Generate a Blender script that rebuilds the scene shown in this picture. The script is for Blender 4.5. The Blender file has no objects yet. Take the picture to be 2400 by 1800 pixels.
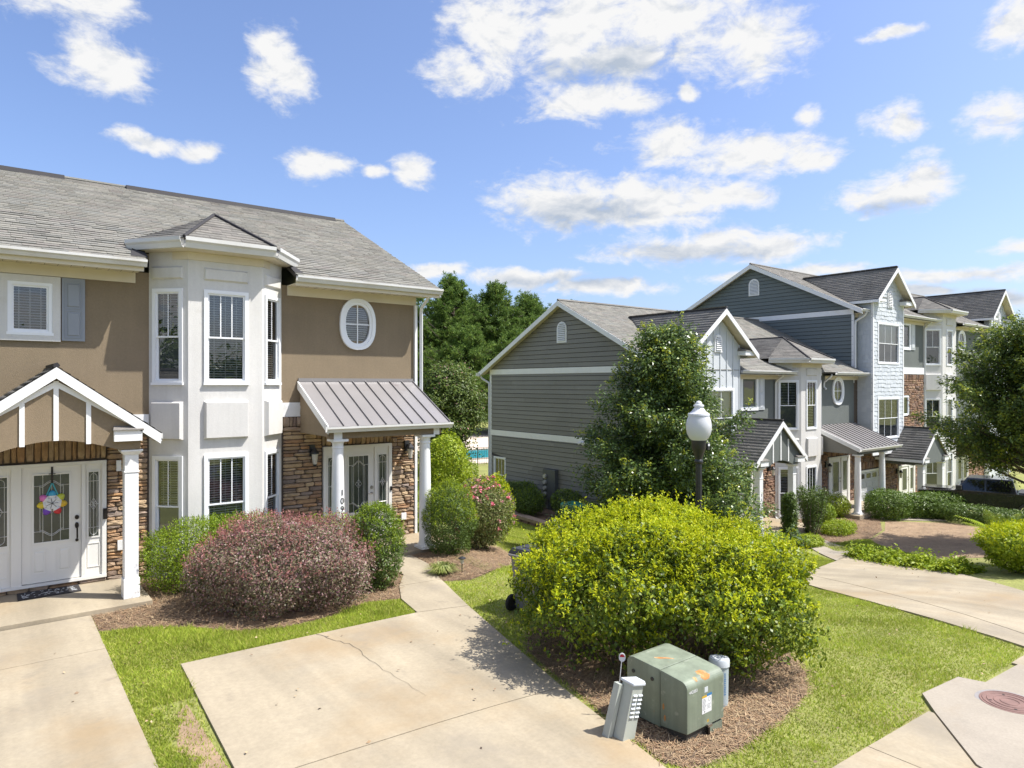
import bpy, bmesh, math, random
import numpy as np
from mathutils import Vector, Matrix
R = math.radians
random.seed(7)
rng = np.random.default_rng(7)
sc = bpy.context.scene
COL = sc.collection

# ------------------------------------------------------------------ camera, sky, sun
cam = bpy.data.objects.new('camera', bpy.data.cameras.new('camera'))
COL.objects.link(cam)
cam.location = (0, 0, 3.55)
cam.rotation_euler = (R(90), 0, R(-37.9))
cam.data.sensor_width = 36
cam.data.lens = 24.0
cam.data.clip_end = 3000
sc.camera = cam

SUN = Vector((1.12, -1.0, 2.38)).normalized()
sun = bpy.data.objects.new('sun', bpy.data.lights.new('sun', 'SUN'))
COL.objects.link(sun)
sun.location = (20, -15, 40)
sun.rotation_euler = (-SUN).to_track_quat('-Z', 'Y').to_euler()
sun.data.energy = 5.0
sun.data.angle = R(0.53)
sun.data.color = (1.0, 0.965, 0.905)

sc.view_settings.view_transform = 'Standard'
sc.view_settings.look = 'None'
sc.view_settings.exposure = 0.6
sc.view_settings.gamma = 1.0
sc.view_settings.use_curve_mapping = False
sc.cycles.max_bounces = 8
sc.cycles.transparent_max_bounces = 16

CLOUDS = [(6.8, 22.0, 3.0, 1.9), (4.6, 25.4, 4.6, 1.7), (8.3, 21.2, 1.9, 1.3), (19.1, 23.7, 2.3, 2.4), (18.3, 24.7, 1.4, 1.3), (9.4, 17.6, 2.2, 0.7), (12.8, 17.4, 2.6, 0.7), (21.7, 17.0, 2.4, 1.1), (29.4, 17.0, 1.8, 1.2), (26.1, 17.0, 1.1, 0.5), (36.1, 27.4, 3.6, 2.9), (34.2, 24.6, 3.6, 1.6), (43.3, 27.9, 6.4, 3.9), (50.6, 27.3, 6.8, 3.3), (57.0, 25.4, 4.4, 2.7), (45.7, 25.2, 7.0, 1.6), (43.6, 22.4, 5.2, 1.5), (48.0, 21.8, 2.6, 0.9), (52.6, 22.3, 1.1, 0.7), (50.9, 19.0, 4.0, 1.6), (57.2, 17.6, 6.0, 1.7), (61.5, 16.6, 2.4, 0.9), (42.5, 14.9, 6.4, 2.1), (49.6, 14.6, 7.2, 2.2), (55.3, 14.6, 3.2, 1.2), (51.9, 11.0, 7.6, 1.4), (57.8, 10.6, 5.2, 1.1), (67.5, 18.5, 1.9, 1.3), (73.5, 17.6, 1.8, 1.5), (67.1, 13.7, 3.5, 1.3), (69.1, 14.9, 1.6, 1.3), (61.4, 19.9, 1.1, 0.8), (74.1, 23.3, 1.8, 1.8), (67.0, 24.4, 2.2, 0.5), (39.0, 8.9, 5.6, 0.8), (45.0, 7.9, 5.0, 0.7), (31.5, 9.4, 3.2, 0.6), (71.2, 7.7, 5.0, 0.7), (73.1, 5.8, 3.8, 0.6), (67.3, 6.5, 3.3, 0.5), (75.6, 9.2, 3.1, 0.5), (60, 8.6, 6, .5)]
BASES = [(44.0, 13.7, 8.0, 1.9), (52.5, 10.5, 8.6, 1.2), (43.0, 8.4, 9.0, 0.9), (67.0, 12.7, 3.6, 0.9), (45.5, 24.6, 7.5, 1.7), (71.0, 6.0, 7.0, 1.5)]

def make_world():
    w = bpy.data.worlds.new('World'); sc.world = w; w.use_nodes = True
    nt = w.node_tree; nt.nodes.clear()
    N = lambda t: nt.nodes.new(t)
    L = nt.links.new
    def math_(op, a, b=None, c=None, clamp=False):
        n = N('ShaderNodeMath'); n.operation = op; n.use_clamp = clamp
        for i, v in enumerate((a, b, c)):
            if v is None: continue
            if isinstance(v, (int, float)): n.inputs[i].default_value = v
            else: L(v, n.inputs[i])
        return n.outputs[0]
    def vm(op, a, b):
        n = N('ShaderNodeVectorMath'); n.operation = op
        for i, v in enumerate((a, b)):
            if v is None: continue
            if isinstance(v, (tuple, list)): n.inputs[i].default_value = v
            else: L(v, n.inputs[i])
        return n
    sky = N('ShaderNodeTexSky'); sky.sky_type = 'NISHITA'; sky.sun_disc = False
    sky.sun_elevation = math.asin(SUN.z); sky.sun_rotation = math.atan2(SUN.x, SUN.y)
    sky.air_density = 1.0; sky.dust_density = 2.6; sky.ozone_density = 2.2; sky.altitude = 200
    tc = N('ShaderNodeTexCoord'); sep = N('ShaderNodeSeparateXYZ')
    L(tc.outputs['Generated'], sep.inputs[0])
    az = math_('MULTIPLY', math_('ARCTAN2', sep.outputs[0], sep.outputs[1]), 180 / math.pi)
    el = math_('MULTIPLY', math_('ARCSINE', sep.outputs[2]), 180 / math.pi)
    cx = N('ShaderNodeCombineXYZ'); L(az, cx.inputs[0]); L(el, cx.inputs[1])
    wob = N('ShaderNodeTexNoise'); wob.inputs['Scale'].default_value = 0.22; wob.inputs['Detail'].default_value = 4
    L(cx.outputs[0], wob.inputs['Vector'])
    ofs = vm('MULTIPLY', vm('SUBTRACT', wob.outputs['Color'], (0.5, 0.5, 0.5)).outputs[0], (4.0, 2.0, 0))
    pos = vm('ADD', cx.outputs[0], ofs.outputs[0]).outputs[0]
    def field(lst):
        cur = None
        for a, e, ra, re in lst:
            d = vm('MULTIPLY', vm('SUBTRACT', pos, (a, e, 0)).outputs[0], (1 / ra, 1 / re, 0))
            ln = N('ShaderNodeVectorMath'); ln.operation = 'LENGTH'; L(d.outputs[0], ln.inputs[0])
            cur = ln.outputs['Value'] if cur is None else math_('SMOOTH_MIN', cur, ln.outputs['Value'], 0.25)
        return math_('SUBTRACT', 1.0, cur)
    blob = field(CLOUDS)
    base = field(BASES)
    # scattered fair-weather clouds over the rest of the sky dome, where the listed ones end
    big = N('ShaderNodeTexNoise'); big.inputs['Scale'].default_value = 4.2; big.inputs['Detail'].default_value = 5
    L(tc.outputs['Generated'], big.inputs['Vector'])
    away = math_('SUBTRACT', math_('ABSOLUTE', math_('SUBTRACT', az, 38.0)), 44.0)
    hi = math_('SUBTRACT', el, 31.0)
    aw = math_('MULTIPLY', math_('MAXIMUM', away, hi), 0.12, clamp=True)
    rest = math_('SUBTRACT', math_('MULTIPLY', math_('SUBTRACT', big.outputs['Fac'], 0.53), 7.0), math_('MULTIPLY', math_('SUBTRACT', 1.0, aw), 3.0))
    blob = math_('MAXIMUM', blob, rest)
    blob = math_('MAXIMUM', blob, -1.0)
    def fbm(scale, detail, rough, shift=(0, 0, 0)):
        mp = N('ShaderNodeMapping'); mp.inputs['Scale'].default_value = (0.55, 1.0, 1); mp.inputs['Location'].default_value = shift
        L(cx.outputs[0], mp.inputs['Vector'])
        n = N('ShaderNodeTexNoise'); n.inputs['Scale'].default_value = scale; n.inputs['Detail'].default_value = detail
        n.inputs['Roughness'].default_value = rough; n.inputs['Distortion'].default_value = 0.35
        L(mp.outputs[0], n.inputs['Vector']); return n.outputs['Fac']
    n1 = fbm(0.55, 10, 0.62)
    n2 = fbm(0.55, 6, 0.55, (0.10, -0.55, 0))
    n3 = fbm(1.7, 9, 0.66, (3, 7, 0))
    dens = math_('ADD', math_('MULTIPLY', math_('ADD', blob, 0.28), 1.6), math_('ADD', math_('MULTIPLY', math_('SUBTRACT', n1, 0.5), 3.4), math_('MULTIPLY', math_('SUBTRACT', n3, 0.5), 1.3)))
    mr = N('ShaderNodeMapRange'); mr.interpolation_type = 'SMOOTHSTEP'
    L(dens, mr.inputs['Value']); mr.inputs['From Min'].default_value = 0.0; mr.inputs['From Max'].default_value = 1.45
    alpha = mr.outputs[0]
    rel = math_('MULTIPLY', math_('SUBTRACT', n2, n1), 2.2)
    bs = N('ShaderNodeMapRange'); bs.interpolation_type = 'SMOOTHSTEP'; L(base, bs.inputs['Value'])
    bs.inputs['From Min'].default_value = -0.1; bs.inputs['From Max'].default_value = 0.8
    shade = math_('ADD', math_('MULTIPLY', bs.outputs[0], 0.8), rel, clamp=True)
    mixc = N('ShaderNodeMix'); mixc.data_type = 'RGBA'; L(shade, mixc.inputs['Factor'])
    mixc.inputs['A'].default_value = (0.97, 0.97, 0.97, 1); mixc.inputs['B'].default_value = (0.50, 0.575, 0.69, 1)
    hs = N('ShaderNodeHueSaturation'); hs.inputs['Hue'].default_value = 0.5; hs.inputs['Saturation'].default_value = 0.97; hs.inputs['Value'].default_value = 1.0
    L(sky.outputs[0], hs.inputs['Color'])
    tint = vm('MULTIPLY', hs.outputs[0], (0.90, 0.955, 1.13))
    b1 = N('ShaderNodeBackground'); L(tint.outputs[0], b1.inputs[0]); b1.inputs[1].default_value = 0.135
    b2 = N('ShaderNodeBackground'); L(mixc.outputs['Result'], b2.inputs[0]); b2.inputs[1].default_value = 0.64
    ms = N('ShaderNodeMixShader'); L(alpha, ms.inputs[0]); L(b1.outputs[0], ms.inputs[1]); L(b2.outputs[0], ms.inputs[2])
    out = N('ShaderNodeOutputWorld'); L(ms.outputs[0], out.inputs[0])
    w.cycles.sampling_method = 'MANUAL'; w.cycles.sample_map_resolution = 512
make_world()

# ------------------------------------------------------------------ materials
MATS = {}
def mat(name, col, rough=0.7, var=0.12, scale=2.0, bump=0.0, bscale=40.0, metal=0.0, spec=0.5, pal=None, stain=None, fine=0.0, trans=0.0, coat=0.0, streak=0.0, tyre=0.0):
    m = bpy.data.materials.new(name); m.use_nodes = True; MATS[name] = m
    nt = m.node_tree; bs = nt.nodes['Principled BSDF']; N = nt.nodes.new; L = nt.links.new
    geo = N('ShaderNodeNewGeometry')
    def noise(s, d=5, r=0.55, vec=None):
        n = N('ShaderNodeTexNoise'); n.inputs['Scale'].default_value = s; n.inputs['Detail'].default_value = d; n.inputs['Roughness'].default_value = r
        L(vec or geo.outputs['Position'], n.inputs['Vector']); return n.outputs['Fac']
    def mul(c, fac_socket, lo, hi):
        mr = N('ShaderNodeMapRange'); L(fac_socket, mr.inputs['Value']); mr.inputs['From Min'].default_value = 0.3; mr.inputs['From Max'].default_value = 0.7
        mr.inputs['To Min'].default_value = lo; mr.inputs['To Max'].default_value = hi
        v = N('ShaderNodeVectorMath'); v.operation = 'SCALE'; L(c, v.inputs[0]); L(mr.outputs[0], v.inputs['Scale']); return v.outputs[0]
    if pal:
        oi = N('ShaderNodeObjectInfo'); ad = N('ShaderNodeMath'); ad.operation = 'ADD'; L(oi.outputs['Random'], ad.inputs[0]); L(geo.outputs['Random Per Island'], ad.inputs[1])
        fr = N('ShaderNodeMath'); fr.operation = 'FRACT'; L(ad.outputs[0], fr.inputs[0])
        rp = N('ShaderNodeValToRGB'); el = rp.color_ramp.elements
        for i in range(len(pal) - 2): el.new(0.5)
        for i, c in enumerate(pal):
            el[i].position = i / (len(pal) - 1); el[i].color = (*c, 1)
        L(fr.outputs[0], rp.inputs[0]); c = rp.outputs[0]
    else:
        rgb = N('ShaderNodeRGB'); rgb.outputs[0].default_value = (*col, 1); c = rgb.outputs[0]
    if var: c = mul(c, noise(scale), 1 - var, 1 + var)
    if fine: c = mul(c, noise(scale * 23, 3, 0.7), 1 - fine, 1 + fine)
    if streak:
        mp = N('ShaderNodeMapping'); mp.inputs['Scale'].default_value = (1, 1, 0.06); L(geo.outputs['Position'], mp.inputs['Vector'])
        c = mul(c, noise(6.0, 4, 0.6, mp.outputs[0]), 1 - streak, 1 + streak)
    if tyre:
        mp = N('ShaderNodeMapping'); mp.inputs['Scale'].default_value = (1.5, 0.10, 1); L(geo.outputs['Position'], mp.inputs['Vector'])
        c = mul(c, noise(1.0, 4, 0.6, mp.outputs[0]), 1 - tyre, 1 + tyre * .6)
    for st in (stain or []):
        sc_, colr, lo, hi, amt = st
        mr = N('ShaderNodeMapRange'); mr.interpolation_type = 'SMOOTHSTEP'; L(noise(sc_, 5, 0.6), mr.inputs['Value']); mr.inputs['From Min'].default_value = lo; mr.inputs['From Max'].default_value = hi; mr.inputs['To Max'].default_value = amt
        mx = N('ShaderNodeMix'); mx.data_type = 'RGBA'; L(mr.outputs[0], mx.inputs['Factor']); L(c, mx.inputs['A']); mx.inputs['B'].default_value = (*colr, 1); c = mx.outputs['Result']
    L(c, bs.inputs['Base Color'])
    bs.inputs['Roughness'].default_value = rough; bs.inputs['Metallic'].default_value = metal
    bs.inputs['Specular IOR Level'].default_value = spec
    if coat: bs.inputs['Coat Weight'].default_value = coat; bs.inputs['Coat Roughness'].default_value = 0.05
    if bump:
        b = N('ShaderNodeBump'); b.inputs['Strength'].default_value = bump; b.inputs['Distance'].default_value = 0.02
        L(noise(bscale, 4, 0.6), b.inputs['Height']); L(b.outputs[0], bs.inputs['Normal'])
    if trans:
        out = nt.nodes['Material Output']; tl = N('ShaderNodeBsdfTranslucent'); L(c, tl.inputs[0]); mx = N('ShaderNodeMixShader'); mx.inputs[0].default_value = trans
        L(bs.outputs[0], mx.inputs[1]); L(tl.outputs[0], mx.inputs[2]); L(mx.outputs[0], out.inputs[0])
    return m

def glass_mat(name, tint=(0.9, 0.95, 0.95), refl=0.10, rough=0.01):
    m = bpy.data.materials.new(name); m.use_nodes = True; nt = m.node_tree; nt.nodes.clear(); N = nt.nodes.new; L = nt.links.new
    tr = N('ShaderNodeBsdfTransparent'); tr.inputs[0].default_value = (*tint, 1)
    gl = N('ShaderNodeBsdfGlossy'); gl.inputs['Roughness'].default_value = rough
    nz = N('ShaderNodeTexNoise'); nz.inputs['Scale'].default_value = 1.3; nz.inputs['Detail'].default_value = 2
    geo = N('ShaderNodeNewGeometry'); L(geo.outputs['Position'], nz.inputs['Vector'])
    bp = N('ShaderNodeBump'); bp.inputs['Strength'].default_value = 0.06; bp.inputs['Distance'].default_value = 0.05; L(nz.outputs['Fac'], bp.inputs['Height']); L(bp.outputs[0], gl.inputs['Normal'])
    fr = N('ShaderNodeFresnel'); fr.inputs[0].default_value = 1.5
    ad = N('ShaderNodeMath'); ad.operation = 'ADD'; ad.use_clamp = True; L(fr.outputs[0], ad.inputs[0]); ad.inputs[1].default_value = refl
    mx = N('ShaderNodeMixShader'); L(ad.outputs[0], mx.inputs[0]); L(tr.outputs[0], mx.inputs[1]); L(gl.outputs[0], mx.inputs[2])
    o = N('ShaderNodeOutputMaterial'); L(mx.outputs[0], o.inputs[0]); return m

m_tan = mat('tan stucco', (0.220, 0.168, 0.106), 0.85, 0.08, 1.1, 0.35, 70, fine=0.07, streak=0.04, stain=[(0.7, (0.27, 0.2, 0.13), 0.5, 0.75, 0.5)])
m_bay = mat('off white stucco', (0.60, 0.585, 0.555), 0.8, 0.05, 1.0, 0.25, 80, fine=0.03, streak=0.05, stain=[(2.5, (0.47, 0.44, 0.38), 0.60, 0.82, 0.45)])
m_white = mat('white painted trim', (0.78, 0.78, 0.77), 0.45, 0.03, 3, stain=[(2.2, (0.6, 0.58, 0.52), 0.56, 0.8, 0.5)])
m_vinyl = mat('white vinyl sash', (0.80, 0.81, 0.82), 0.35, 0.02, 3)
m_soffit = mat('cream soffit', (0.62, 0.555, 0.43), 0.6, 0.06, 2)
m_gutter = mat('aluminium gutter', (0.60, 0.595, 0.57), 0.32, 0.06, 3, spec=0.6, stain=[(1.5, (0.42, 0.39, 0.33), 0.5, 0.75, 0.6)])
m_downp = mat('white downspout metal', (0.70, 0.70, 0.68), 0.4, 0.04, 4)
m_hole = mat('black gap', (0.015, 0.014, 0.013), 0.9, 0)
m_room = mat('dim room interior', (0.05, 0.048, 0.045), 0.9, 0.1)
m_blind = mat('white blind slat', (0.62, 0.61, 0.58), 0.55, 0.03)
m_blind2 = mat('grey insect screen', (0.12, 0.12, 0.125), 0.8, 0.05)
m_curtain = mat('pale curtain', (0.6, 0.57, 0.5), 0.8, 0.08)
m_glass = glass_mat('window glass')
m_dglass = mat('leaded door glass', (0.035, 0.045, 0.042), 0.08, 0.25, 2.5, 0.12, 30, spec=0.9)
m_came = mat('silver glass came', (0.62, 0.62, 0.6), 0.35, 0.03, metal=0.3)
m_shutter = mat('grey louvre shutter paint', (0.25, 0.27, 0.30), 0.5, 0.04)
m_door = mat('white door paint', (0.75, 0.735, 0.69), 0.4, 0.02)
m_bronze = mat('dark bronze hardware', (0.03, 0.025, 0.022), 0.4, 0.1, metal=0.6)
m_nickel = mat('satin nickel', (0.4, 0.38, 0.35), 0.3, 0.05, metal=0.9)
STONE = [(0.38, 0.235, 0.125), (0.25, 0.17, 0.11), (0.47, 0.34, 0.20), (0.32, 0.185, 0.10), (0.20, 0.155, 0.125), (0.50, 0.36, 0.22), (0.36, 0.245, 0.145), (0.28, 0.22, 0.18), (0.44, 0.25, 0.115), (0.33, 0.26, 0.18)]
m_stone = mat('ledge stone', (0, 0, 0), 0.85, 0.22, 9, 0.7, 45, pal=STONE, fine=0.14)
STONE2 = [(0.30, 0.17, 0.10), (0.20, 0.12, 0.085), (0.37, 0.24, 0.15), (0.26, 0.14, 0.085), (0.17, 0.12, 0.1), (0.36, 0.23, 0.14)]
m_stone2 = mat('reddish ledge stone', (0, 0, 0), 0.85, 0.22, 9, 0.5, 45, pal=STONE2, fine=0.12)
m_mortar = mat('mortar bed', (0.10, 0.075, 0.055), 0.95, 0.2, 12)
SH = [(0.180, 0.174, 0.150), (0.222, 0.213, 0.186), (0.155, 0.150, 0.132), (0.24, 0.23, 0.196), (0.20, 0.182, 0.162), (0.187, 0.188, 0.170), (0.222, 0.203, 0.172)]
m_shingle = mat('weathered asphalt shingle', (0, 0, 0), 0.95, 0.10, 1.2, 0.5, 180, pal=SH, fine=0.14, stain=[(0.55, (0.10, 0.09, 0.08), 0.52, 0.74, 0.45), (1.7, (0.12, 0.105, 0.09), 0.58, 0.8, 0.5)])
SH2 = [(0.178, 0.168, 0.150), (0.215, 0.203, 0.180), (0.15, 0.142, 0.128), (0.235, 0.218, 0.192), (0.192, 0.176, 0.158)]
m_shingle2 = mat('brown grey asphalt shingle', (0, 0, 0), 0.95, 0.12, 0.9, 0.4, 150, pal=SH2, fine=0.14, stain=[(0.45, (0.07, 0.062, 0.056), 0.5, 0.72, 0.65)])
m_deck = mat('roof underlay and lap shade', (0.06, 0.055, 0.05), 0.95, 0.1)
m_ridge = mat('black ridge vent', (0.028, 0.026, 0.028), 0.8, 0.1)
m_metal = mat('grey metal roof paint', (0.225, 0.212, 0.207), 0.38, 0.06, 1.5, spec=0.55, stain=[(3.0, (0.12, 0.09, 0.09), 0.60, 0.78, 0.5)])
m_siding = mat('dark green grey siding', (0.088, 0.090, 0.080), 0.6, 0.05, 0.8, 0.12, 30, fine=0.05, pal=[(0.198, 0.190, 0.164), (0.226, 0.218, 0.190)])
m_siding2 = mat('slate green siding', (0.075, 0.088, 0.085), 0.6, 0.05, 0.8, 0.12, 30, pal=[(0.120, 0.145, 0.145), (0.134, 0.158, 0.157)])
m_gstucco = mat('slate stucco', (0.125, 0.138, 0.128), 0.85, 0.07, 1.2, 0.3, 60)
m_shake = mat('pale grey shake', (0.5, 0.53, 0.55), 0.7, 0.05, 3, 0.2, 50, pal=[(0.55, 0.58, 0.6), (0.50, 0.53, 0.555), (0.58, 0.605, 0.62)])
m_batten = mat('pale grey batten board', (0.56, 0.585, 0.60), 0.65, 0.05)
m_garage = mat('grey garage panel', (0.46, 0.47, 0.48), 0.5, 0.03)
m_garage2 = mat('slate blue garage panel', (0.17, 0.19, 0.225), 0.5, 0.03)
m_conc = mat('tan concrete', (0.335, 0.283, 0.200), 0.88, 0.11, 0.9, 0.2, 140, fine=0.09, tyre=0.22, stain=[(7.0, (0.21, 0.185, 0.15), 0.66, 0.80, 0.5), (0.33, (0.30, 0.205, 0.10), 0.48, 0.70, 0.62), (0.8, (0.24, 0.21, 0.165), 0.52, 0.75, 0.6), (2.6, (0.2, 0.17, 0.13), 0.60, 0.78, 0.5)])
m_conc2 = mat('pale concrete', (0.31, 0.27, 0.215), 0.9, 0.09, 1.4, 0.2, 120, fine=0.09, stain=[(0.9, (0.27, 0.20, 0.12), 0.52, 0.75, 0.45), (3.0, (0.21, 0.19, 0.16), 0.6, 0.8, 0.4)])
m_crack = mat('concrete crack', (0.10, 0.085, 0.065), 0.95, 0.1)
m_asph = mat('road asphalt', (0.06, 0.06, 0.06), 0.9, 0.15, 4, 0.3, 120)
m_soil = mat('grassy ground', (0.22, 0.23, 0.06), 0.95, 0.2, 1.0, 0.6, 60, fine=0.3, stain=[(0.8, (0.23, 0.185, 0.085), 0.52, 0.72, 0.7), (3.5, (0.2, 0.16, 0.08), 0.55, 0.8, 0.6)])
m_red = mat('bare clay soil', (0.30, 0.21, 0.13), 0.95, 0.2, 2.0, 0.7, 40, fine=0.2, stain=[(1.3, (0.22, 0.14, 0.085), 0.5, 0.75, 0.6)])
m_mulch = mat('pine straw bed', (0.20, 0.13, 0.08), 0.95, 0.25, 3.0, 0.9, 70, fine=0.35, stain=[(1.1, (0.33, 0.22, 0.13), 0.5, 0.7, 0.6)])
m_straw = mat('pine needles', (0, 0, 0), 0.8, 0.1, pal=[(0.25, 0.155, 0.085), (0.36, 0.25, 0.14), (0.15, 0.10, 0.065), (0.45, 0.34, 0.20), (0.29, 0.165, 0.085), (0.11, 0.08, 0.06)])
m_bark = mat('grey brown bark', (0.13, 0.10, 0.075), 0.95, 0.25, 6, 0.8, 30)
def leafm(name, pal, trans=0.35, rough=0.45, spec=0.5):
    return mat(name, (0, 0, 0), rough, 0.15, 1.5, pal=pal, trans=trans, spec=spec)
m_grass = leafm('lawn blades', [(0.25, 0.34, 0.04), (0.34, 0.43, 0.046), (0.44, 0.46, 0.08), (0.28, 0.385, 0.042), (0.385, 0.45, 0.056), (0.53, 0.47, 0.17)], 0.4, 0.7, 0.2)
for _n in m_grass.node_tree.nodes:
    if _n.type == 'TEX_NOISE': _n.inputs['Scale'].default_value = 0.9
    if _n.type == 'MAP_RANGE': _n.inputs['To Min'].default_value = 0.72; _n.inputs['To Max'].default_value = 1.25
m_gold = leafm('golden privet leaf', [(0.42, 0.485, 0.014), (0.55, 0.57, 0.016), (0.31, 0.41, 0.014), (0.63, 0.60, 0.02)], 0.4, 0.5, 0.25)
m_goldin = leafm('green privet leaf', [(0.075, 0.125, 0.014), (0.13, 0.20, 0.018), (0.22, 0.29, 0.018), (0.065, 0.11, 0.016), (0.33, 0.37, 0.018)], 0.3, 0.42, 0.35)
m_purple = leafm('purple loropetalum leaf', [(0.25, 0.115, 0.13), (0.14, 0.16, 0.07), (0.36, 0.19, 0.19), (0.12, 0.14, 0.06), (0.44, 0.28, 0.26), (0.24, 0.10, 0.125), (0.19, 0.205, 0.085), (0.33, 0.23, 0.18), (0.11, 0.13, 0.06), (0.25, 0.22, 0.12)], 0.25, 0.42, 0.35)
m_redtip = leafm('red new shoot', [(0.38, 0.15, 0.14), (0.42, 0.21, 0.17), (0.3, 0.12, 0.13)], 0.35, .5, .25)
m_box = leafm('boxwood leaf', [(0.12, 0.20, 0.014), (0.20, 0.29, 0.016), (0.28, 0.37, 0.02), (0.12, 0.20, 0.016), (0.34, 0.40, 0.03)], 0.3, 0.45, 0.35)
m_dark = leafm('dark holly leaf', [(0.07, 0.12, 0.022), (0.11, 0.17, 0.028), (0.08, 0.13, 0.026), (0.17, 0.24, 0.04)], 0.25, 0.42, 0.35)
m_oak = leafm('evergreen tree leaf', [(0.075, 0.125, 0.038), (0.11, 0.175, 0.043), (0.07, 0.115, 0.042), (0.16, 0.235, 0.05), (0.24, 0.31, 0.055)], 0.25, 0.35, 0.5)
m_shade = leafm('shade tree leaf', [(0.09, 0.14, 0.035), (0.13, 0.19, 0.04), (0.075, 0.115, 0.04), (0.19, 0.26, 0.045), (0.27, 0.32, 0.05)], 0.3, 0.4, 0.4)
m_oaktip = leafm('light new leaf', [(0.38, 0.43, 0.045), (0.46, 0.48, 0.06), (0.30, 0.37, 0.04)], 0.4, 0.5, 0.3)
m_hedge = leafm('clipped hedge leaf', [(0.075, 0.135, 0.02), (0.12, 0.19, 0.024), (0.085, 0.145, 0.022), (0.18, 0.26, 0.03)], 0.25, 0.45, 0.35)
m_pine = leafm('pine needles green', [(0.085, 0.15, 0.036), (0.13, 0.215, 0.042), (0.105, 0.18, 0.038), (0.22, 0.30, 0.055), (0.07, 0.125, 0.035)], 0.35, 0.6, 0.2)
m_myrtle = leafm('myrtle leaf', [(0.075, 0.12, 0.026), (0.12, 0.175, 0.03), (0.065, 0.10, 0.026), (0.19, 0.24, 0.036)], 0.3, .5, .3)
m_rose = leafm('rose bush leaf', [(0.13, 0.165, 0.05), (0.19, 0.24, 0.06), (0.27, 0.23, 0.11), (0.16, 0.22, 0.06)], 0.3, .5, .3)
m_pink = leafm('pink blossom', [(0.72, 0.07, 0.16), (0.78, 0.16, 0.26), (0.76, 0.38, 0.38), (0.65, 0.05, 0.13)], 0.3)
m_pinkpale = leafm('pale pink blossom', [(0.62, 0.28, 0.3), (0.6, 0.36, 0.33)], 0.3)
m_lime = leafm('lime shrub leaf', [(0.21, 0.31, 0.018), (0.30, 0.39, 0.02), (0.38, 0.44, 0.03), (0.14, 0.22, 0.018)], 0.35, .5, .3)
m_lirio = leafm('liriope blade', [(0.14, 0.2, 0.03), (0.3, 0.31, 0.1), (0.2, 0.26, 0.05), (0.38, 0.37, 0.15)], 0.3)
m_black = mat('black powder coat', (0.022, 0.022, 0.024), 0.4, 0.05, 5, spec=0.6)
m_globe = mat('frosted white globe', (0.74, 0.75, 0.77), 0.28, 0.02, trans=0.25)
m_util = mat('faded green steel', (0.195, 0.225, 0.165), 0.5, 0.10, 2.0, 0.04, 30, streak=0.22, fine=0.05, stain=[(1.8, (0.14, 0.16, 0.12), 0.5, 0.75, 0.45), (6.0, (0.34, 0.17, 0.06), 0.68, 0.76, 0.85), (9.0, (0.36, 0.38, 0.30), 0.60, 0.72, 0.5)])
m_utild = mat('dark steel plinth', (0.05, 0.045, 0.035), 0.7, 0.15)
m_rust = mat('rust patch', (0.42, 0.19, 0.06), 0.9, 0.3, 14, stain=[(16, (0.5, 0.36, 0.2), 0.5, 0.65, 0.8)])
m_ped = mat('pale grey green plastic', (0.43, 0.455, 0.40), 0.45, 0.05, 2, streak=0.08, stain=[(3, (0.3, 0.29, 0.22), 0.58, 0.8, 0.5)])
m_pedcap = mat('light grey plastic lid', (0.55, 0.58, 0.60), 0.4, 0.03)
m_cyl = mat('blue grey plastic pipe', (0.36, 0.42, 0.43), 0.45, 0.04)
m_paper = mat('white sticker', (0.72, 0.72, 0.72), 0.5, 0.02)
m_yellow = mat('yellow print', (0.6, 0.36, 0.03), 0.5, 0.03)
m_blue = mat('blue print', (0.03, 0.17, 0.4), 0.5, 0.03)
m_ink = mat('dark print', (0.08, 0.08, 0.09), 0.6, 0.02)
m_redp = mat('red reflector', (0.5, 0.015, 0.03), 0.25, 0.02)
m_bin = mat('green plastic bin', (0.02, 0.20, 0.135), 0.4, 0.05)
m_cart = mat('grey plastic cart', (0.22, 0.21, 0.20), 0.5, 0.06)
m_cartlid = mat('black plastic lid', (0.035, 0.035, 0.04), 0.35, 0.05)
m_rubber = mat('tyre rubber', (0.022, 0.021, 0.021), 0.85, 0.1)
m_manhole = mat('rusty cast iron', (0.20, 0.115, 0.095), 0.75, 0.15, 6, 0.3, 60)
m_manrim = mat('grey iron rim', (0.26, 0.24, 0.23), 0.7, 0.15, 6)
m_timber = mat('weathered landscape block', (0.20, 0.125, 0.085), 0.9, 0.15, 4, 0.4, 50, pal=[(0.22, 0.13, 0.085), (0.17, 0.10, 0.07), (0.25, 0.155, 0.10)])
m_capst = mat('wall cap stone', (0.36, 0.255, 0.175), 0.9, 0.15, 4, 0.3, 60)
m_meter = mat('dark grey meter cabinet', (0.085, 0.09, 0.088), 0.5, 0.05)
m_mglass = mat('meter dial', (0.45, 0.44, 0.38), 0.15, 0.1, 20)
m_ac = mat('pale green utility box', (0.5, 0.56, 0.52), 0.5, 0.05)
m_car = mat('dark brown black car paint', (0.022, 0.019, 0.018), 0.22, 0.04, coat=0.8)
m_carg = mat('dark car glass', (0.008, 0.008, 0.009), 0.03, 0.0, spec=0.8)
m_carp = mat('grey black car plastic', (0.045, 0.042, 0.04), 0.6, 0.05)
m_orange = mat('amber lens', (0.65, 0.16, 0.02), 0.2, 0.02)
m_lampgl = mat('lantern glass', (0.55, 0.52, 0.45), 0.12, 0.1, 8, spec=0.7)
m_mat = mat('dark patterned mat', (0.035, 0.032, 0.033), 0.95, 0.3, 30, 0.5, 80)
m_water = mat('pool water', (0.05, 0.36, 0.42), 0.08, 0.1, 2, 0.1, 8)
m_pooldeck = mat('pale pool deck', (0.6, 0.5, 0.4), 0.9, 0.08)

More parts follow.
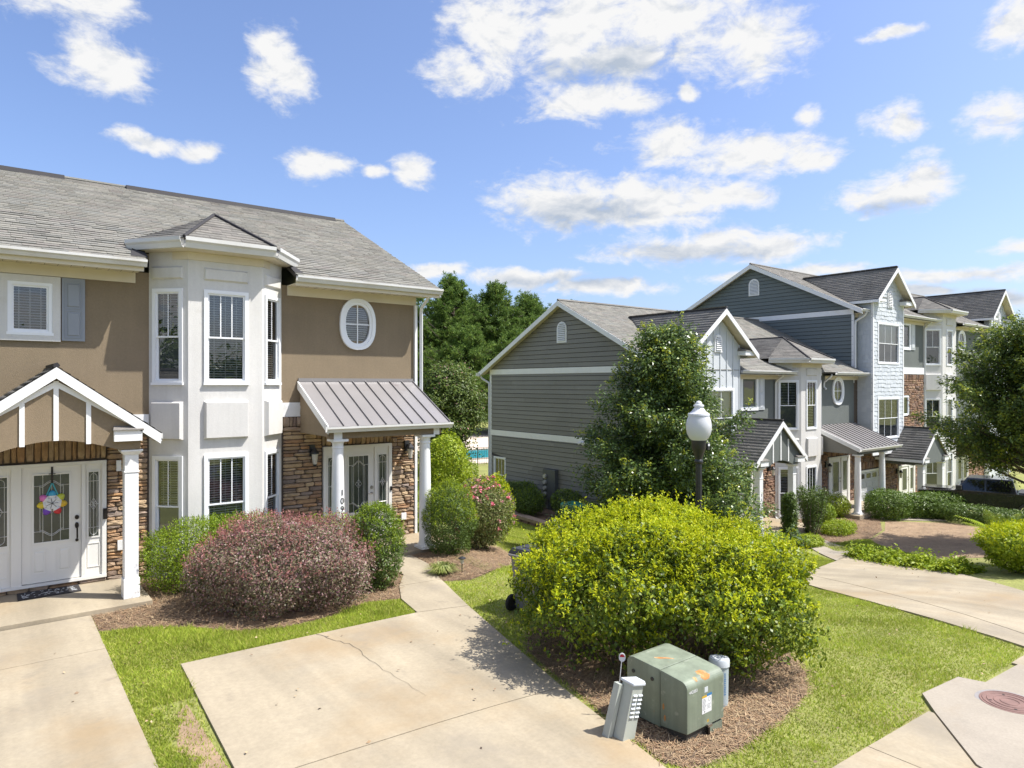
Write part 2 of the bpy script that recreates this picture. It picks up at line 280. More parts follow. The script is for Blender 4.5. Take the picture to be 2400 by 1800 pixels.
# ------------------------------------------------------------------ mesh helpers
ORG = {}
class MB:
    def __init__(s): s.v = []; s.f = []
    def add(s, pts, faces):
        b = len(s.v); s.v += [tuple(p) for p in pts]; s.f += [tuple(b + i for i in f) for f in faces]; return s
    def poly(s, pts): return s.add(pts, [tuple(range(len(pts)))])
    def hexa(s, p): return s.add(p, [(0, 3, 2, 1), (4, 5, 6, 7), (0, 1, 5, 4), (1, 2, 6, 5), (2, 3, 7, 6), (3, 0, 4, 7)])
    def box(s, x0, x1, y0, y1, z0, z1):
        return s.hexa([(x0, y0, z0), (x1, y0, z0), (x1, y1, z0), (x0, y1, z0), (x0, y0, z1), (x1, y0, z1), (x1, y1, z1), (x0, y1, z1)])
    def extr(s, pts, vec):
        n = len(pts); q = [tuple(Vector(p) + Vector(vec)) for p in pts]
        return s.add(list(pts) + q, [tuple(range(n))[::-1], tuple(range(n, 2 * n))] + [(i, (i + 1) % n, n + (i + 1) % n, n + i) for i in range(n)])
    def fbox(s, fr, a0, a1, d0, d1, z0, z1):
        P = fr.P
        return s.hexa([P(a0, d1, z0), P(a1, d1, z0), P(a1, d0, z0), P(a0, d0, z0), P(a0, d1, z1), P(a1, d1, z1), P(a1, d0, z1), P(a0, d0, z1)])
    def fpan(s, fr, a0, a1, d0, d1, z0, z1, c):      # raised panel with chamfered edge
        P = fr.P
        return s.hexa([P(a0 + c, d1, z0 + c), P(a1 - c, d1, z0 + c), P(a1, d0, z0), P(a0, d0, z0), P(a0 + c, d1, z1 - c), P(a1 - c, d1, z1 - c), P(a1, d0, z1), P(a0, d0, z1)])
    def ring(s, fr, a0, a1, z0, z1, w, d0, d1):
        s.fbox(fr, a0, a1, d0, d1, z1 - w, z1); s.fbox(fr, a0, a1, d0, d1, z0, z0 + w)
        s.fbox(fr, a0, a0 + w, d0, d1, z0 + w, z1 - w); s.fbox(fr, a1 - w, a1, d0, d1, z0 + w, z1 - w); return s
    def tube(s, path, r, n=6, cap=True):
        path = [Vector(p) for p in path]; rr = r if isinstance(r, (list, tuple)) else [r] * len(path); rings = []
        for i, p in enumerate(path):
            t = (path[min(i + 1, len(path) - 1)] - path[max(i - 1, 0)]).normalized()
            a = t.cross(Vector((0, 0, 1)) if abs(t.z) < 0.9 else Vector((1, 0, 0))).normalized(); b = t.cross(a)
            rings.append([p + (a * math.cos(2 * math.pi * k / n) + b * math.sin(2 * math.pi * k / n)) * rr[i] for k in range(n)])
        pts = [q for ring in rings for q in ring]; fs = []
        for i in range(len(path) - 1):
            for k in range(n): fs.append((i * n + k, i * n + (k + 1) % n, (i + 1) * n + (k + 1) % n, (i + 1) * n + k))
        if cap: fs += [tuple(range(n))[::-1], tuple(range((len(path) - 1) * n, len(path) * n))]
        return s.add(pts, fs)
    def lathe(s, c, prof, n=20, flute=0):
        pts = []; fs = []
        for r, z in prof:
            for k in range(n):
                rr = r * (1 - flute * (k % 2)); a = 2 * math.pi * k / n
                pts.append((c[0] + rr * math.cos(a), c[1] + rr * math.sin(a), c[2] + z))
        m = len(prof)
        for i in range(m - 1):
            for k in range(n): fs.append((i * n + k, i * n + (k + 1) % n, (i + 1) * n + (k + 1) % n, (i + 1) * n + k))
        b = len(pts); pts += pts[:n] + pts[(m - 1) * n:m * n]; fs += [tuple(range(b, b + n))[::-1], tuple(range(b + n, b + 2 * n))]
        return s.add(pts, fs)
    def disc(s, fr, a, z, d0, d1, ra, rz, n=20):
        return s.extr([fr.P(a + ra * math.cos(2 * math.pi * k / n), d1, z + rz * math.sin(2 * math.pi * k / n)) for k in range(n)], Vector(fr.n) * (d0 - d1))
    def mesh(s, name, org):
        me = bpy.data.meshes.new(name); ox, oy, oz = org
        me.from_pydata([(x - ox, y - oy, z - oz) for x, y, z in s.v], [], s.f); return me
    def build(s, name, m, parent=None, smooth=False, kind=None, bevel=0, loc=None, label=None):
        org = ORG[parent.name] if parent else (loc or (0, 0, 0))
        me = s.mesh(name, org); me.materials.append(m)
        if smooth: me.polygons.foreach_set('use_smooth', [True] * len(me.polygons))
        o = bpy.data.objects.new(name, me); COL.objects.link(o)
        if parent: o.parent = parent
        else: o.location = org
        ORG[o.name] = org
        if kind: o['kind'] = kind
        if label: o['label'] = label
        if bevel:
            b = o.modifiers.new('bevel', 'BEVEL'); b.width = bevel; b.segments = 2; b.limit_method = 'ANGLE'
        if smooth:
            try: me.set_sharp_from_angle(angle=R(40))
            except Exception: pass
        return o
class Frame:
    def __init__(s, o, u):
        s.o = Vector((o[0], o[1], 0)); s.u = Vector((u[0], u[1], 0)).normalized(); s.n = Vector((s.u.y, -s.u.x, 0))
    def P(s, a, d, z):
        p = s.o + s.u * a + s.n * d; return (p.x, p.y, z)
def tag(o, label, cat, group=None):
    o['label'] = label; o['category'] = cat
    if group: o['group'] = group
    return o
def thing(name, label, cat, loc, group=None):
    o = bpy.data.objects.new(name, None); COL.objects.link(o); o.location = loc; o.empty_display_size = 0.2; ORG[o.name] = tuple(loc); return tag(o, label, cat, group)
def shared(name, me, parent, M, label=None):
    o = bpy.data.objects.new(name, me); COL.objects.link(o); o.parent = parent
    o.matrix_basis = Matrix.Translation(-Vector(ORG[parent.name])) @ M; ORG[o.name] = ORG[parent.name]; return o
def text_mesh(txt, size, depth=0.004, font_align='CENTER'):
    cu = bpy.data.curves.new('lettering', 'FONT'); cu.body = txt; cu.size = size; cu.extrude = depth; cu.align_x = font_align; cu.align_y = 'CENTER'
    ob = bpy.data.objects.new('lettering', cu); COL.objects.link(ob); dg = bpy.context.evaluated_depsgraph_get()
    me = bpy.data.meshes.new_from_object(ob.evaluated_get(dg)); bpy.data.objects.remove(ob); bpy.data.curves.remove(cu); return me

def bulk(name, m, parent, V, nper, kind=None, loc=(0, 0, 0)):
    """V: (N, nper, 3) faces, each its own island"""
    org = np.array(ORG[parent.name] if parent else loc); V = np.asarray(V, dtype=np.float32); n = V.shape[0]
    me = bpy.data.meshes.new(name); me.vertices.add(n * nper); me.vertices.foreach_set('co', (V.reshape(-1, 3) - org).astype(np.float32).ravel())
    me.loops.add(n * nper); me.loops.foreach_set('vertex_index', np.arange(n * nper, dtype=np.int32))
    me.polygons.add(n); me.polygons.foreach_set('loop_start', np.arange(n, dtype=np.int32) * nper)
    me.update(calc_edges=True); me.materials.append(m)
    o = bpy.data.objects.new(name, me); COL.objects.link(o)
    if parent: o.parent = parent
    else: o.location = loc
    ORG[o.name] = tuple(org)
    if kind: o['kind'] = kind
    return o

# ------------------------------------------------------------------ the lie of the land
GP = [(-50, -.25), (8.3, -.25), (15.6, -1.7), (21, -1.95), (30, -2.1), (40, -2.45), (90, -2.6), (900, -2.6)]
def g(X, Y):
    z = GP[-1][1]
    for (a, za), (b, zb) in zip(GP, GP[1:]):
        if X <= b:
            z = za + (zb - za) * max(0, (X - a)) / (b - a); break
    zs = -.25 - .045 * min(max(0, X - 4.5), 25)
    w = min(max((Y - 3.4) / 8.6, 0), 1); w = w * w * (3 - 2 * w)
    return zs + (z - zs) * w
gv = np.vectorize(g)

def inpoly(x, y, poly):
    ins = np.zeros(x.shape, bool); n = len(poly)
    for i in range(n):
        x0, y0 = poly[i]; x1, y1 = poly[(i + 1) % n]
        c = ((y0 > y) != (y1 > y)); t = np.where(c, (x1 - x0) * (y - y0) / ((y1 - y0) if y1 != y0 else 1e-9) + x0, 0)
        ins ^= c & (x < t)
    return ins
def sample(poly, n, holes=()):
    p = np.array(poly); lo = p.min(0); hi = p.max(0); out = np.zeros((0, 2))
    for _ in range(30):
        q = rng.uniform(lo, hi, (n * 2, 2)); k = inpoly(q[:, 0], q[:, 1], poly)
        for h in holes: k &= ~inpoly(q[:, 0], q[:, 1], h)
        out = np.vstack([out, q[k]])
        if len(out) >= n: break
    return out[:n]

def drape(name, poly, m, off=0.006, thick=0.0, parent=None, kind=None, step=0.8, loc=None):
    bm = bmesh.new(); bm.faces.new([bm.verts.new((x, y, 0)) for x, y in poly])
    xs = [p[0] for p in poly]; ys = [p[1] for p in poly]
    for ax, lo, hi in ((0, min(xs), max(xs)), (1, min(ys), max(ys))):
        t = math.ceil(lo / step) * step
        while t < hi:
            co = (t, 0, 0) if ax == 0 else (0, t, 0); no = (1, 0, 0) if ax == 0 else (0, 1, 0)
            bmesh.ops.bisect_plane(bm, geom=bm.verts[:] + bm.edges[:] + bm.faces[:], plane_co=co, plane_no=no, dist=1e-4); t += step
    bmesh.ops.recalc_face_normals(bm, faces=bm.faces[:])
    if bm.faces[0].normal.z < 0: bmesh.ops.reverse_faces(bm, faces=bm.faces[:])
    for v in bm.verts: v.co.z = g(v.co.x, v.co.y) + off
    if thick:
        r = bmesh.ops.extrude_edge_only(bm, edges=[e for e in bm.edges if e.is_boundary])
        for v in [x for x in r['geom'] if isinstance(x, bmesh.types.BMVert)]: v.co.z -= thick
    org = ORG[parent.name] if parent else (0, 0, 0)
    for v in bm.verts: v.co -= Vector(org)
    me = bpy.data.meshes.new(name); bm.to_mesh(me); bm.free(); me.materials.append(m)
    o = bpy.data.objects.new(name, me); COL.objects.link(o)
    if parent: o.parent = parent
    ORG[o.name] = org
    if kind: o['kind'] = kind
    return o

def terrain():
    xs = np.unique(np.concatenate([np.arange(-30, 48, 0.8), np.arange(48, 120, 6), np.arange(120, 901, 60), np.arange(-600, -30, 60)]))
    ys = np.unique(np.concatenate([np.arange(-20, 34, 0.8), np.arange(34, 120, 5), np.arange(120, 901, 60), np.arange(-600, -20, 60)]))
    me = bpy.data.meshes.new('ground'); nx = len(xs); v = [(x, y, g(x, y)) for y in ys for x in xs]
    f = [(j * nx + i, j * nx + i + 1, (j + 1) * nx + i + 1, (j + 1) * nx + i) for j in range(len(ys) - 1) for i in range(nx - 1)]
    me.from_pydata(v, [], f); me.materials.append(m_soil); o = bpy.data.objects.new('ground', me); COL.objects.link(o); o['kind'] = 'structure'
terrain()

def paving(name, polys, m=m_conc, off=0.03, piece='concrete_slab'):
    root = bpy.data.objects.new(name, None); COL.objects.link(root); root['kind'] = 'structure'; ORG[root.name] = (0, 0, 0)
    for p in polys: drape(piece, p, m, off, 0.16, root)
    return root
drvL = paving('driveway', [[(-2.8, 11.25), (1.41, 11.25), (1.42, 13.0), (-2.8, 13.0)], [(-2.8, 7.4), (1.38, 7.4), (1.41, 11.238), (-2.8, 11.238)], [(-2.8, 3.47), (1.36, 3.47), (1.38, 7.388), (-2.8, 7.388)]])
drvM = paving('driveway', [[(2.13, 10.0), (5.7, 9.88), (6.58, 9.66), (5.78, 6.40), (2.54, 6.60), (1.95, 6.63)], [(1.95, 6.61), (2.54, 6.585), (5.776, 6.385), (5.38, 4.46), (5.12, 3.47), (1.82, 3.47)]])
walkM = paving('walkway', [[(5.71, 9.893), (6.58, 9.675), (7.0, 11.17), (7.02, 11.25), (6.17, 11.35), (5.84, 10.67)], [(6.175, 11.362), (7.022, 11.262), (7.42, 12.4), (7.5, 13.28), (6.66, 13.28), (6.62, 12.0)]])
def crack(poly, pts, parent, w=0.012):
    out = []; P2 = []
    for (x0, y0), (x1, y1) in zip(pts, pts[1:]):
        for k in range(8):
            t = k / 8; P2.append((x0 + (x1 - x0) * t + random.uniform(-.03, .03), y0 + (y1 - y0) * t + random.uniform(-.03, .03)))
    P2.append(pts[-1]); mb = MB()
    for i, ((x0, y0), (x1, y1)) in enumerate(zip(P2, P2[1:])):
        ww = w * (1 - 0.8 * i / len(P2)); nx, ny = (y1 - y0), -(x1 - x0); l = math.hypot(nx, ny) or 1; nx *= ww / l; ny *= ww / l
        mb.poly([(x0 - nx, y0 - ny, g(x0, y0) + .034), (x0 + nx, y0 + ny, g(x0, y0) + .034), (x1 + nx, y1 + ny, g(x1, y1) + .034), (x1 - nx, y1 - ny, g(x1, y1) + .034)])
    mb.build('crack', m_crack, parent)
crack(None, [(4.0, 9.95), (4.22, 9.25), (4.2, 8.3), (4.25, 7.15)], drvM, 0.0045)
drvR = paving('driveway', [[(17.83, 9.82), (19.68, 10.15), (21.52, 10.42), (22.55, 10.1), (21.76, 9.12), (20.73, 8.01), (19.41, 6.71), (18.43, 5.67), (17.63, 4.8), (16.7, 3.45), (13.72, 3.45), (13.83, 3.76), (14.32, 4.67), (15.0, 5.79), (15.96, 7.05), (16.81, 8.24), (17.59, 9.53)], [(17.81, 9.81), (17.575, 9.535), (16.79, 8.25), (15.94, 7.06), (14.98, 5.80), (14.30, 4.68), (13.81, 3.77), (13.70, 3.45), (13.02, 3.45), (13.22, 4.01), (13.4, 4.57), (13.71, 5.3), (14.07, 6.06), (14.69, 7.02), (15.53, 8.01), (16.16, 8.84)]])
walkR = paving('walkway', [[(20.5, 10.30), (21.52, 10.44), (22.5, 10.13), (23.3, 11.9), (22.3, 12.3)], [(22.31, 12.312), (23.31, 11.912), (24.4, 13.3), (22.3, 13.4)]], m_conc2)
walkR2 = paving('walkway', [[(29.5, 12.9), (31.5, 11.2), (32.0, 11.6), (30.3, 13.6)]], m_conc2)
sw = []
x = 5.12
for x1 in (6.7, 7.55): sw.append([(x, 1.95), (x1, 1.95), (x1, 3.455), (x, 3.455)]); x = x1 + 0.012
sw.append([(x, 1.95), (7.75, 1.95), (8.09, 2.62), (9.1, 3.38), (9.1, 3.44), (x, 3.455)])
x = 12.0
while x < 40: sw.append([(x, 1.95), (x + 1.5, 1.95), (x + 1.5, 3.42), (x, 3.42)]); x += 1.512
x = 5.108
while x > -9: sw.append([(x - 1.5, 1.95), (x, 1.95), (x, 3.455), (x - 1.5, 3.455)]); x -= 1.512
paving('pavement', sw, m_conc, 0.028)
paving('manhole_apron', [[(9.12, 3.375), (9.59, 3.70), (10.64, 3.65), (10.75, 3.36), (11.99, 3.33), (11.99, 1.95), (7.78, 1.95), (8.11, 2.61)]], m_conc2, 0.04)
drape('road', [(-60, -7.0), (90, -7.0), (90, 1.75), (-60, 1.75)], m_asph, 0.004, 0, None, 'structure', 2.0)
drape('kerb', [(-60, 1.75), (90, 1.75), (90, 1.93), (-60, 1.93)], m_conc2, 0.035, 0.12, None, 'structure', 2.0)

BED_BUSH = [(5.46, 4.5), (6.2, 7.6), (6.6, 8.1), (7.3, 8.3), (8.5, 8.0), (9.5, 7.0), (9.75, 6.1), (9.5, 5.5), (9.0, 4.95), (8.35, 4.58), (7.4, 4.36), (6.4, 4.24), (5.6, 4.28)]
BED_HOUSE = [(1.44, 12.15), (2.0, 11.95), (2.6, 11.5), (3.1, 10.9), (3.7, 10.6), (4.5, 10.62), (5.3, 10.95), (5.87, 10.75), (6.17, 11.38), (6.6, 12.02), (6.64, 13.25), (5.45, 13.3), (5.45, 14.88), (4.65, 14.3), (3.1, 14.3), (2.55, 14.88), (2.3, 14.88), (2.3, 13.1), (1.44, 13.02)]
BED_ROSE = [(7.03, 11.2), (7.5, 10.95), (8.3, 11.25), (9.2, 11.9), (10.1, 12.9), (10.6, 14.2), (10.2, 15.6), (8.9, 15.6), (8.7, 14.88), (8.66, 13.28), (7.52, 13.28), (7.44, 12.4)]
BED_GREY = [(21.45, 12.4), (21.2, 13.3), (19.0, 13.2), (18.0, 12.2), (20.0, 11.6)]
BED_JUN = [(22.75, 12.0), (24.5, 13.2), (25.5, 15.3), (29.2, 15.3), (29.5, 13.0), (27.2, 11.9), (25.0, 11.4)]
SOIL_R = [(24.8, 11.3), (27.2, 11.8), (29.3, 12.7), (31.2, 11.0), (30, 8.8), (26.5, 6.4), (22.8, 7.0), (22.2, 8.2), (23.2, 9.6)]
for nm, pl, mm in (('mulch_bed', BED_BUSH, m_mulch), ('mulch_bed', BED_HOUSE, m_mulch), ('mulch_bed', BED_ROSE, m_mulch), ('mulch_bed', BED_GREY, m_mulch), ('mulch_bed', BED_JUN, m_mulch), ('bare_soil', SOIL_R, m_red), ('bare_soil', [(1.80, 8.6), (1.93, 8.75), (1.93, 7.0), (1.86, 5.6), (1.74, 5.9), (1.78, 6.5), (1.62, 6.9), (1.72, 7.3), (1.60, 7.7), (1.70, 8.1)], m_red)):
    drape(nm, pl, mm, 0.006, 0, None, 'structure')

# ------------------------------------------------------------------ parts of buildings
def wall(fr, a0, a1, z0, z1, holes, m, parent, name='wall', d=0.0):
    A = sorted({a0, a1, *[h[0] for h in holes], *[h[1] for h in holes]}); Z = sorted({z0, z1, *[h[2] for h in holes], *[h[3] for h in holes]})
    mb = MB()
    for x0, x1 in zip(A, A[1:]):
        for y0, y1 in zip(Z, Z[1:]):
            cx, cy = (x0 + x1) / 2, (y0 + y1) / 2
            if any(h[0] < cx < h[1] and h[2] < cy < h[3] for h in holes): continue
            mb.poly([fr.P(x0, d, y0), fr.P(x1, d, y0), fr.P(x1, d, y1), fr.P(x0, d, y1)])
    return mb.build(name, m, parent)

def window(fr, par, a0, a1, z0, z1, cols=3, rail=None, casing=0.07, blind=1, low=None, d=0.0, name='window', fine=True, lowcols=1, rows=1):
    mb = MB().ring(fr, a0, a1, z0, z1, casing, d - .02, d + .035)
    if fine: mb.fbox(fr, a0 - .015, a1 + .015, d + .001, d + .055, z0 - .02, z0 + .03)
    w = mb.build(name, m_vinyl, par)
    i0, i1, j0, j1 = a0 + casing, a1 - casing, z0 + casing, z1 - casing
    s = 0.032; r = rail if rail else None
    parts = [(j0, j1)] if r is None else [(r - .015, j1), (j0, r + .015)]
    fm = MB()
    for k, (b0, b1) in enumerate(parts):
        dd = d - .005 - .025 * k
        fm.ring(fr, i0, i1, b0, b1, s, dd - .02, dd + .012)
    fm.build('sash', m_vinyl, w)
    for k, (b0, b1) in enumerate(parts):
        dd = d - .012 - .025 * k
        MB().poly([fr.P(i0 + s, dd, b0 + s), fr.P(i1 - s, dd, b0 + s), fr.P(i1 - s, dd, b1 - s), fr.P(i0 + s, dd, b1 - s)]).build('pane', m_glass, w)
        nc = cols if k == 0 else lowcols
        for c in range(1, nc):
            a = i0 + s + (i1 - i0 - 2 * s) * c / nc
            MB().fbox(fr, a - .01, a + .01, dd + .002, dd + .01, b0 + s, b1 - s).build('muntin', m_vinyl, w)
        nr = rows if k == 0 else 1
        for c in range(1, nr):
            zz = b0 + s + (b1 - b0 - 2 * s) * c / nr
            MB().fbox(fr, i0 + s, i1 - s, dd + .003, dd + .011, zz - .009, zz + .009).build('muntin', m_vinyl, w)
        kind = blind if k == 0 else (low if low is not None else blind)
        if kind == 1:
            pitch = 0.048 if fine else 0.065; z = b0 + .03; bm_ = MB()
            while z < b1 - .02:
                bm_.add([fr.P(i0 + .03, d - .115, z + .017), fr.P(i1 - .03, d - .115, z + .017), fr.P(i1 - .03, d - .085, z), fr.P(i0 + .03, d - .085, z)], [(0, 1, 2, 3)]); z += pitch
            if fine:
                for c in (.2, .5, .8):
                    a = i0 + (i1 - i0) * c; bm_.fbox(fr, a - .004, a + .004, d - .083, d - .081, b0, b1)
            bm_.build('blind', m_blind, w, kind='stuff')
        elif kind == 2:
            MB().poly([fr.P(i0 + .01, d - .06, b0), fr.P(i1 - .01, d - .06, b0), fr.P(i1 - .01, d - .06, b1), fr.P(i0 + .01, d - .06, b1)]).build('screen', m_blind2, w)
        elif kind == 3:
            cm = MB(); n = 14
            for c in range(n):
                t0 = i0 + (i1 - i0) * c / n; t1 = i0 + (i1 - i0) * (c + 1) / n
                cm.poly([fr.P(t0, d - .10 - .03 * (c % 2), b0), fr.P(t1, d - .13 + .03 * (c % 2), b0), fr.P(t1, d - .13 + .03 * (c % 2), b1), fr.P(t0, d - .10 - .03 * (c % 2), b1)])
            cm.build('curtain', m_curtain, w)
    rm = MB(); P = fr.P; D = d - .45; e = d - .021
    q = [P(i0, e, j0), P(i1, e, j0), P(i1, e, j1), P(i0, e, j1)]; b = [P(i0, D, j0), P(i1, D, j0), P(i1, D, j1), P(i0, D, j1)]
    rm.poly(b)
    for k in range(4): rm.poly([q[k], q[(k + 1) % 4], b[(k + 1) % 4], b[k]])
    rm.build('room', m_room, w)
    return (i0, i1, j0, j1)
def whole(a0, a1, z0, z1, casing=0.07): return (a0 + casing, a1 - casing, z0 + casing, z1 - casing)

def oval_window(fr, par, a, z, ra, rz, fine=True):
    n = 36
    def ell(sa, sz, d): 
        out = []
        for k in range(n):
            t = 2 * math.pi * k / n; c, s = math.cos(t), math.sin(t)
            out.append(fr.P(a + sa * math.copysign(abs(c) ** .85, c), d, z + sz * math.copysign(abs(s) ** .85, s)))
        return out
    def band(rings, name, m, parent, smooth=False):
        pts = [p for r in rings for p in r]; fs = [(i * n + k, i * n + (k + 1) % n, (i + 1) * n + (k + 1) % n, (i + 1) * n + k) for i in range(len(rings) - 1) for k in range(n)]
        return MB().add(pts, fs).build(name, m, parent)
    t = ra * .33
    w = band([ell(ra, rz, -.01), ell(ra, rz, .06), ell(ra - t * .55, rz - t * .55, .06), ell(ra - t * .6, rz - t * .6, .035), ell(ra - t, rz - t, .035), ell(ra - t, rz - t, -.03)], 'oval_window', m_vinyl, par)
    ga, gz = ra - t, rz - t
    MB().poly(ell(ga + .005, gz + .005, -.005)).build('pane', m_glass, w)
    MB().fbox(fr, a - .013, a + .013, -.003, .012, z - gz, z + gz).build('muntin', m_vinyl, w)
    MB().fbox(fr, a - ga, a + ga, -.003, .011, z - .013, z + .013).build('muntin', m_vinyl, w)
    bm_ = MB(); zz = z - gz + .03
    while zz < z + gz - .02:
        h = ga * math.sqrt(max(0, 1 - ((zz - z) / gz) ** 2)) * .97
        bm_.add([fr.P(a - h, -.09, zz + .017), fr.P(a + h, -.09, zz + .017), fr.P(a + h, -.06, zz), fr.P(a - h, -.06, zz)], [(0, 1, 2, 3)]); zz += .05
    bm_.build('blind', m_blind, w, kind='stuff')
    MB().poly([fr.P(a - ga, -.3, z - gz), fr.P(a + ga, -.3, z - gz), fr.P(a + ga, -.3, z + gz), fr.P(a - ga, -.3, z + gz)]).build('room', m_room, w)
    return (a - ga * .98, a + ga * .98, z - gz * .98, z + gz * .98)

def shutter(fr, par, a0, a1, z0, z1, m=None, d=0.0):
    s = MB().fbox(fr, a0, a1, d + .001, d + .035, z0, z1).build('shutter', m or m_shutter, par)
    zm = (z0 + z1) / 2; w = .06
    for b0, b1 in ((z0 + .07, zm - .03), (zm + .03, z1 - .08)):
        MB().ring(fr, a0 + w - .015, a1 - w + .015, b0 - .015, b1 + .015, .014, d + .036, d + .046).fpan(fr, a0 + w + .02, a1 - w - .02, d + .036, d + .05, b0 + .02, b1 - .02, .02).build('shutter_panel', m or m_shutter, s)

def came_rect(mb, fr, pts, d): mb.tube([fr.P(a, d, z) for a, z in pts], .0055, 4)
def door(fr, par, a0, a1, z0, z1, dr, lights, gl, d=0.0, hw=None, came=True, name='front_door', jamb=0.05, handle_side=1, arched=False):
    mb = MB().fbox(fr, a0, a1, d + .001, d + .075, z1 - .06, z1).fbox(fr, a0 - .001, a1 + .001, d + .001, d + .09, z0 - .05, z0)
    ed = [a0] + sorted([dr[0], dr[1]] + [x for l in lights for x in (l[0], l[1])]) + [a1]
    for e0, e1 in zip(ed[::2], ed[1::2]): mb.fbox(fr, e0, e1, d + .001, d + .075, z0, z1 - .06)
    w = mb.build(name, m_door, par)
    sl = MB().fbox(fr, dr[0] + .004, dr[1] - .004, d + .001, d + .045, z0 + .012, z1 - .065).build('door_slab', m_door, w)
    g0, g1, h0, h1 = gl; dd = d + .046
    if arched:
        c = (g0 + g1) / 2; rr = (g1 - g0) / 2
        pts = [(g0, h0), (g1, h0)] + [(c + rr * math.cos(math.pi * k / 10), h1 - rr + rr * math.sin(math.pi * k / 10)) for k in range(11)]
        MB().poly([fr.P(a, dd + .002, z) for a, z in pts]).build('door_glass', m_dglass, w)
    else:
        MB().ring(fr, g0 - .03, g1 + .03, h0 - .03, h1 + .03, .03, d + .045, d + .062).build('glass_frame', m_door, w)
        MB().poly([fr.P(g0, dd + .003, h0), fr.P(g1, dd + .003, h0), fr.P(g1, dd + .003, h1), fr.P(g0, dd + .003, h1)]).build('door_glass', m_dglass, w)
    pm = MB(); wd = (dr[1] - dr[0]); pw = wd * .26
    for c in (dr[0] + wd * .29, dr[0] + wd * .71):
        pm.ring(fr, c - pw / 2, c + pw / 2, z0 + .16, h0 - .12, .018, d + .0455, d + .054).fpan(fr, c - pw / 2 + .04, c + pw / 2 - .04, d + .0455, d + .056, z0 + .20, h0 - .16, .02)
    pm.build('door_panel', m_door, w)
    if came:
        cm = MB(); c = (g0 + g1) / 2; q = dd + .006; W = g1 - g0; H = h1 - h0
        for f in (.25, .5, .75): came_rect(cm, fr, [(g0 + W * f, h0), (g0 + W * f, h1)], q)
        came_rect(cm, fr, [(g0 + W * .17, h0 + H * .15), (g0 + W * .17, h1 - H * .15)], q); came_rect(cm, fr, [(g1 - W * .17, h0 + H * .15), (g1 - W * .17, h1 - H * .15)], q)
        for sgn, zz in ((1, h1 - H * .16), (-1, h0 + H * .16)):
            for o in (0, .025):
                came_rect(cm, fr, [(c + W * .32 * (t / 8 - 1), zz - sgn * o + sgn * H * .075 * (.5 - .5 * math.cos(math.pi * t / 8))) for t in range(17)], q + .001)
            came_rect(cm, fr, [(g0, zz), (g0 + W * .2, zz)], q); came_rect(cm, fr, [(g1 - W * .2, zz), (g1, zz)], q)
        for k in range(1 if arched else 4):
            oz = h0 + H * .5 + (k - 1.5) * .05; oa = c + (0.04 if k in (1,) else -0.04 if k == 2 else 0); oz = h0 + H * .5 + (.05 if k == 0 else -.05 if k == 3 else 0)
            came_rect(cm, fr, [(oa, oz + .05), (oa + .04, oz), (oa, oz - .05), (oa - .04, oz), (oa, oz + .05)], q + .002)
        cm.build('glass_came', m_came, w)
    for l0, l1 in lights:
        b = .055; MB().fbox(fr, l0, l1, d + .001, d + .035, z0, z1 - .065).build('sidelight_panel', m_door, w)
        MB().ring(fr, l0 + b - .025, l1 - b + .025, h0 - .025, h1 + .025, .025, d + .035, d + .05).ring(fr, l0 + b - .02, l1 - b + .02, z0 + .16, h0 - .12, .015, d + .0355, d + .045).build('sidelight_frame', m_door, w)
        MB().poly([fr.P(l0 + b, d + .039, h0), fr.P(l1 - b, d + .039, h0), fr.P(l1 - b, d + .039, h1), fr.P(l0 + b, d + .039, h1)]).build('sidelight_glass', m_dglass, w)
        if came:
            cm = MB(); c = (l0 + l1) / 2; hw_ = (l1 - l0) / 2 - b; q = d + .043; H = h1 - h0
            came_rect(cm, fr, [(c, h0), (c, h1)], q)
            lo = [(c + hw_ * .7 * math.cos(math.pi * k / 8), h1 - .10 + .07 * math.sin(math.pi * k / 8)) for k in range(9)] + [(c - hw_ * .7 * math.cos(math.pi * k / 8), h0 + .10 - .07 * math.sin(math.pi * k / 8)) for k in range(9)]
            came_rect(cm, fr, lo + [lo[0]], q)
            for f in (.14, .5, .86): came_rect(cm, fr, [(l0 + b, h0 + H * f), (l1 - b, h0 + H * f)], q)
            for oa, oz in ((0, .06), (.03, 0), (-.03, 0), (0, -.06)):
                came_rect(cm, fr, [(c + oa, h0 + H * .5 + oz + .05), (c + oa + .028, h0 + H * .5 + oz), (c + oa, h0 + H * .5 + oz - .05), (c + oa - .028, h0 + H * .5 + oz), (c + oa, h0 + H * .5 + oz + .05)], q + .001)
            cm.build('glass_came', m_came, w)
    hm = m_bronze if hw is None else hw; ha = (dr[1] - .07) if handle_side > 0 else (dr[0] + .07)
    MB().disc(fr, ha, z0 + 1.12, d + .045, d + .075, .035, .042, 8).build('deadbolt', hm, w)
    if hw is None:
        MB().disc(fr, ha, z0 + .97, d + .045, d + .07, .032, .06, 8).tube([fr.P(ha, d + .07, z0 + .95), fr.P(ha, d + .115, z0 + .92), fr.P(ha, d + .115, z0 + .75), fr.P(ha, d + .07, z0 + .70)], .014, 8).disc(fr, ha, z0 + .70, d + .045, d + .068, .026, .03, 8).build('door_handle', hm, w)
    else:
        MB().disc(fr, ha, z0 + .98, d + .045, d + .07, .03, .03, 10).tube([fr.P(ha, d + .07, z0 + .98), fr.P(ha, d + .1, z0 + .98), fr.P(ha - .1, d + .1, z0 + .98)], .011, 6).build('door_handle', hm, w)
    return w

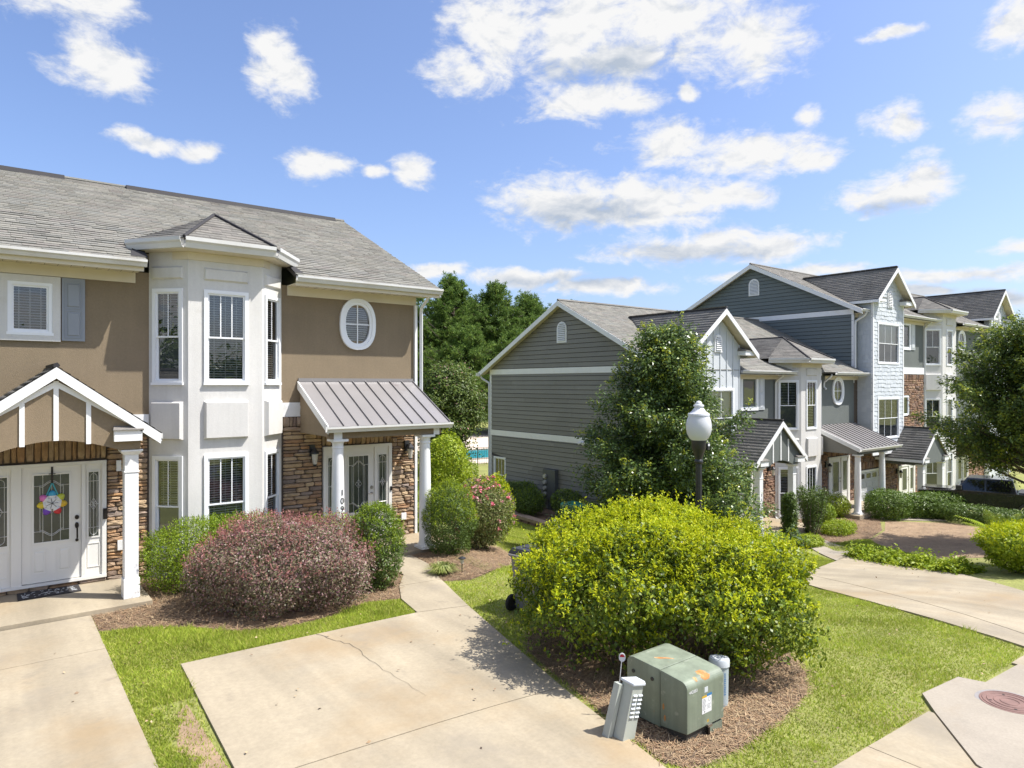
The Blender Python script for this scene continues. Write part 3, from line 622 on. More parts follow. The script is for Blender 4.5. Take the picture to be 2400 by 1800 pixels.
def stone_unit(seed):
    rd = random.Random(seed); fr_, bk = [], []
    for (x, z) in ((.12, 0), (.88, 0), (1, .2), (1, .8), (.88, 1), (.12, 1), (0, .8), (0, .2)):
        jx, jz = rd.uniform(-.05, .05), rd.uniform(-.08, .08)
        bk.append((x + jx * .4, z + jz * .4, 0)); fr_.append((.5 + (x + jx - .5) * .9, .5 + (z + jz - .5) * .84, .75 + rd.uniform(-.25, .25)))
    c = (.5 + rd.uniform(-.2, .2), .5 + rd.uniform(-.15, .15), 1.0); v = bk + fr_ + [c]
    f = [(i, (i + 1) % 8, 8 + (i + 1) % 8, 8 + i) for i in range(8)] + [(8 + i, 8 + (i + 1) % 8, 16) for i in range(8)]
    return v, f
STONES = [stone_unit(s) for s in range(8)]
SME = {}
def stone_mesh(k, m):
    if (k, m.name) not in SME:
        me = bpy.data.meshes.new('stone'); me.from_pydata(STONES[k][0], [], STONES[k][1]); me.materials.append(m); SME[(k, m.name)] = me
    return SME[(k, m.name)]
def stone_layout(a0, a1, z0, z1, holes=(), hmin=.05, hmax=.13, wmin=.14, wmax=.5, soldier=False):
    out = []; rd = random.Random(int(a0 * 100 + z0 * 10))
    if soldier:
        a = a0
        while a < a1 - .02:
            w = min(rd.uniform(.07, .14), a1 - a); out.append((a, z0, w, z1 - z0)); a += w
        return out
    z = z0
    while z < z1 - .02:
        h = rd.uniform(hmin, hmax); h = h if z + h < z1 - .04 else z1 - z; a = a0 - rd.uniform(0, .0)
        while a < a1 - .01:
            w = rd.uniform(wmin, wmax); w = w if a + w < a1 - .08 else a1 - a
            hid = any(h_[0] < a + w / 2 < h_[1] and h_[2] < z + h / 2 < h_[3] for h_ in holes)
            if not hid:
                if h > .1 and rd.random() < .35: out += [(a, z, w, h / 2), (a, z + h / 2, w, h / 2)]
                else: out.append((a, z, w, h))
            a += w
        z += h
    return out
def stones(fr, par, lays, m, limit=300, d=0.012, depth=(.025, .07), name='stone_veneer'):
    lay = []
    for L_ in lays:
        if not L_: continue
        a0, a1, z0, z1 = min(t[0] for t in L_), max(t[0] + t[2] for t in L_), min(t[1] for t in L_), max(t[1] + t[3] for t in L_)
        full = sum(t[2] * t[3] for t in L_) > .9 * (a1 - a0) * (z1 - z0); mb = MB()
        if full: mb.poly([fr.P(a0, d, z0), fr.P(a1, d, z0), fr.P(a1, d, z1), fr.P(a0, d, z1)])
        else:
            for a, z, w, h in L_: mb.poly([fr.P(a, d, z), fr.P(a + w, d, z), fr.P(a + w, d, z + h), fr.P(a, d, z + h)])
        b = mb.build(name, m_mortar, par, kind=None if full else 'stuff'); lay += [(*t, b) for t in L_]
    rest = {}
    lay = sorted(lay, key=lambda t: -t[2] * t[3]); rd = random.Random(5)
    for i, (a, z, w, h, base) in enumerate(lay):
        dp = rd.uniform(*depth); k = rd.randrange(8); o = Vector(fr.P(a + .004, d - .001, z + .004))
        if i < limit:
            Mx = Matrix.Translation(o) @ Matrix((( fr.u.x, 0, fr.n.x, 0), (fr.u.y, 0, fr.n.y, 0), (0, 1, 0, 0), (0, 0, 0, 1))) @ Matrix.Diagonal((w - .008, h - .008, dp, 1))
            shared('stone', stone_mesh(k, m), base, Mx)
        else:
            v = [tuple(o + fr.u * (x * (w - .008)) + Vector((0, 0, y * (h - .008))) + fr.n * (zz * dp)) for x, y, zz in STONES[k][0]]; rest.setdefault(base, MB()).add(v, STONES[k][1])
    for base, mb in rest.items(): mb.build('small_stones', m, base, kind='stuff')

SHM = {}
def shingles(par, pts, m, expo=.145, tab=.30, near=0, thick=.012, deck=True, name='roof', deckmat=None, jit=True, part=None, notch=None):
    """pts: planar convex polygon, first edge the eave; returns the roof part"""
    P = [Vector(p) for p in pts]; e = (P[1] - P[0]).normalized(); n = None
    for q in P[2:]:
        n = e.cross(q - P[0])
        if n.length > 1e-6: break
    n.normalize()
    if n.z < 0: P[0], P[1] = P[1], P[0]; P = [P[0], P[1]] + P[2:][::-1]; e = -e; n = -n
    s = n.cross(e)
    uv = [((p - P[0]).dot(e), (p - P[0]).dot(s)) for p in P]
    if part is None:
        part = MB().extr([tuple(p) for p in P], tuple(-n * .07)).build(name, deckmat or m_deck, par)
    org = Vector(ORG[part.name]); vmax = max(v for _, v in uv); rest = []; cells = []
    def span(v):
        xs = []
        for (u0, v0), (u1, v1) in zip(uv, uv[1:] + uv[:1]):
            if (v0 - v) * (v1 - v) <= 0 and v0 != v1: xs.append(u0 + (u1 - u0) * (v - v0) / (v1 - v0))
        return (min(xs), max(xs)) if len(xs) >= 2 else None
    v = -.02; row = 0; rd = random.Random(int(P[0].x * 10 + P[0].z * 7))
    while v < vmax - .02:
        a = span(min(max(v, .002) + .01, vmax - .003)); b = span(min(v + expo * .95, vmax - .003))
        if a:
            b = b or a; lo, hi = a; u = lo - rd.uniform(0, tab) ; 
            while u < hi:
                w = tab * (rd.uniform(.55, 1.35) if jit else 1); u0, u1 = max(u, lo), min(u + w, hi)
                if notch and v < notch[2] and u1 > notch[0] and u0 < notch[1]:
                    if u0 < notch[0] - .03: u1 = notch[0]
                    elif u1 > notch[1] + .03: u0 = notch[1]
                    else: u1 = u0
                if u1 - u0 > .03:
                    def top(uu): 
                        return min(max(uu, b[0]), b[1])
                    cells.append((u0, u1, top(u0), top(u1), v, thick * rd.uniform(.6, 1.5) if jit else thick))
                u += w
        v += expo; row += 1
    C = Vector((0, 0, 3.55)); full = [c for c in cells if abs(c[2] - c[0]) < 1e-6 and abs(c[3] - c[1]) < 1e-6]
    pick = set()
    if near:
        sc_ = sorted(full, key=lambda c: (P[0] + e * c[0] + s * c[4] - C).length)
        sc_ = [c for c in sc_ if (lambda p: -0.77 < (p.x * .789 - p.y * .614) / (p.x * .614 + p.y * .789) < .77)(P[0] + e * (c[0] + .1) + s * c[4])]
        pick = {id(c) for c in sc_[:near]}
    if 'u' not in SHM: SHM['u'] = {}
    for c in cells:
        u0, u1, t0, t1, vv, th = c
        if id(c) in pick:
            if m.name not in SHM['u']:
                me = bpy.data.meshes.new('shingle'); me.from_pydata([(0, 0, 0), (1, 0, 0), (1, 0, 1), (0, 0, 1), (1, 1.08, .15), (0, 1.08, .15)], [], [(0, 1, 2, 3), (3, 2, 4, 5), (0, 3, 5), (1, 4, 2)]); me.materials.append(m); SHM['u'][m.name] = me
            o = P[0] + e * (u0 + .002) + s * vv + n * .004
            Mx = Matrix.Translation(o) @ Matrix(((e.x, s.x, n.x, 0), (e.y, s.y, n.y, 0), (e.z, s.z, n.z, 0), (0, 0, 0, 1))) @ Matrix.Diagonal((u1 - u0 - .004, expo, th, 1))
            shared('shingle', SHM['u'][m.name], part, Mx)
        else:
            q = lambda uu, v_, h: tuple(P[0] + e * uu + s * v_ + n * h)
            rest.append([q(u0 + .002, vv, .004), q(u1 - .002, vv, .004), q(u1 - .002, vv, th + .004), q(u0 + .002, vv, th + .004), q(t1 - .002, vv + expo * 1.06, .006), q(t0 + .002, vv + expo * 1.06, .006)])
    if rest:
        A = np.array(rest, dtype=np.float32); k = len(A); me = bpy.data.meshes.new('shingles')
        base = (np.arange(k) * 6)[:, None]; f1 = base + np.array([0, 1, 2, 3]); f2 = base + np.array([3, 2, 4, 5])
        me.vertices.add(k * 6); me.vertices.foreach_set('co', (A.reshape(-1, 3) - np.array(org)).astype(np.float32).ravel())
        li = np.concatenate([f1, f2]).astype(np.int32); me.loops.add(li.size); me.loops.foreach_set('vertex_index', li.ravel()); me.polygons.add(2 * k); me.polygons.foreach_set('loop_start', np.arange(2 * k, dtype=np.int32) * 4)
        me.update(calc_edges=True); me.materials.append(m); o = bpy.data.objects.new('shingles', me); COL.objects.link(o); o.parent = part; ORG[o.name] = tuple(org); o['kind'] = 'stuff'
    return part

def siding(fr, par, z0, z1, expo, lim, m, name='siding_wall'):
    """lim(z) -> (a0, a1): extent of the wall at height z; every board a piece"""
    mb = MB(); N_ = 24; zs = [z0 + (z1 - z0) * i / N_ for i in range(N_ + 1)]
    for b0, b1 in zip(zs, zs[1:]):
        l0, l1 = lim(b0), lim(b1); mb.poly([fr.P(l0[0], 0, b0), fr.P(l0[1], 0, b0), fr.P(l1[1], 0, b1), fr.P(l1[0], 0, b1)])
    base = mb.build(name, m_deck, par); z = z0  # dark backing: its strips in the board gaps stand for lap shadows
    while z < z1 - .03:
        zt = min(z + expo, z1); l0, l1 = lim(z + .01), lim(zt)
        if l0[1] - l0[0] < .15: break
        if l1[1] - l1[0] < 0: l1 = ((l1[0] + l1[1]) / 2 - .01, (l1[0] + l1[1]) / 2 + .01)
        P = fr.P; ln = l0[1] - l0[0]; k = max(1, round(ln / 3.9)); cuts = [0] + sorted(min(.97, max(.03, (c + random.uniform(.25, .75)) / k)) for c in range(k if ln > 3 else 0)) + [1]; sag = random.uniform(-.002, .002)
        for c0, c1 in zip(cuts, cuts[1:]):
            if (c1 - c0) * ln < .12 and len(cuts) > 2: continue
            e0, e1 = (0 if c0 == 0 else .0025), (0 if c1 == 1 else .0025)
            A0, A1 = l0[0] + ln * c0 + e0, l0[0] + ln * c1 - e1; B0 = l1[0] if c0 == 0 else min(max(A0, l1[0]), l1[1]); B1 = l1[1] if c1 == 1 else max(min(A1, l1[1]), l1[0])
            if B1 - B0 < .005: B1 = B0 + .005
            dz = random.uniform(-.002, .002)
            MB().hexa([P(A0, .03 + dz, z + .02), P(A1, .03 + sag, z + .02), P(A1, .001, z + .02), P(A0, .001, z + .02), P(B0, .012, zt), P(B1, .012, zt), P(B1, .001, zt), P(B0, .001, zt)]).build('siding_board', m, base)
        z += expo
    return base

def gutter(par, p0, p1, m=None, h=.13, w=.12, name='gutter'):
    p0, p1 = Vector(p0), Vector(p1); t = (p1 - p0).normalized(); n = Vector((t.y, -t.x, 0))
    prof = [(0, 0), (.0, -h), (w * .55, -h), (w * .75, -h * .55), (w, -h * .35), (w, 0), (w - .012, 0), (w - .012, -h * .3), (w * .5, -h * .85), (.012, -h * .85), (.012, 0)]
    return MB().extr([tuple(p0 + n * a + Vector((0, 0, z))) for a, z in prof], tuple(p1 - p0)).build(name, m or m_gutter, par)
def beam(mb, p0, p1, down, thick):
    p0, p1 = Vector(p0), Vector(p1); return mb.extr([tuple(p0), tuple(p1), tuple(p1 - Vector((0, 0, down))), tuple(p0 - Vector((0, 0, down)))], thick)
def downspout(par, fr, a, ztop, zbot, d0=.45, w=.075):
    mb = MB(); mb.tube([fr.P(a, d0, ztop), fr.P(a, d0 - .05, ztop - .1), fr.P(a, .08, ztop - .32), fr.P(a, .06, ztop - .42), fr.P(a, .06, zbot + .12), fr.P(a, .16, zbot + .02)], w * .62, 4)
    return mb.build('downspout', m_downp, par)
def lantern(par, fr, a, z, d=.06):
    l = MB().fbox(fr, a - .06, a + .06, d - .06, d + .03, z - .02, z + .24).fbox(fr, a - .02, a + .02, d + .03, d + .16, z + .12, z + .15).build('wall_lantern', m_black, par)
    c = fr.P(a, d + .17, 0)
    MB().lathe((c[0], c[1], z), [(.012, .20), (.03, .16), (.09, .08), (.095, .05), (.085, .05), (.08, .045)], 8).lathe((c[0], c[1], z), [(.03, -.22), (.05, -.20), (.05, -.185)], 8).build('lantern_cage', m_black, l)
    MB().lathe((c[0], c[1], z), [(.045, -.18), (.075, .045)], 8).build('lantern_glass', m_lampgl, l)
def square_column(par, x, y, z0, z1, w=.2, name='porch_column'):
    h = w / 2; b = h + .018
    mb = MB().box(x - h, x + h, y - h, y + h, z0 + .34, z1 - .10).box(x - b, x + b, y - b, y + b, z0, z0 + .34)
    mb.box(x - h - .012, x + h + .012, y - h - .012, y + h + .012, z1 - .40, z1 - .37)
    mb.hexa([(x - h, y - h, z1 - .1), (x + h, y - h, z1 - .1), (x + h, y + h, z1 - .1), (x - h, y + h, z1 - .1), (x - h - .06, y - h - .06, z1 - .03), (x + h + .06, y - h - .06, z1 - .03), (x + h + .06, y + h + .06, z1 - .03), (x - h - .06, y + h + .06, z1 - .03)])
    mb.box(x - h - .06, x + h + .06, y - h - .06, y + h + .06, z1 - .03, z1)
    return mb.build(name, m_white, par, bevel=.006)
def round_column(par, x, y, z0, z1, r=.135, name='porch_column'):
    H = z1 - z0
    prof = [(r + .035, .05), (r + .04, .075), (r + .03, .10), (r + .012, .115), (r + .008, .15), (r, .16), (r, H * .35), (r * .94, H * .65), (r * .83, H - .2), (r * .83 + .012, H - .19), (r * .83 + .012, H - .17), (r * .83, H - .16), (r * .84, H - .1), (r + .01, H - .05)]
    mb = MB().lathe((x, y, z0), prof, 28); mb.box(x - r - .045, x + r + .045, y - r - .045, y + r + .045, z0, z0 + .05); mb.box(x - r - .03, x + r + .03, y - r - .03, y + r + .03, z1 - .05, z1)
    return mb.build(name, m_white, par, smooth=True)

def bay(par, x0, x1, f0, f1, yw, yf, z0, z1, wins, panels, gut_z, apex, mroof, near=0, fine=True, ov=.34):
    """bay with two canted sides; wins/panels: list of (z0, z1, rail)"""
    pl = [(x0, yw), (f0, yf), (f1, yf), (x1, yw)]; frs = []
    sides = []
    for (ax, ay), (bx, by) in zip(pl, pl[1:]):
        fr = Frame((ax, ay), (bx - ax, by - ay)); sides.append((fr, math.hypot(bx - ax, by - ay)))
    for k, (fr, ln) in enumerate(sides):
        holes = []; mg = .075 if k != 1 else ln * .2
        spec = []
        for wz0, wz1, rail in wins:
            a0, a1 = (mg + .01, ln - mg - .03) if k != 1 else (ln / 2 - .425, ln / 2 + .425)
            spec.append((a0, a1, wz0, wz1, rail)); holes.append(whole(a0, a1, wz0, wz1))
        wall(fr, 0, ln, z0, z1, holes, m_bay, par, 'bay_wall')
        for i, (a0, a1, wz0, wz1, rail) in enumerate(spec):
            window(fr, par, a0, a1, wz0, wz1, 3 if k == 1 else 2, rail, fine=fine, blind=1, low=(1 if k >= 1 else 2))
        for pz0, pz1, dd in panels:
            a0, a1 = (mg + .0, ln - mg - .02) if k != 1 else (ln / 2 - .425, ln / 2 + .425)
            MB().fpan(fr, a0, a1, .001, dd, pz0, pz1, .03).build('bay_panel', m_bay, par)
    # frieze, soffit, gutter
    def off(o):
        k = math.tan(R(22.5)); return [(x0 - o * .95, yw + .1), (f0 - o * k, yf - o), (f1 + o * k, yf - o), (x1 + o * .95, yw + .1)]
    pf = off(.03); mb = MB()
    for (ax, ay), (bx, by) in zip(pf, pf[1:]): mb.extr([(ax, ay, z1 - .15), (bx, by, z1 - .15), (bx, by, z1 + .0), (ax, ay, z1 + .0)], (Vector((by - ay, -(bx - ax), 0)).normalized() * -.03))
    mb.build('frieze_board', m_soffit, par)
    po = off(ov); MB().extr([(x, y, z1 + .002) for x, y in po], (0, 0, .03)).build('soffit', m_soffit, par)
    pg = off(ov - .0)
    for (ax, ay), (bx, by) in zip(pg, pg[1:]): gutter(par, (ax, ay, gut_z), (bx, by, gut_z), h=gut_z - z1 - .01)
    pr = off(ov + .03); A = apex; zz = gut_z - .02; yb = A[3]
    L_, FL, FR, R_ = [(x, y, zz) for x, y in pr]; ap = (A[0], A[1], A[2]); bk = (A[0], yb, A[2])
    r = shingles(par, [FL, FR, ap], mroof, name='bay_roof')
    sl = (A[2] - zz) / max(.01, (A[0] - L_[0]))
    shingles(par, [L_, FL, ap], mroof, part=r); shingles(par, [FR, R_, ap], mroof, part=r)
    MB().poly([L_, FL, ap]).poly([FR, R_, ap]).poly([FL, FR, ap]).build('roof_deck', m_deck, r)
    # side slopes running back into the main roof
    shingles(par, [(L_[0], L_[1] + (yb - A[1]) * 0 + .001, zz), L_, ap, bk] if False else [L_, (L_[0], L_[1] + .9, zz), bk, ap], mroof, part=r)
    shingles(par, [R_, (R_[0], R_[1] + .9, zz), bk, ap], mroof, part=r)
    MB().poly([L_, ap, bk, (L_[0], L_[1] + .9, zz)]).poly([R_, ap, bk, (R_[0], R_[1] + .9, zz)]).build('roof_deck', m_deck, r)
    hp = MB()
    for q in (FL, FR): hp.tube([Vector(q) + Vector((0, 0, .03)), Vector(ap) + Vector((0, 0, .03))], .035, 5)
    hp.tube([Vector(ap) + Vector((0, 0, .03)), Vector(bk) + Vector((0, 0, .03))], .035, 5); hp.build('hip_cap', m_ridge, r)
    return r

def gable_roof(par, xc, hw, zp, zt, yf, yb, ybl, mroof, rake=.2, expo=.14, tab=.3, near=0, ov=.0, name='gable_roof', cap=True, soff=True):
    """front-facing gable: ridge (xc, yf..yb), eaves yf..ybl"""
    Lf, Lb, Rf, Rb, Pf, Pb = (xc - hw, yf, zt), (xc - hw, ybl, zt), (xc + hw, yf, zt), (xc + hw, ybl, zt), (xc, yf, zp), (xc, yb, zp)
    r = shingles(par, [Lf, Lb, Pb, Pf], mroof, expo, tab, near, name=name)
    r2 = MB().extr([Rf, Rb, Pb, Pf], (0, 0, -.06)).build('roof_deck', m_deck, r); shingles(par, [Rf, Rb, Pb, Pf], mroof, expo, tab, 0, part=r)
    mb = MB(); dz = .035
    for a, b in ((Lf, Pf), (Rf, Pf)): beam(mb, (a[0], a[1] - .02, a[2] - .01), (b[0], b[1] - .02, b[2] - .01), rake, (0, .035, 0))
    mb.build('rake_board', m_white, par)
    if soff:
        mb = MB()
        for a, b in ((Lf, Pf), (Rf, Pf)): beam(mb, (a[0], a[1] + .016, a[2] - .10), (b[0], b[1] + .016, b[2] - .10), .03, (0, min(.45, ybl - yf - .03), 0))
        mb.build('gable_soffit', m_soffit, par)
    for a, b in ((Lf, Lb), (Rf, Rb)):
        if b[1] - a[1] > .1: beam(MB(), (a[0] + math.copysign(.01, xc - a[0]), a[1] + .02, a[2] - .02), (b[0] + math.copysign(.01, xc - b[0]), b[1], b[2] - .02), .13, (math.copysign(.03, a[0] - xc), 0, 0)).build('eave_board', m_white, par)
    if cap: MB().tube([Vector(Pf) + Vector((0, 0, .02)), Vector(Pb) + Vector((0, 0, .02))], .05, 5).build('ridge_cap', m_ridge, r)
    return r
def corbel(par, xc, hw, y0, y1, z0, z1, mroof=None):
    c = MB().box(xc - hw, xc + hw, y0, y1, z0, z1).build('eave_return', m_white, par)
    MB().hexa([(xc - hw - .02, y0 - .03, z1 + .001), (xc + hw + .02, y0 - .03, z1 + .001), (xc + hw + .02, y1, z1 + .001), (xc - hw - .02, y1, z1 + .001), (xc - hw - .02, y0 - .03, z1 + .02), (xc + hw + .02, y0 - .03, z1 + .02), (xc + hw - .04, y1, z1 + .14), (xc - hw + .04, y1, z1 + .14)]).build('return_roof', m_shingle2, c)
def gable_vent(par, fr, a, z0, z1, w, d=.0):
    r = w / 2; zc = z1 - r
    def arch(rr, dd, zb): return [fr.P(a - rr, dd, zb), fr.P(a + rr, dd, zb)] + [fr.P(a + rr * math.cos(math.pi * k / 10), dd, zc + rr * math.sin(math.pi * k / 10)) for k in range(11)]
    v = MB().extr(arch(r, d + .05, z0), Vector(fr.n) * -.05).build('gable_vent', m_white, par)
    MB().poly(arch(r - .07, d + .052, z0 + .07)).build('vent_void', m_shutter, v)
    zz = z0 + .08
    while zz < z1 - .1:
        h = (r - .075) * (1 if zz < zc else math.sqrt(max(.02, 1 - ((zz - zc) / (r - .07)) ** 2)))
        MB().hexa([fr.P(a - h, d + .085, zz), fr.P(a + h, d + .085, zz), fr.P(a + h, d + .053, zz + .012), fr.P(a - h, d + .053, zz + .012), fr.P(a - h, d + .085, zz + .01), fr.P(a + h, d + .085, zz + .01), fr.P(a + h, d + .053, zz + .055), fr.P(a - h, d + .053, zz + .055)]).build('louvre', m_white, v); zz += .075

# ------------------------------------------------------------------ tan townhouse
def tan_house():
    h = thing('townhouse', 'tan stucco townhouse with white bay window and house number 1091 on a porch column', 'townhouse', (3, 15, -.25))
    F = Frame((0, 14.9), (1, 0))
    wl = whole(.37, 1.0, 4.45, 5.45, .06)
    ov = (6.99 - .29, 6.99 + .29, 4.95 - .39, 4.95 + .39)
    wall(F, -8, 8.55, 2.85, 5.72, [wl, ov, (2.7, 5.1, 2.85, 5.6)], m_tan, h)
    wall(F, -8, 8.55, -.3, 2.849, [(2.7, 5.1, -.3, 2.849)], m_mortar, h, 'lower_wall')
    sw_ = MB(); sw_.poly([(8.55, 14.9, -.3), (8.55, 25.1, -.3), (8.55, 25.1, 5.8), (8.55, 20, 8.45), (8.55, 14.9, 5.8)]); sw_.poly([(-8, 14.9, -.3), (-8, 25.1, -.3), (-8, 25.1, 5.8), (-8, 20, 8.45), (-8, 14.9, 5.8)]); sw_.poly([(-8, 25.1, -.3), (8.55, 25.1, -.3), (8.55, 25.1, 5.8), (-8, 25.1, 5.8)])
    sw_.build('side_wall', m_siding, h)
    # roof
    zy = lambda y: 5.875 + (y - 14.33) * 2.725 / 5.67
    r = None
    for xa, xb, ya in ((-8.3, 2.47, 14.33), (2.475, 5.315, 14.93), (5.32, 8.93, 14.33)):
        d_ = MB().extr([(xa, ya, zy(ya)), (xb, ya, zy(ya)), (xb, 20, 8.60), (xa, 20, 8.60)], (0, 0, -.07)).build('roof' if r is None else 'roof_deck', m_deck, h if r is None else r)
        r = r or d_
    shingles(h, [(-8.3, 14.33, 5.875), (8.93, 14.33, 5.875), (8.93, 20, 8.60), (-8.3, 20, 8.60)], m_shingle, .142, .31, near=300, part=r, thick=.016, notch=(10.76, 13.63, .66))
    MB().extr([(-8.3, 25.67, 5.875), (8.93, 25.67, 5.875), (8.93, 20.003, 8.60), (-8.3, 20.003, 8.60)], (0, 0, -.07)).build('rear_slope', m_shingle, r)
    for a, b in ((-8.3, 1.62), (2.95, 8.6)): MB().hexa([(a, 19.84, 8.545), (b, 19.84, 8.545), (b, 20.16, 8.545), (a, 20.16, 8.545), (a, 19.9, 8.66), (b, 19.9, 8.66), (b, 20.1, 8.66), (a, 20.1, 8.66)]).build('ridge_vent', m_ridge, r)
    mb = MB(); mb.tube([(-8.3, 20, 8.615), (8.93, 20, 8.615)], .05, 5); mb.build('ridge_cap', m_shingle, r)
    mb = MB(); beam(mb, (8.9, 14.32, 5.86), (8.9, 20, 8.585), .18, (.035, 0, 0)); beam(mb, (8.9, 25.68, 5.86), (8.9, 20, 8.585), .18, (.035, 0, 0)); mb.build('rake_board', m_white, h)
    # eaves: two runs beside the bay
    for a, b in ((-8.3, 2.46), (5.32, 8.95)):
        gutter(h, (a, 14.34, 5.87), (b, 14.34, 5.87))
        MB().box(a, b - .04, 14.345, 14.365, 5.66, 5.80).build('fascia', m_soffit, h)
        so = MB().box(a, b - .06, 14.367, 14.87, 5.70, 5.715).build('soffit', m_soffit, h)
        x = a + .1; vm = MB()
        while x < b - .15:
            vm.box(x, x + .02, 14.52, 14.54, 5.694, 5.699); vm.box(x + .1, x + .104, 14.37, 14.86, 5.697, 5.6995); x += .2
        vm.build('soffit_vent', m_hole, so, kind='stuff')
        MB().box(a if a > -5 else -8, b - .1 if b < 5 else 8.55, 14.865, 14.897, 5.50, 5.698).build('frieze_board', m_soffit, h)
    # flashing where the eaves stop at the bay
    MB().extr([(2.22, 14.45, 5.93), (2.5, 14.45, 5.93), (2.5, 14.88, 6.15), (2.3, 14.88, 6.15)], (0, 0, .03)).build('flashing', m_ridge, h)
    MB().extr([(5.33, 14.45, 5.93), (5.52, 14.45, 5.93), (5.45, 14.88, 6.15), (5.33, 14.88, 6.15)], (0, 0, .03)).build('flashing', m_ridge, h)
    MB().box(8.5, 8.565, 14.83, 14.9, -.15, 5.5).build('corner_trim', m_white, h)
    downspout(h, F, 8.68, 5.76, -.15)
    # upper window, shutters
    MB().ring(F, .25, 1.15, 4.32, 5.49, .12, .001, .05).build('window_surround', m_bay, h)
    window(F, h, .37, 1.03, 4.44, 5.37, 1, None, .06, blind=1, d=.0)
    shutter(F, h, 1.17, 1.53, 4.34, 5.49); shutter(F, h, -.13, .23, 4.34, 5.49)
    oval_window(F, h, 6.99, 4.95, .45, .60)
    # band board
    for a, b in ((2.05, 2.59), (5.21, 5.80)): MB().fbox(F, a, b, .001, .04, 2.70 if a < 3 else 2.83, 2.96 if a < 3 else 3.14).build('band_board', m_white, h)
    bay(h, 2.6, 5.2, 3.18, 4.60, 14.9, 14.32, -.3, 6.12, [(.28, 2.15, 1.16), (3.55, 5.41, 4.47)], [(5.59, 5.84, .045), (2.46, 3.21, .09)], 6.33, (3.92, 15.35, 7.12, 16.95), m_shingle2)
    # stone
    lay = [stone_layout(1.885, 2.57, -.16, 2.69, hmin=.05, hmax=.12, wmin=.12, wmax=.36),
           stone_layout(.0, 1.87, 2.15, 2.62, soldier=True),
           stone_layout(-.3, 1.87, -.16, -.055, wmin=.25, wmax=.55, hmin=.1, hmax=.11),
           stone_layout(5.23, 6.11, -.16, 2.60, hmin=.05, hmax=.11, wmin=.16, wmax=.5),
           stone_layout(5.23, 5.8, 2.60, 2.825, soldier=True),
           stone_layout(7.88, 8.49, -.16, 2.60, hmin=.05, hmax=.13, wmin=.12, wmax=.38),
           stone_layout(6.12, 7.87, 2.14, 2.5, soldier=True)]
    stones(F, h, lay, m_stone)
    # doors
    door(F, h, -.30, 1.87, -.02, 2.12, (.57, 1.47), [(.07, .42), (1.53, 1.80)], (.75, 1.28, .71, 1.91))
    door(F, h, 6.13, 7.86, -.02, 2.12, (6.62, 7.40), [(6.2, 6.55), (7.46, 7.78)], (6.75, 7.24, .55, 1.86), hw=m_nickel)
    # left porch with its gable
    gable_roof(h, .965, 1.52, 3.83, 2.70, 13.18, 14.88, 14.88, m_shingle2, .18, .14, .3)
    MB().extr([(.965 - 1.22, 13.27, 2.43)] + [(.965 - .9 + 1.8 * k / 14, 13.27, 2.43 + .20 * math.sin(math.pi * k / 14)) for k in range(15)] + [(.965 + 1.22, 13.27, 2.43), (.965 + 1.22, 13.27, 2.86), (.965, 13.27, 3.73), (.965 - 1.22, 13.27, 2.86)], (0, .06, 0)).build('gable_panel', m_tan, h)
    MB().box(2.12, 2.18, 13.33, 14.88, 2.40, 2.72).box(-.26, -.20, 13.33, 14.88, 2.40, 2.72).build('porch_beam', m_tan, h)
    for xo, zb, zt in ((-.45, 2.555, 3.24), (0, 2.63, 3.6), (.45, 2.555, 3.24)): MB().box(.965 + xo - .035, .965 + xo + .035, 13.248, 13.269, zb, zt).build('gable_stick', m_white, h)
    mb = MB()
    for sg in (-1, 1): mb.extr([(.965 + sg * 1.30, 13.249, 2.80), (.965, 13.249, 3.60), (.965, 13.249, 3.50), (.965 + sg * 1.30, 13.249, 2.70)], (0, .019, 0))
    mb.build('gable_trim', m_white, h)
    corbel(h, .965 + 1.02, .21, 13.16, 13.42, 2.58, 2.76); corbel(h, .965 - 1.02, .21, 13.16, 13.42, 2.58, 2.76)
    MB().box(.965 + 1.38, .965 + 1.55, 13.17, 14.85, 2.60, 2.69).build('porch_gutter', m_gutter, h)
    square_column(h, 2.06, 13.45, -.15, 2.42, .215); square_column(h, -.14, 13.45, -.15, 2.42, .215)
    MB().box(1.81, 1.88, 14.77, 14.81, 1.02, 1.22).build('doorbell', m_bronze, h)
    MB().box(2.05, 2.14, 14.79, 14.84, .40, .58).build('outlet_cover', m_white, h); MB().box(2.03, 2.11, 14.79, 14.84, 1.9, 2.1).build('switch_box', m_white, h)
    sl = MB().box(-2.3, 2.33, 13.02, 14.895, -.45, -.15).build('porch_slab', m_conc, h, bevel=.01)
    # right porch with metal awning
    aw = MB().extr([(5.57, 14.9, 3.60), (8.46, 14.9, 3.60), (8.46, 13.2, 2.68), (5.57, 13.2, 2.68)], (0, 0, -.05)).build('awning_roof', m_deck, h)
    sl_ = Vector((0, -1.7, -.92)).normalized(); nn = Vector((0, -sl_.z, sl_.y)) * -1; nn = Vector((0, -.476, .88)).normalized(); n_ = 9; w_ = (8.46 - 5.57) / n_
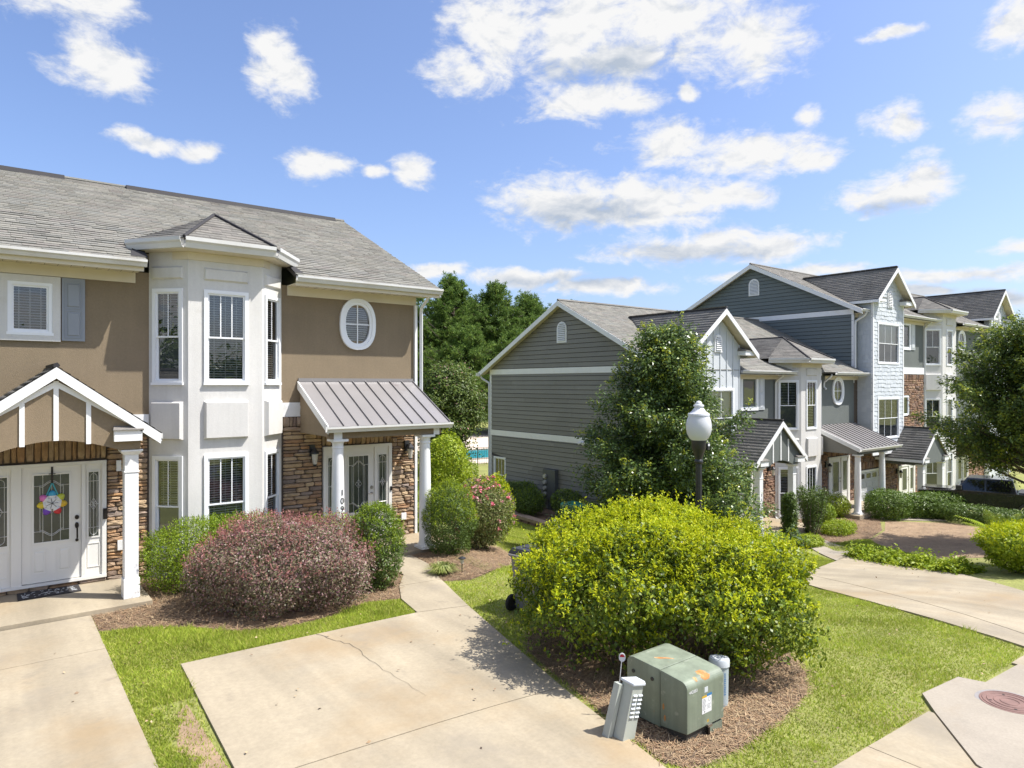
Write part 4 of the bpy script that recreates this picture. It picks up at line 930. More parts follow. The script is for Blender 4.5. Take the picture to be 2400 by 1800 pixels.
    for k in range(n_):
        a, b = 5.57 + k * w_, 5.57 + (k + 1) * w_
        q = lambda x, t, hgt: tuple(Vector((x, 14.9, 3.60)) + Vector((0, -1.70, -.92)) * t + nn * hgt)
        mb = MB().hexa([q(a + .002, 1.012, .002), q(b - .012, 1.012, .002), q(b - .012, 0, .002), q(a + .002, 0, .002), q(a + .002, 1.012, .012), q(b - .012, 1.012, .012), q(b - .012, 0, .012), q(a + .002, 0, .012)])
        mb.hexa([q(b - .012, 1.012, .002), q(b + .0, 1.012, .002), q(b + .0, 0, .002), q(b - .012, 0, .002), q(b - .012, 1.012, .045), q(b, 1.012, .045), q(b, 0, .045), q(b - .012, 0, .045)])
        mb.build('metal_roof_panel', m_metal, aw)
    MB().box(5.57, 8.46, 14.86, 14.898, 3.60, 3.68).build('awning_flashing', m_metal, aw)
    gutter(h, (5.5, 13.2, 2.68), (8.5, 13.2, 2.68), h=.12)
    mb = MB(); beam(mb, (5.545, 14.88, 3.61), (5.545, 13.2, 2.70), .17, (.025, 0, 0)); beam(mb, (8.462, 14.88, 3.61), (8.462, 13.2, 2.70), .17, (.025, 0, 0)); mb.build('awning_rake', m_white, h, kind='stuff')
    z0 = 2.45
    for k in range(5):
        za, zb = 2.47 + k * .2, 2.47 + k * .2 + .2
        ya = max(13.3, 14.9 - (3.5 - za) / .92 * 1.7) ; yb = max(13.3, 14.9 - (3.5 - min(zb, 3.45)) / .92 * 1.7)
        MB().hexa([(5.60, ya, za), (5.625, ya, za), (5.625, 14.88, za), (5.60, 14.88, za), (5.61, yb, zb), (5.625, yb, zb), (5.625, 14.88, zb), (5.61, 14.88, zb)]).build('cheek_board', m_tan, h)
    MB().box(5.63, 8.3, 13.30, 13.46, 2.42, 2.62).build('porch_beam', m_tan, h)
    MB().box(8.1, 8.25, 13.29, 13.47, 2.405, 2.63).box(5.72, 5.90, 13.288, 13.47, 2.40, 2.61).build('beam_cap', m_white, h)
    MB().box(5.63, 8.4, 13.47, 14.88, 2.60, 2.63).build('porch_ceiling', m_soffit, h)
    c1 = round_column(h, 5.86, 13.42, -.15, 2.41); c2 = round_column(h, 7.95, 13.42, -.15, 2.41)
    for ch, z in zip('1091', (1.30, 1.13, .96, .79)):
        me = text_mesh(ch, .175, .004); me.materials.append(m_black)
        shared('house_number', me, c1, Matrix.Translation((5.90, 13.287, z)) @ Matrix.Rotation(R(90), 4, 'X'))
    lantern(h, F, 5.86, 1.95, .075); lantern(h, F, 8.26, 1.93, .085)
    MB().fbox(F, 8.10, 8.23, .08, .12, .24, .40).build('outlet_cover', m_white, h); MB().fbox(F, 7.81, 7.86, .076, .095, .98, 1.08).build('doorbell', m_bronze, h)
    MB().box(5.46, 8.62, 13.29, 14.895, -.45, -.15).build('porch_slab', m_conc, h, bevel=.01)
    return h
tan_house()

# ------------------------------------------------------------------ grey two-storey house
def panel_garage(par, fr, a0, a1, z0, z1, m, frame=.09):
    d_ = MB().ring(fr, a0 - frame, a1 + frame, z0 - .0, z1 + frame, frame, .001, .07).build('garage_door', m_door, par)
    n = 4; hh = (z1 - z0) / n; cols = 4; cw = (a1 - a0) / cols
    for r in range(n):
        b0 = z0 + r * hh
        for c in range(cols):
            x0, x1 = a0 + c * cw, a0 + (c + 1) * cw
            if r == n - 1:
                p = MB().ring(fr, x0, x1, b0, b0 + hh, .09, .001, .03).build('garage_panel', m, d_)
                MB().poly([fr.P(x0 + .09, .012, b0 + .09), fr.P(x1 - .09, .012, b0 + .09), fr.P(x1 - .09, .012, b0 + hh - .09), fr.P(x0 + .09, .012, b0 + hh - .09)]).build('garage_window', m_carg, d_)
            else:
                MB().fbox(fr, x0 + .001, x1 - .001, .001, .02, b0 + .004, b0 + hh - .004).fpan(fr, x0 + .08, x1 - .08, .0205, .035, b0 + .09, b0 + hh - .09, .025).build('garage_panel', m, d_)
    return d_

def grey_house():
    h = thing('townhouse', 'two storey dark grey townhouse with broad sided gable end behind the big tree', 'townhouse', (24, 18, -1.9))
    F = Frame((0, 15.5), (1, 0)); G = Frame((18.6, 25.5), (0, -1))
    gl = lambda z: (0.02, 9.98) if z < 4.05 else (max(0, (z - 4.2) / .52), 10 - max(0, (z - 4.2) / .52))
    wn = (.28, 1.16, -1.29, .24)
    def lim(z): return gl(z)
    base = siding(G, h, -2.0, 1.20, .185, lambda z: (1.17, 9.9) if z < .26 else (.1, 9.9), m_siding)
    siding(G, h, 1.46, 3.98, .185, lambda z: (.1, 9.9), m_siding)
    siding(G, h, 4.22, 6.75, .185, lambda z: ((z - 4.2) / .52 + .05, 10 - (z - 4.2) / .52 - .05), m_siding)
    siding(G, h, -2.0, -1.3, .185, lambda z: (.1, 1.17), m_siding); siding(G, h, -1.3, .26, .185, lambda z: (.1, .28), m_siding)
    for z0, z1 in ((1.21, 1.455), (3.98, 4.215)): MB().fbox(G, -.02, 10.0, .001, .035, z0, z1).build('band_board', m_white, h)
    for a0, a1 in ((-.03, .1), (9.9, 10.03)): MB().fbox(G, a0, a1, .001, .03, -2.0, 3.975).build('corner_trim', m_white, h)
    window(G, h, .28, 1.17, -1.3, .25, 3, -.57, .07, blind=0, low=2)
    gable_vent(h, G, 4.93, 5.22, 6.08, .58)
    # meter cabinet, light, conduit
    mc = MB().fbox(G, 3.95, 4.72, .03, .22, -1.21, .04).build('meter_cabinet', m_meter, h, bevel=.01)
    for z in (-.25, -.49, -.73, -.97):
        c = G.P(4.13, .22, z); MB().disc(G, 4.13, z, .221, .24, .10, .10, 16).build('meter_ring', m_nickel, mc); MB().disc(G, 4.13, z, .241, .31, .078, .078, 16).build('meter_dial', m_mglass, mc)
    MB().fbox(G, 4.2, 4.4, .04, .14, -1.9, -1.215).build('conduit_box', m_meter, h); MB().fbox(G, 5.86, 6.06, .03, .13, -1.7, -.86).build('conduit_box', m_meter, h)
    fl = MB().disc(G, 6.17, 1.33, .036, .06, .06, .06).build('flood_light', m_white, h)
    for s in (-1, 1):
        c0 = Vector(G.P(6.17, .05, 1.30)); c1 = Vector(G.P(6.17 + s * .14, .18, 1.22)); MB().tube([c0, c0.lerp(c1, .5), c1], [.02, .05, .06], 10).build('lamp_head', m_white, fl)
    # facade
    wu = whole(23.45, 24.4, 2.62, 3.78, .12)
    wall(F, 18.6, 32.5, -2.2, 4.2, [wu, (30.98 - .33, 30.98 + .33, 3.23 - .4, 3.23 + .4), (26.0, 29.0, -2.2, 3.9)], m_gstucco, h)
    window(F, h, 23.33, 24.52, 2.5, 3.9, 1, None, .12, blind=2, fine=False); shutter(F, h, 24.54, 24.95, 2.52, 3.88, m_batten); shutter(F, h, 22.9, 23.31, 2.52, 3.88, m_batten)
    oval_window(F, h, 30.95, 3.23, .52, .64)
    MB().poly([(18.6, 25.5, -2.2), (32.5, 25.5, -2.2), (32.5, 25.5, 4.2), (18.6, 25.5, 4.2)]).build('rear_wall', m_siding, h)
    r = shingles(h, [(18.28, 15.0, 4.07), (32.48, 15.0, 4.07), (32.48, 20.5, 6.90), (18.28, 20.5, 6.90)], m_shingle, .15, .32, name='roof')
    MB().extr([(18.28, 26.0, 4.07), (32.48, 26.0, 4.07), (32.48, 20.503, 6.90), (18.28, 20.503, 6.90)], (0, 0, -.07)).build('rear_slope', m_shingle, r)
    MB().tube([(18.28, 20.5, 6.92), (32.48, 20.5, 6.92)], .06, 5).build('ridge_cap', m_shingle2, r)
    mb = MB(); beam(mb, (18.26, 14.95, 4.06), (18.26, 20.5, 6.89), .2, (.035, 0, 0)); beam(mb, (18.26, 26.05, 4.06), (18.26, 20.5, 6.89), .2, (.035, 0, 0)); mb.build('rake_board', m_white, h)
    mb = MB(); beam(mb, (18.297, 15.0, 3.98), (18.297, 20.5, 6.79), .02, (.30, 0, 0)); beam(mb, (18.297, 26.0, 3.98), (18.297, 20.5, 6.79), .02, (.30, 0, 0)); mb.build('gable_soffit', m_soffit, h)
    MB().box(18.2, 18.28, 25.9, 26.12, 3.92, 4.05).build('gutter_end', m_gutter, h)
    for a, b in ((22.6, 26.45), (29.75, 33.0)):
        gutter(h, (a, 15.0, 4.08), (b, 15.0, 4.08)); MB().box(a, b, 15.02, 15.48, 3.90, 3.92).build('soffit', m_soffit, h); MB().box(a, b, 15.46, 15.495, 3.74, 3.897).build('frieze_board', m_soffit, h)
    GB = Frame((18.6, 25.5), (0, -1))
    mb = MB(); mb.tube([(18.35, 26.0, 3.95), (18.4, 25.9, 3.8), (18.54, 25.56, 3.6), (18.54, 25.54, 3.4), (18.54, 25.54, -1.9)], .05, 4); mb.build('downspout', m_downp, h)
    downspout(h, F, 25.72, 3.97, -2.0, .42); downspout(h, F, 29.62, 3.97, 3.3, .42)
    bay(h, 25.85, 29.2, 26.72, 28.33, 15.5, 14.9, -2.2, 4.40, [(-1.95, .12, -.95), (1.65, 3.71, 2.66)], [(3.89, 4.2, .045), (.5, 1.3, .09)], 4.61, (27.55, 16.2, 5.55, 17.85), m_shingle2, fine=False, ov=.42)
    # cross gable over the garage bump
    FB = Frame((0, 15.0), (1, 0)); xc = 21.15
    wall(FB, 19.55, 22.55, .4, 4.5, [whole(19.95, 22.15, 1.2, 3.4, .09)], m_batten, h, 'batten_wall')
    MB().extr([(19.55, 15.0, 4.5), (22.55, 15.0, 4.5), (22.55, 15.0, 4.95), (xc, 15.0, 6.1), (19.75, 15.0, 4.95)], (0, .02, 0)).build('gable_wall', m_batten, h)
    MB().poly([(22.55, 15.0, .4), (22.55, 15.5, .4), (22.55, 15.5, 4.5), (22.55, 15.0, 4.5)]).poly([(19.55, 15.0, .4), (19.55, 15.5, .4), (19.55, 15.5, 4.5), (19.55, 15.0, 4.5)]).poly([(19.55, 15.0, .4), (22.55, 15.0, .4), (22.55, 15.5, .4), (19.55, 15.5, .4)]).build('bump_side', m_batten, h)
    x = 19.7
    while x < 22.5:
        zt = 6.1 - abs(x - xc) * .8; w0 = 3.42 if 19.9 < x < 22.2 else .4; MB().fbox(FB, x - .02, x + .02, .001, .025, w0, zt).build('batten', m_batten, h); x += .4
    gable_vent(h, FB, xc, 4.7, 5.35, .45)
    gable_roof(h, xc, 2.05, 6.27, 4.68, 14.62, 19.3, 16.2, m_shingle2, .2, .16, .34)
    corbel(h, xc + 1.55, .3, 14.66, 15.0, 4.62, 4.78); corbel(h, xc - 1.55, .3, 14.66, 15.0, 4.62, 4.78)
    window(FB, h, 19.95, 22.15, 1.2, 3.4, 3, 2.3, .09, blind=3, fine=False)
    panel_garage(h, F, 19.5, 22.0, -1.95, .2, m_garage)
    # porch
    gable_roof(h, 22.72, 1.66, 2.22, .86, 13.35, 15.48, 15.48, m_shingle2, .2, .15, .32)
    MB().extr([(22.72 - 1.3, 13.45, .62)] + [(22.72 - .8 + 1.6 * k / 10, 13.45, .62 + .18 * math.sin(math.pi * k / 10)) for k in range(11)] + [(22.72 + 1.3, 13.45, .62), (22.72 + 1.3, 13.45, 1.05), (22.72, 13.45, 2.1), (22.72 - 1.3, 13.45, 1.05)], (0, .06, 0)).build('gable_panel', m_gstucco, h)
    for xo, zb, zt in ((-.5, .74, 1.55), (0, .8, 1.95), (.5, .74, 1.55)): MB().box(22.72 + xo - .035, 22.72 + xo + .035, 13.43, 13.449, zb, zt).build('gable_stick', m_white, h)
    corbel(h, 22.72 + 1.2, .24, 13.33, 13.62, .68, .86); corbel(h, 22.72 - 1.2, .24, 13.33, 13.62, .68, .86)
    MB().box(24.0, 24.06, 13.52, 15.48, .55, .86).box(21.38, 21.44, 13.52, 15.48, .55, .86).build('porch_beam', m_gstucco, h)
    a1 = square_column(h, 21.6, 13.62, -1.85, .62, .215); a2 = square_column(h, 23.78, 13.62, -1.85, .60, .215)
    me = text_mesh('1', .15, .004); me.materials.append(m_ink)
    for z in (-.35, -.52, -.69): shared('house_number', me, a1, Matrix.Translation((21.62, 13.505, z)) @ Matrix.Rotation(R(90), 4, 'X'))
    MB().box(20.6, 25.2, 13.3, 15.49, -2.3, -1.85).build('porch_slab', m_conc, h)
    door(F, h, 22.4, 24.75, -1.84, .28, (23.25, 24.15), [(22.5, 23.1), (24.3, 24.65)], (23.48, 23.95, -1.0, .02), came=False, arched=True)
    lay = [stone_layout(24.8, 25.84, -2.05, .9, hmin=.05, hmax=.12, wmin=.14, wmax=.4),
           stone_layout(29.25, 30.02, -2.05, .62, hmin=.06, hmax=.13, wmin=.15, wmax=.42),
           stone_layout(31.98, 32.5, -2.05, .62, hmin=.06, hmax=.13, wmin=.15, wmax=.4),
           stone_layout(30.03, 31.97, .26, .62, soldier=True)]
    stones(F, h, lay, m_stone2)
    lantern(h, F, 25.2, .05, .09)
    # awning porch
    aw = MB().extr([(28.75, 15.5, 1.72), (32.45, 15.5, 1.72), (32.45, 13.45, .86), (28.75, 13.45, .86)], (0, 0, -.05)).build('awning_roof', m_deck, h)
    n_ = 11; w_ = 3.7 / n_; nn = Vector((0, -.387, .922))
    for k in range(n_):
        a, b = 28.75 + k * w_, 28.75 + (k + 1) * w_
        q = lambda x, t, hg: tuple(Vector((x, 15.5, 1.72)) + Vector((0, -2.05, -.86)) * t + nn * hg)
        mb = MB().hexa([q(a + .002, 1.01, .002), q(b - .014, 1.01, .002), q(b - .014, 0, .002), q(a + .002, 0, .002), q(a + .002, 1.01, .012), q(b - .014, 1.01, .012), q(b - .014, 0, .012), q(a + .002, 0, .012)])
        mb.hexa([q(b - .014, 1.01, .002), q(b, 1.01, .002), q(b, 0, .002), q(b - .014, 0, .002), q(b - .014, 1.01, .05), q(b, 1.01, .05), q(b, 0, .05), q(b - .014, 0, .05)]).build('metal_roof_panel', m_metal, aw)
    gutter(h, (28.7, 13.45, .86), (32.5, 13.45, .86))
    mb = MB(); beam(mb, (28.72, 15.48, 1.73), (28.72, 13.45, .88), .18, (.03, 0, 0)); mb.build('awning_rake', m_white, h)
    MB().extr([(28.79, 15.48, .62), (28.79, 13.6, .62), (28.79, 13.6, .80), (28.79, 15.48, 1.60)], (.03, 0, 0)).build('cheek_wall', m_siding, h)
    MB().box(28.82, 32.3, 13.55, 13.75, .60, .80).build('porch_beam', m_gstucco, h)
    round_column(h, 28.98, 13.66, -1.9, .60); round_column(h, 31.2, 13.66, -1.9, .60)
    MB().box(28.6, 32.45, 13.4, 15.49, -2.4, -1.9).build('porch_slab', m_conc, h)
    door(F, h, 30.04, 31.96, -1.88, .24, (30.2, 31.15), [(31.3, 31.8)], (30.42, 30.95, -1.35, .0), came=False, hw=m_nickel)
    lantern(h, F, 29.75, -.15, .09)
    return h
grey_house()

# ------------------------------------------------------------------ three-storey row
def shakes(fr, par, a0, a1, z0, z1, holes, m, expo=.19, name='shake_siding'):
    wall(fr, a0, a1, z0, z1, holes, m_batten, par, 'shake_wall'); out = []; rd = random.Random(3); z = z0
    while z < z1 - .05:
        a = a0 - rd.uniform(0, .15)
        while a < a1:
            w = rd.uniform(.13, .30); b0, b1 = max(a, a0), min(a + w, a1); a += w
            if b1 - b0 < .03: continue
            zz0 = z + rd.uniform(-.035, .02); zt = min(z + expo + .02, z1); pieces = [(b0, b1)]
            for h_ in holes:
                if h_[2] - .02 < z + expo / 2 < h_[3] + .02:
                    pieces = [p for q in pieces for p in ((q[0], min(q[1], h_[0])), (max(q[0], h_[1]), q[1])) if p[1] - p[0] > .02]
            for p0, p1 in pieces: out.append((p0 + .003, p1 - .003, zz0, zt, rd.uniform(.016, .028)))
        z += expo
    mb = MB()
    for p0, p1, q0, q1, t in out:
        P = fr.P; mb.add([P(p0, .002, q0), P(p1, .002, q0), P(p1, t, q0), P(p0, t, q0), P(p1, .004, q1), P(p0, .004, q1)], [(0, 1, 2, 3), (3, 2, 4, 5), (0, 3, 5), (1, 4, 2)])
    return mb.build(name, m, par, kind='stuff')

def tall_house():
    h = thing('townhouse', 'three storey townhouse row with pale shake bump and slate green gable', 'townhouse', (43, 18, -2.4))
    F = Frame((0, 15.5), (1, 0)); G = Frame((32.5, 26.1), (0, -1))
    siding(G, h, 3.0, 6.84, .185, lambda z: (.1, 10.58), m_siding2)
    siding(G, h, 7.1, 9.75, .185, lambda z: ((z - 7.05) / .52 + .05, 10.6 - (z - 7.05) / .52 - .05), m_siding2)
    MB().fbox(G, 0, 10.6, .001, .035, 6.85, 7.09).build('band_board', m_white, h); MB().fbox(G, 10.5, 10.62, .001, .03, 3.6, 6.845).build('corner_trim', m_white, h)
    gable_vent(h, G, 5.35, 8.24, 9.14, .62)
    wu = whole(36.95, 38.55, 5.45, 6.65, .12); sm = whole(37.45, 38.45, 1.9, 2.95, .08); ov = (45.65 - .36, 45.65 + .36, 6.07 - .4, 6.07 + .4)
    wall(F, 32.5, 53.9, 4.07, 7.1, [wu, ov, (40.6, 43.9, 4.07, 7.0)], m_gstucco, h)
    wall(F, 32.5, 43.9, -2.9, 4.069, [sm, (40.6, 43.9, -2.9, 4.069)], m_mortar, h, 'lower_wall'); wall(F, 43.9, 53.9, 1.0, 4.069, [], m_gstucco, h); wall(F, 43.9, 53.9, -2.9, .999, [], m_mortar, h, 'lower_wall')
    MB().poly([(53.9, 15.5, -2.9), (53.9, 26.1, -2.9), (53.9, 26.1, 7.1), (53.9, 20.8, 9.8), (53.9, 15.5, 7.1)]).poly([(32.5, 26.1, -2.9), (53.9, 26.1, -2.9), (53.9, 26.1, 7.1), (32.5, 26.1, 7.1)]).poly([(32.5, 15.5, -2.9), (32.5, 26.1, -2.9), (32.5, 26.1, 3.0), (32.5, 15.5, 3.0)]).build('side_wall', m_siding2, h)
    r = shingles(h, [(32.18, 15.0, 7.03), (54.3, 15.0, 7.03), (54.3, 20.8, 9.90), (32.18, 20.8, 9.90)], m_shingle2, .16, .36, name='roof')
    MB().extr([(32.18, 26.6, 7.03), (54.3, 26.6, 7.03), (54.3, 20.803, 9.90), (32.18, 20.803, 9.90)], (0, 0, -.07)).build('rear_slope', m_shingle2, r)
    MB().tube([(32.18, 20.8, 9.92), (54.3, 20.8, 9.92)], .06, 5).build('ridge_cap', m_shingle2, r)
    mb = MB(); beam(mb, (32.16, 14.95, 7.02), (32.16, 20.8, 9.89), .22, (.035, 0, 0)); beam(mb, (32.16, 26.65, 7.02), (32.16, 20.8, 9.89), .22, (.035, 0, 0)); mb.build('rake_board', m_white, h)
    mb = MB(); beam(mb, (32.197, 15.0, 6.92), (32.197, 20.8, 9.78), .02, (.30, 0, 0)); beam(mb, (32.197, 26.6, 6.92), (32.197, 20.8, 9.78), .02, (.30, 0, 0)); mb.build('gable_soffit', m_soffit, h)
    for a, b in ((32.1, 32.85), (36.15, 41.2), (44.4, 49.3), (52.6, 54.3)):
        gutter(h, (a, 15.0, 7.05), (b, 15.0, 7.05)); MB().box(a + .4, b, 15.02, 15.48, 6.87, 6.89).build('soffit', m_soffit, h); MB().box(max(a, 32.6), min(b, 53.9), 15.46, 15.495, 6.70, 6.867).build('frieze_board', m_soffit, h)
    mb = MB(); mb.tube([(32.6, 14.95, 6.92), (32.6, 15.05, 6.75), (32.43, 15.38, 6.5), (32.43, 15.4, 6.3), (32.43, 15.4, 4.3)], .05, 4); mb.build('downspout', m_downp, h)
    downspout(h, F, 40.35, 6.94, -2.3, .42); downspout(h, F, 53.7, 6.94, -2.3, .42)
    # shake bump
    B = Frame((0, 14.8), (1, 0)); S = Frame((32.85, 15.5), (0, -1)); W3, W2 = (33.34, 35.62, 4.5, 6.47), (33.34, 35.62, .92, 2.9)
    shakes(B, h, 32.93, 36.02, .36, 7.48, [W3, W2], m_shake); shakes(S, h, 0, .7, .36, 7.5, [], m_shake)
    MB().poly([(36.1, 14.8, .36), (36.1, 15.5, .36), (36.1, 15.5, 7.5), (36.1, 14.8, 7.5)]).poly([(32.85, 14.8, .36), (36.1, 14.8, .36), (36.1, 15.5, .36), (32.85, 15.5, .36)]).build('bump_side', m_batten, h)
    MB().box(32.83, 32.93, 14.77, 14.86, .36, 7.48).build('corner_trim', m_white, h); MB().box(36.02, 36.12, 14.77, 14.86, .36, 7.48).build('corner_trim', m_white, h); MB().box(32.83, 36.12, 14.78, 14.83, .20, .36).build('band_board', m_white, h)
    xc = 34.6
    tri = MB().extr([(32.85, 14.8, 7.48), (36.1, 14.8, 7.48), (36.1, 14.8, 7.7), (xc, 14.8, 8.95), (32.85, 14.8, 7.7)], (0, .02, 0)).build('gable_wall', m_batten, h)
    z = 7.48; out = MB(); rd = random.Random(9)
    while z < 8.85:
        hw = min(1.6, (8.92 - z) / .83); a = xc - hw
        while a < xc + hw - .05:
            w = rd.uniform(.13, .3); b = min(a + w, xc + hw); q0 = z + rd.uniform(-.03, .02); t = rd.uniform(.018, .03); P = B.P
            out.add([P(a + .003, .002, q0), P(b - .003, .002, q0), P(b - .003, t, q0), P(a + .003, t, q0), P(b - .003, .004, z + .2), P(a + .003, .004, z + .2)], [(0, 1, 2, 3), (3, 2, 4, 5)]); a = b
        z += .19
    out.build('shake_siding', m_shake, h, kind='stuff')
    gable_vent(h, B, xc, 7.2, 8.05, .55)
    gable_roof(h, xc, 2.0, 9.12, 7.48, 14.42, 19.2, 16.0, m_shingle2, .2, .16, .34)
    corbel(h, xc + 1.4, .34, 14.46, 14.8, 7.40, 7.58); corbel(h, xc - 1.4, .3, 14.46, 14.8, 7.40, 7.58)
    for W in (W3, W2):
        window(B, h, *W, 3, (W[2] + W[3]) / 2, .08, blind=3 if W is W3 else 1, low=2, fine=False, lowcols=3)
    panel_garage(h, F, 32.98, 35.46, -2.32, -.68, m_garage)
    # recess
    window(F, h, 36.83, 38.67, 5.33, 6.77, 1, None, .12, blind=1, fine=False); shutter(F, h, 38.7, 39.2, 5.35, 6.75, m_batten); shutter(F, h, 36.3, 36.8, 5.35, 6.75, m_batten)
    window(F, h, 37.45, 38.45, 1.9, 2.95, 1, None, .08, blind=1, fine=False)
    MB().fbox(F, 36.12, 40.3, .001, .05, 4.07, 4.42).build('band_board', m_white, h)
    lay = [stone_layout(36.14, 40.25, 1.2, 3.78, holes=[(37.43, 38.47, 1.88, 2.97)], hmin=.08, hmax=.16, wmin=.2, wmax=.5),
           stone_layout(36.14, 40.25, 3.78, 4.06, soldier=True),
           stone_layout(35.6, 37.12, -2.6, 1.0, hmin=.08, hmax=.16, wmin=.2, wmax=.5),
           stone_layout(39.15, 40.5, -2.6, 1.0, hmin=.08, hmax=.16, wmin=.2, wmax=.5),
           stone_layout(32.6, 32.85, -2.6, .3, hmin=.07, hmax=.14),
           stone_layout(32.86, 35.58, -.55, -.2, soldier=True),
           stone_layout(32.86, 35.58, -.2, .3, hmin=.08, hmax=.14),
           stone_layout(43.6, 44.6, -2.6, 1.0, hmin=.09, hmax=.18, wmin=.25, wmax=.55),
           stone_layout(46.6, 49.2, -2.6, 1.0, hmin=.09, hmax=.18, wmin=.25, wmax=.55)]
    stones(F, h, lay, m_stone2)
    bay(h, 40.3, 44.0, 41.25, 43.1, 15.5, 14.9, -2.9, 7.36, [(-2.3, -.3, -1.3), (.81, 2.77, 1.8), (4.56, 6.54, 5.55)], [(6.75, 7.12, .045), (3.2, 4.1, .09), (-.1, .6, .09)], 7.56, (42.2, 16.2, 8.45, 17.8), m_shingle2, fine=False, ov=.45)
    oval_window(F, h, 45.65, 6.07, .55, .64)
    # second bump
    B2 = Frame((0, 15.2), (1, 0)); xc = 50.85
    V = (49.6, 51.95, 4.7, 6.68)
    wall(B2, 49.35, 52.45, -2.9, 7.6, [whole(*V, .08)], m_batten, h, 'batten_wall')
    MB().extr([(49.35, 15.2, 7.6), (52.45, 15.2, 7.6), (52.45, 15.2, 7.9), (xc, 15.2, 9.2), (49.35, 15.2, 7.9)], (0, .02, 0)).build('gable_wall', m_batten, h)
    MB().poly([(49.35, 15.2, -2.9), (49.35, 15.5, -2.9), (49.35, 15.5, 7.6), (49.35, 15.2, 7.6)]).build('bump_side', m_batten, h)
    x = 49.55
    while x < 52.4: MB().fbox(B2, x - .025, x + .025, .001, .03, 6.75, 9.2 - abs(x - xc) * .83).build('batten', m_batten, h); x += .42
    window(B2, h, *V, 3, 5.7, .08, blind=2, fine=False, lowcols=3)
    gable_vent(h, B2, xc, 7.35, 8.2, .5)
    gable_roof(h, xc, 2.1, 9.45, 7.62, 14.8, 19.8, 16.3, m_shingle2, .2, .17, .36); corbel(h, xc + 1.5, .34, 14.84, 15.2, 7.5, 7.7); corbel(h, xc - 1.5, .3, 14.84, 15.2, 7.5, 7.7)
    window(F, h, 52.6, 53.6, 5.3, 6.7, 1, None, .12, blind=1, fine=False)
    # porch of the middle unit
    xc = 36.15
    gable_roof(h, xc, 1.62, 1.40, .02, 13.3, 15.48, 15.48, m_shingle2, .2, .16, .34)
    MB().extr([(xc - 1.25, 13.4, -.22), (xc + 1.25, 13.4, -.22), (xc + 1.25, 13.4, .25), (xc, 13.4, 1.28), (xc - 1.25, 13.4, .25)], (0, .06, 0)).build('gable_panel', m_gstucco, h)
    corbel(h, xc + 1.15, .24, 13.28, 13.58, -.15, .03); corbel(h, xc - 1.15, .24, 13.28, 13.58, -.15, .03)
    MB().box(xc - 1.3, xc - 1.22, 13.47, 15.48, -.3, .0).box(xc + 1.22, xc + 1.3, 13.47, 15.48, -.3, .0).build('porch_beam', m_gstucco, h)
    square_column(h, xc - 1.15, 13.55, -2.45, -.24, .25); square_column(h, xc + 1.13, 13.55, -2.45, -.24, .25)
    MB().box(34.6, 39.3, 13.2, 15.49, -2.9, -2.42).build('porch_slab', m_conc, h)
    door(F, h, 37.16, 39.1, -2.42, -.66, (37.35, 38.35), [(38.5, 38.95)], (37.6, 38.1, -1.95, -.85), came=False, hw=m_nickel)
    lantern(h, F, 36.9, -1.0, .1)
    panel_garage(h, F, 40.62, 43.3, -2.45, -.72, m_garage2)
    door(F, h, 44.66, 46.55, -2.5, -.7, (44.85, 45.7), [(45.85, 46.4)], (45.05, 45.5, -2.0, -.85), came=False, hw=m_nickel)
    MB().extr([(44.1, 15.5, .95), (47.4, 15.5, .95), (47.4, 13.6, .1), (44.1, 13.6, .1)], (0, 0, -.06)).build('awning_roof', m_metal, h)
    MB().extr([(44.15, 15.48, -.1), (44.15, 13.7, -.1), (44.15, 13.7, .03), (44.15, 15.48, .85)], (.04, 0, 0)).build('cheek_wall', m_siding, h)
    round_column(h, 44.3, 13.75, -2.6, -.12); round_column(h, 47.1, 13.75, -2.6, -.12); MB().box(44.15, 47.3, 13.65, 13.85, -.11, .03).build('porch_beam', m_gstucco, h)
    return h
tall_house()

# ------------------------------------------------------------------ vegetation
def unit(a): return a / np.maximum(np.linalg.norm(a, axis=-1, keepdims=True), 1e-6)
def leaves(name, m, parent, pos, nrm, L, W, jitter=.7, droop=0.0, kind='stuff', along=None):
    n = len(pos); nrm = unit(nrm + rng.normal(0, jitter, (n, 3))); t = along if along is not None else rng.normal(0, 1, (n, 3))
    if along is not None: t = t + rng.normal(0, .45, (n, 3))
    t = t - (t * nrm).sum(1, keepdims=True) * nrm; t = unit(t); t[:, 2] -= droop; s = np.cross(nrm, t)
    l = (L * rng.uniform(.5, 1.5, (n, 1))); w = (W * rng.uniform(.7, 1.25, (n, 1))); mid = pos + t * l * .45 + nrm * l * .10
    V = np.stack([pos, mid + s * w * .5, pos + t * l, mid - s * w * .5], 1)
    return bulk(name, m, parent, V, 4, kind)
def lump(d, seed, k=3.0, amp=.12):
    r = np.random.default_rng(seed); out = np.zeros(len(d))
    for i in range(7):
        v = r.normal(0, 1, 3) * k * (1 + i * .35); out += np.sin(d @ v + r.uniform(0, 6.28)) / (1 + i * .35)
    return 1 + amp * out / 2.2
def shell(n, rad, p=2.4, seed=0, depth=.35, amp=.10, k=3.0, zmin=-1.0, bias=0.0):
    d = unit(rng.normal(0, 1, (int(n * 1.6), 3)) + np.array([0, 0, bias])); d = d[d[:, 2] > zmin][:n]
    r = 1 / ((np.abs(d) ** p).sum(1) ** (1 / p)) * lump(d, seed, k, amp) * (1 - depth * rng.random(len(d)) ** 1.8)
    q = d * r[:, None] * np.array(rad); nn = unit(d / np.array(rad)); return q, nn
def rotz(q, a): c, s = math.cos(a), math.sin(a); return np.stack([q[:, 0] * c - q[:, 1] * s, q[:, 0] * s + q[:, 1] * c, q[:, 2]], 1)
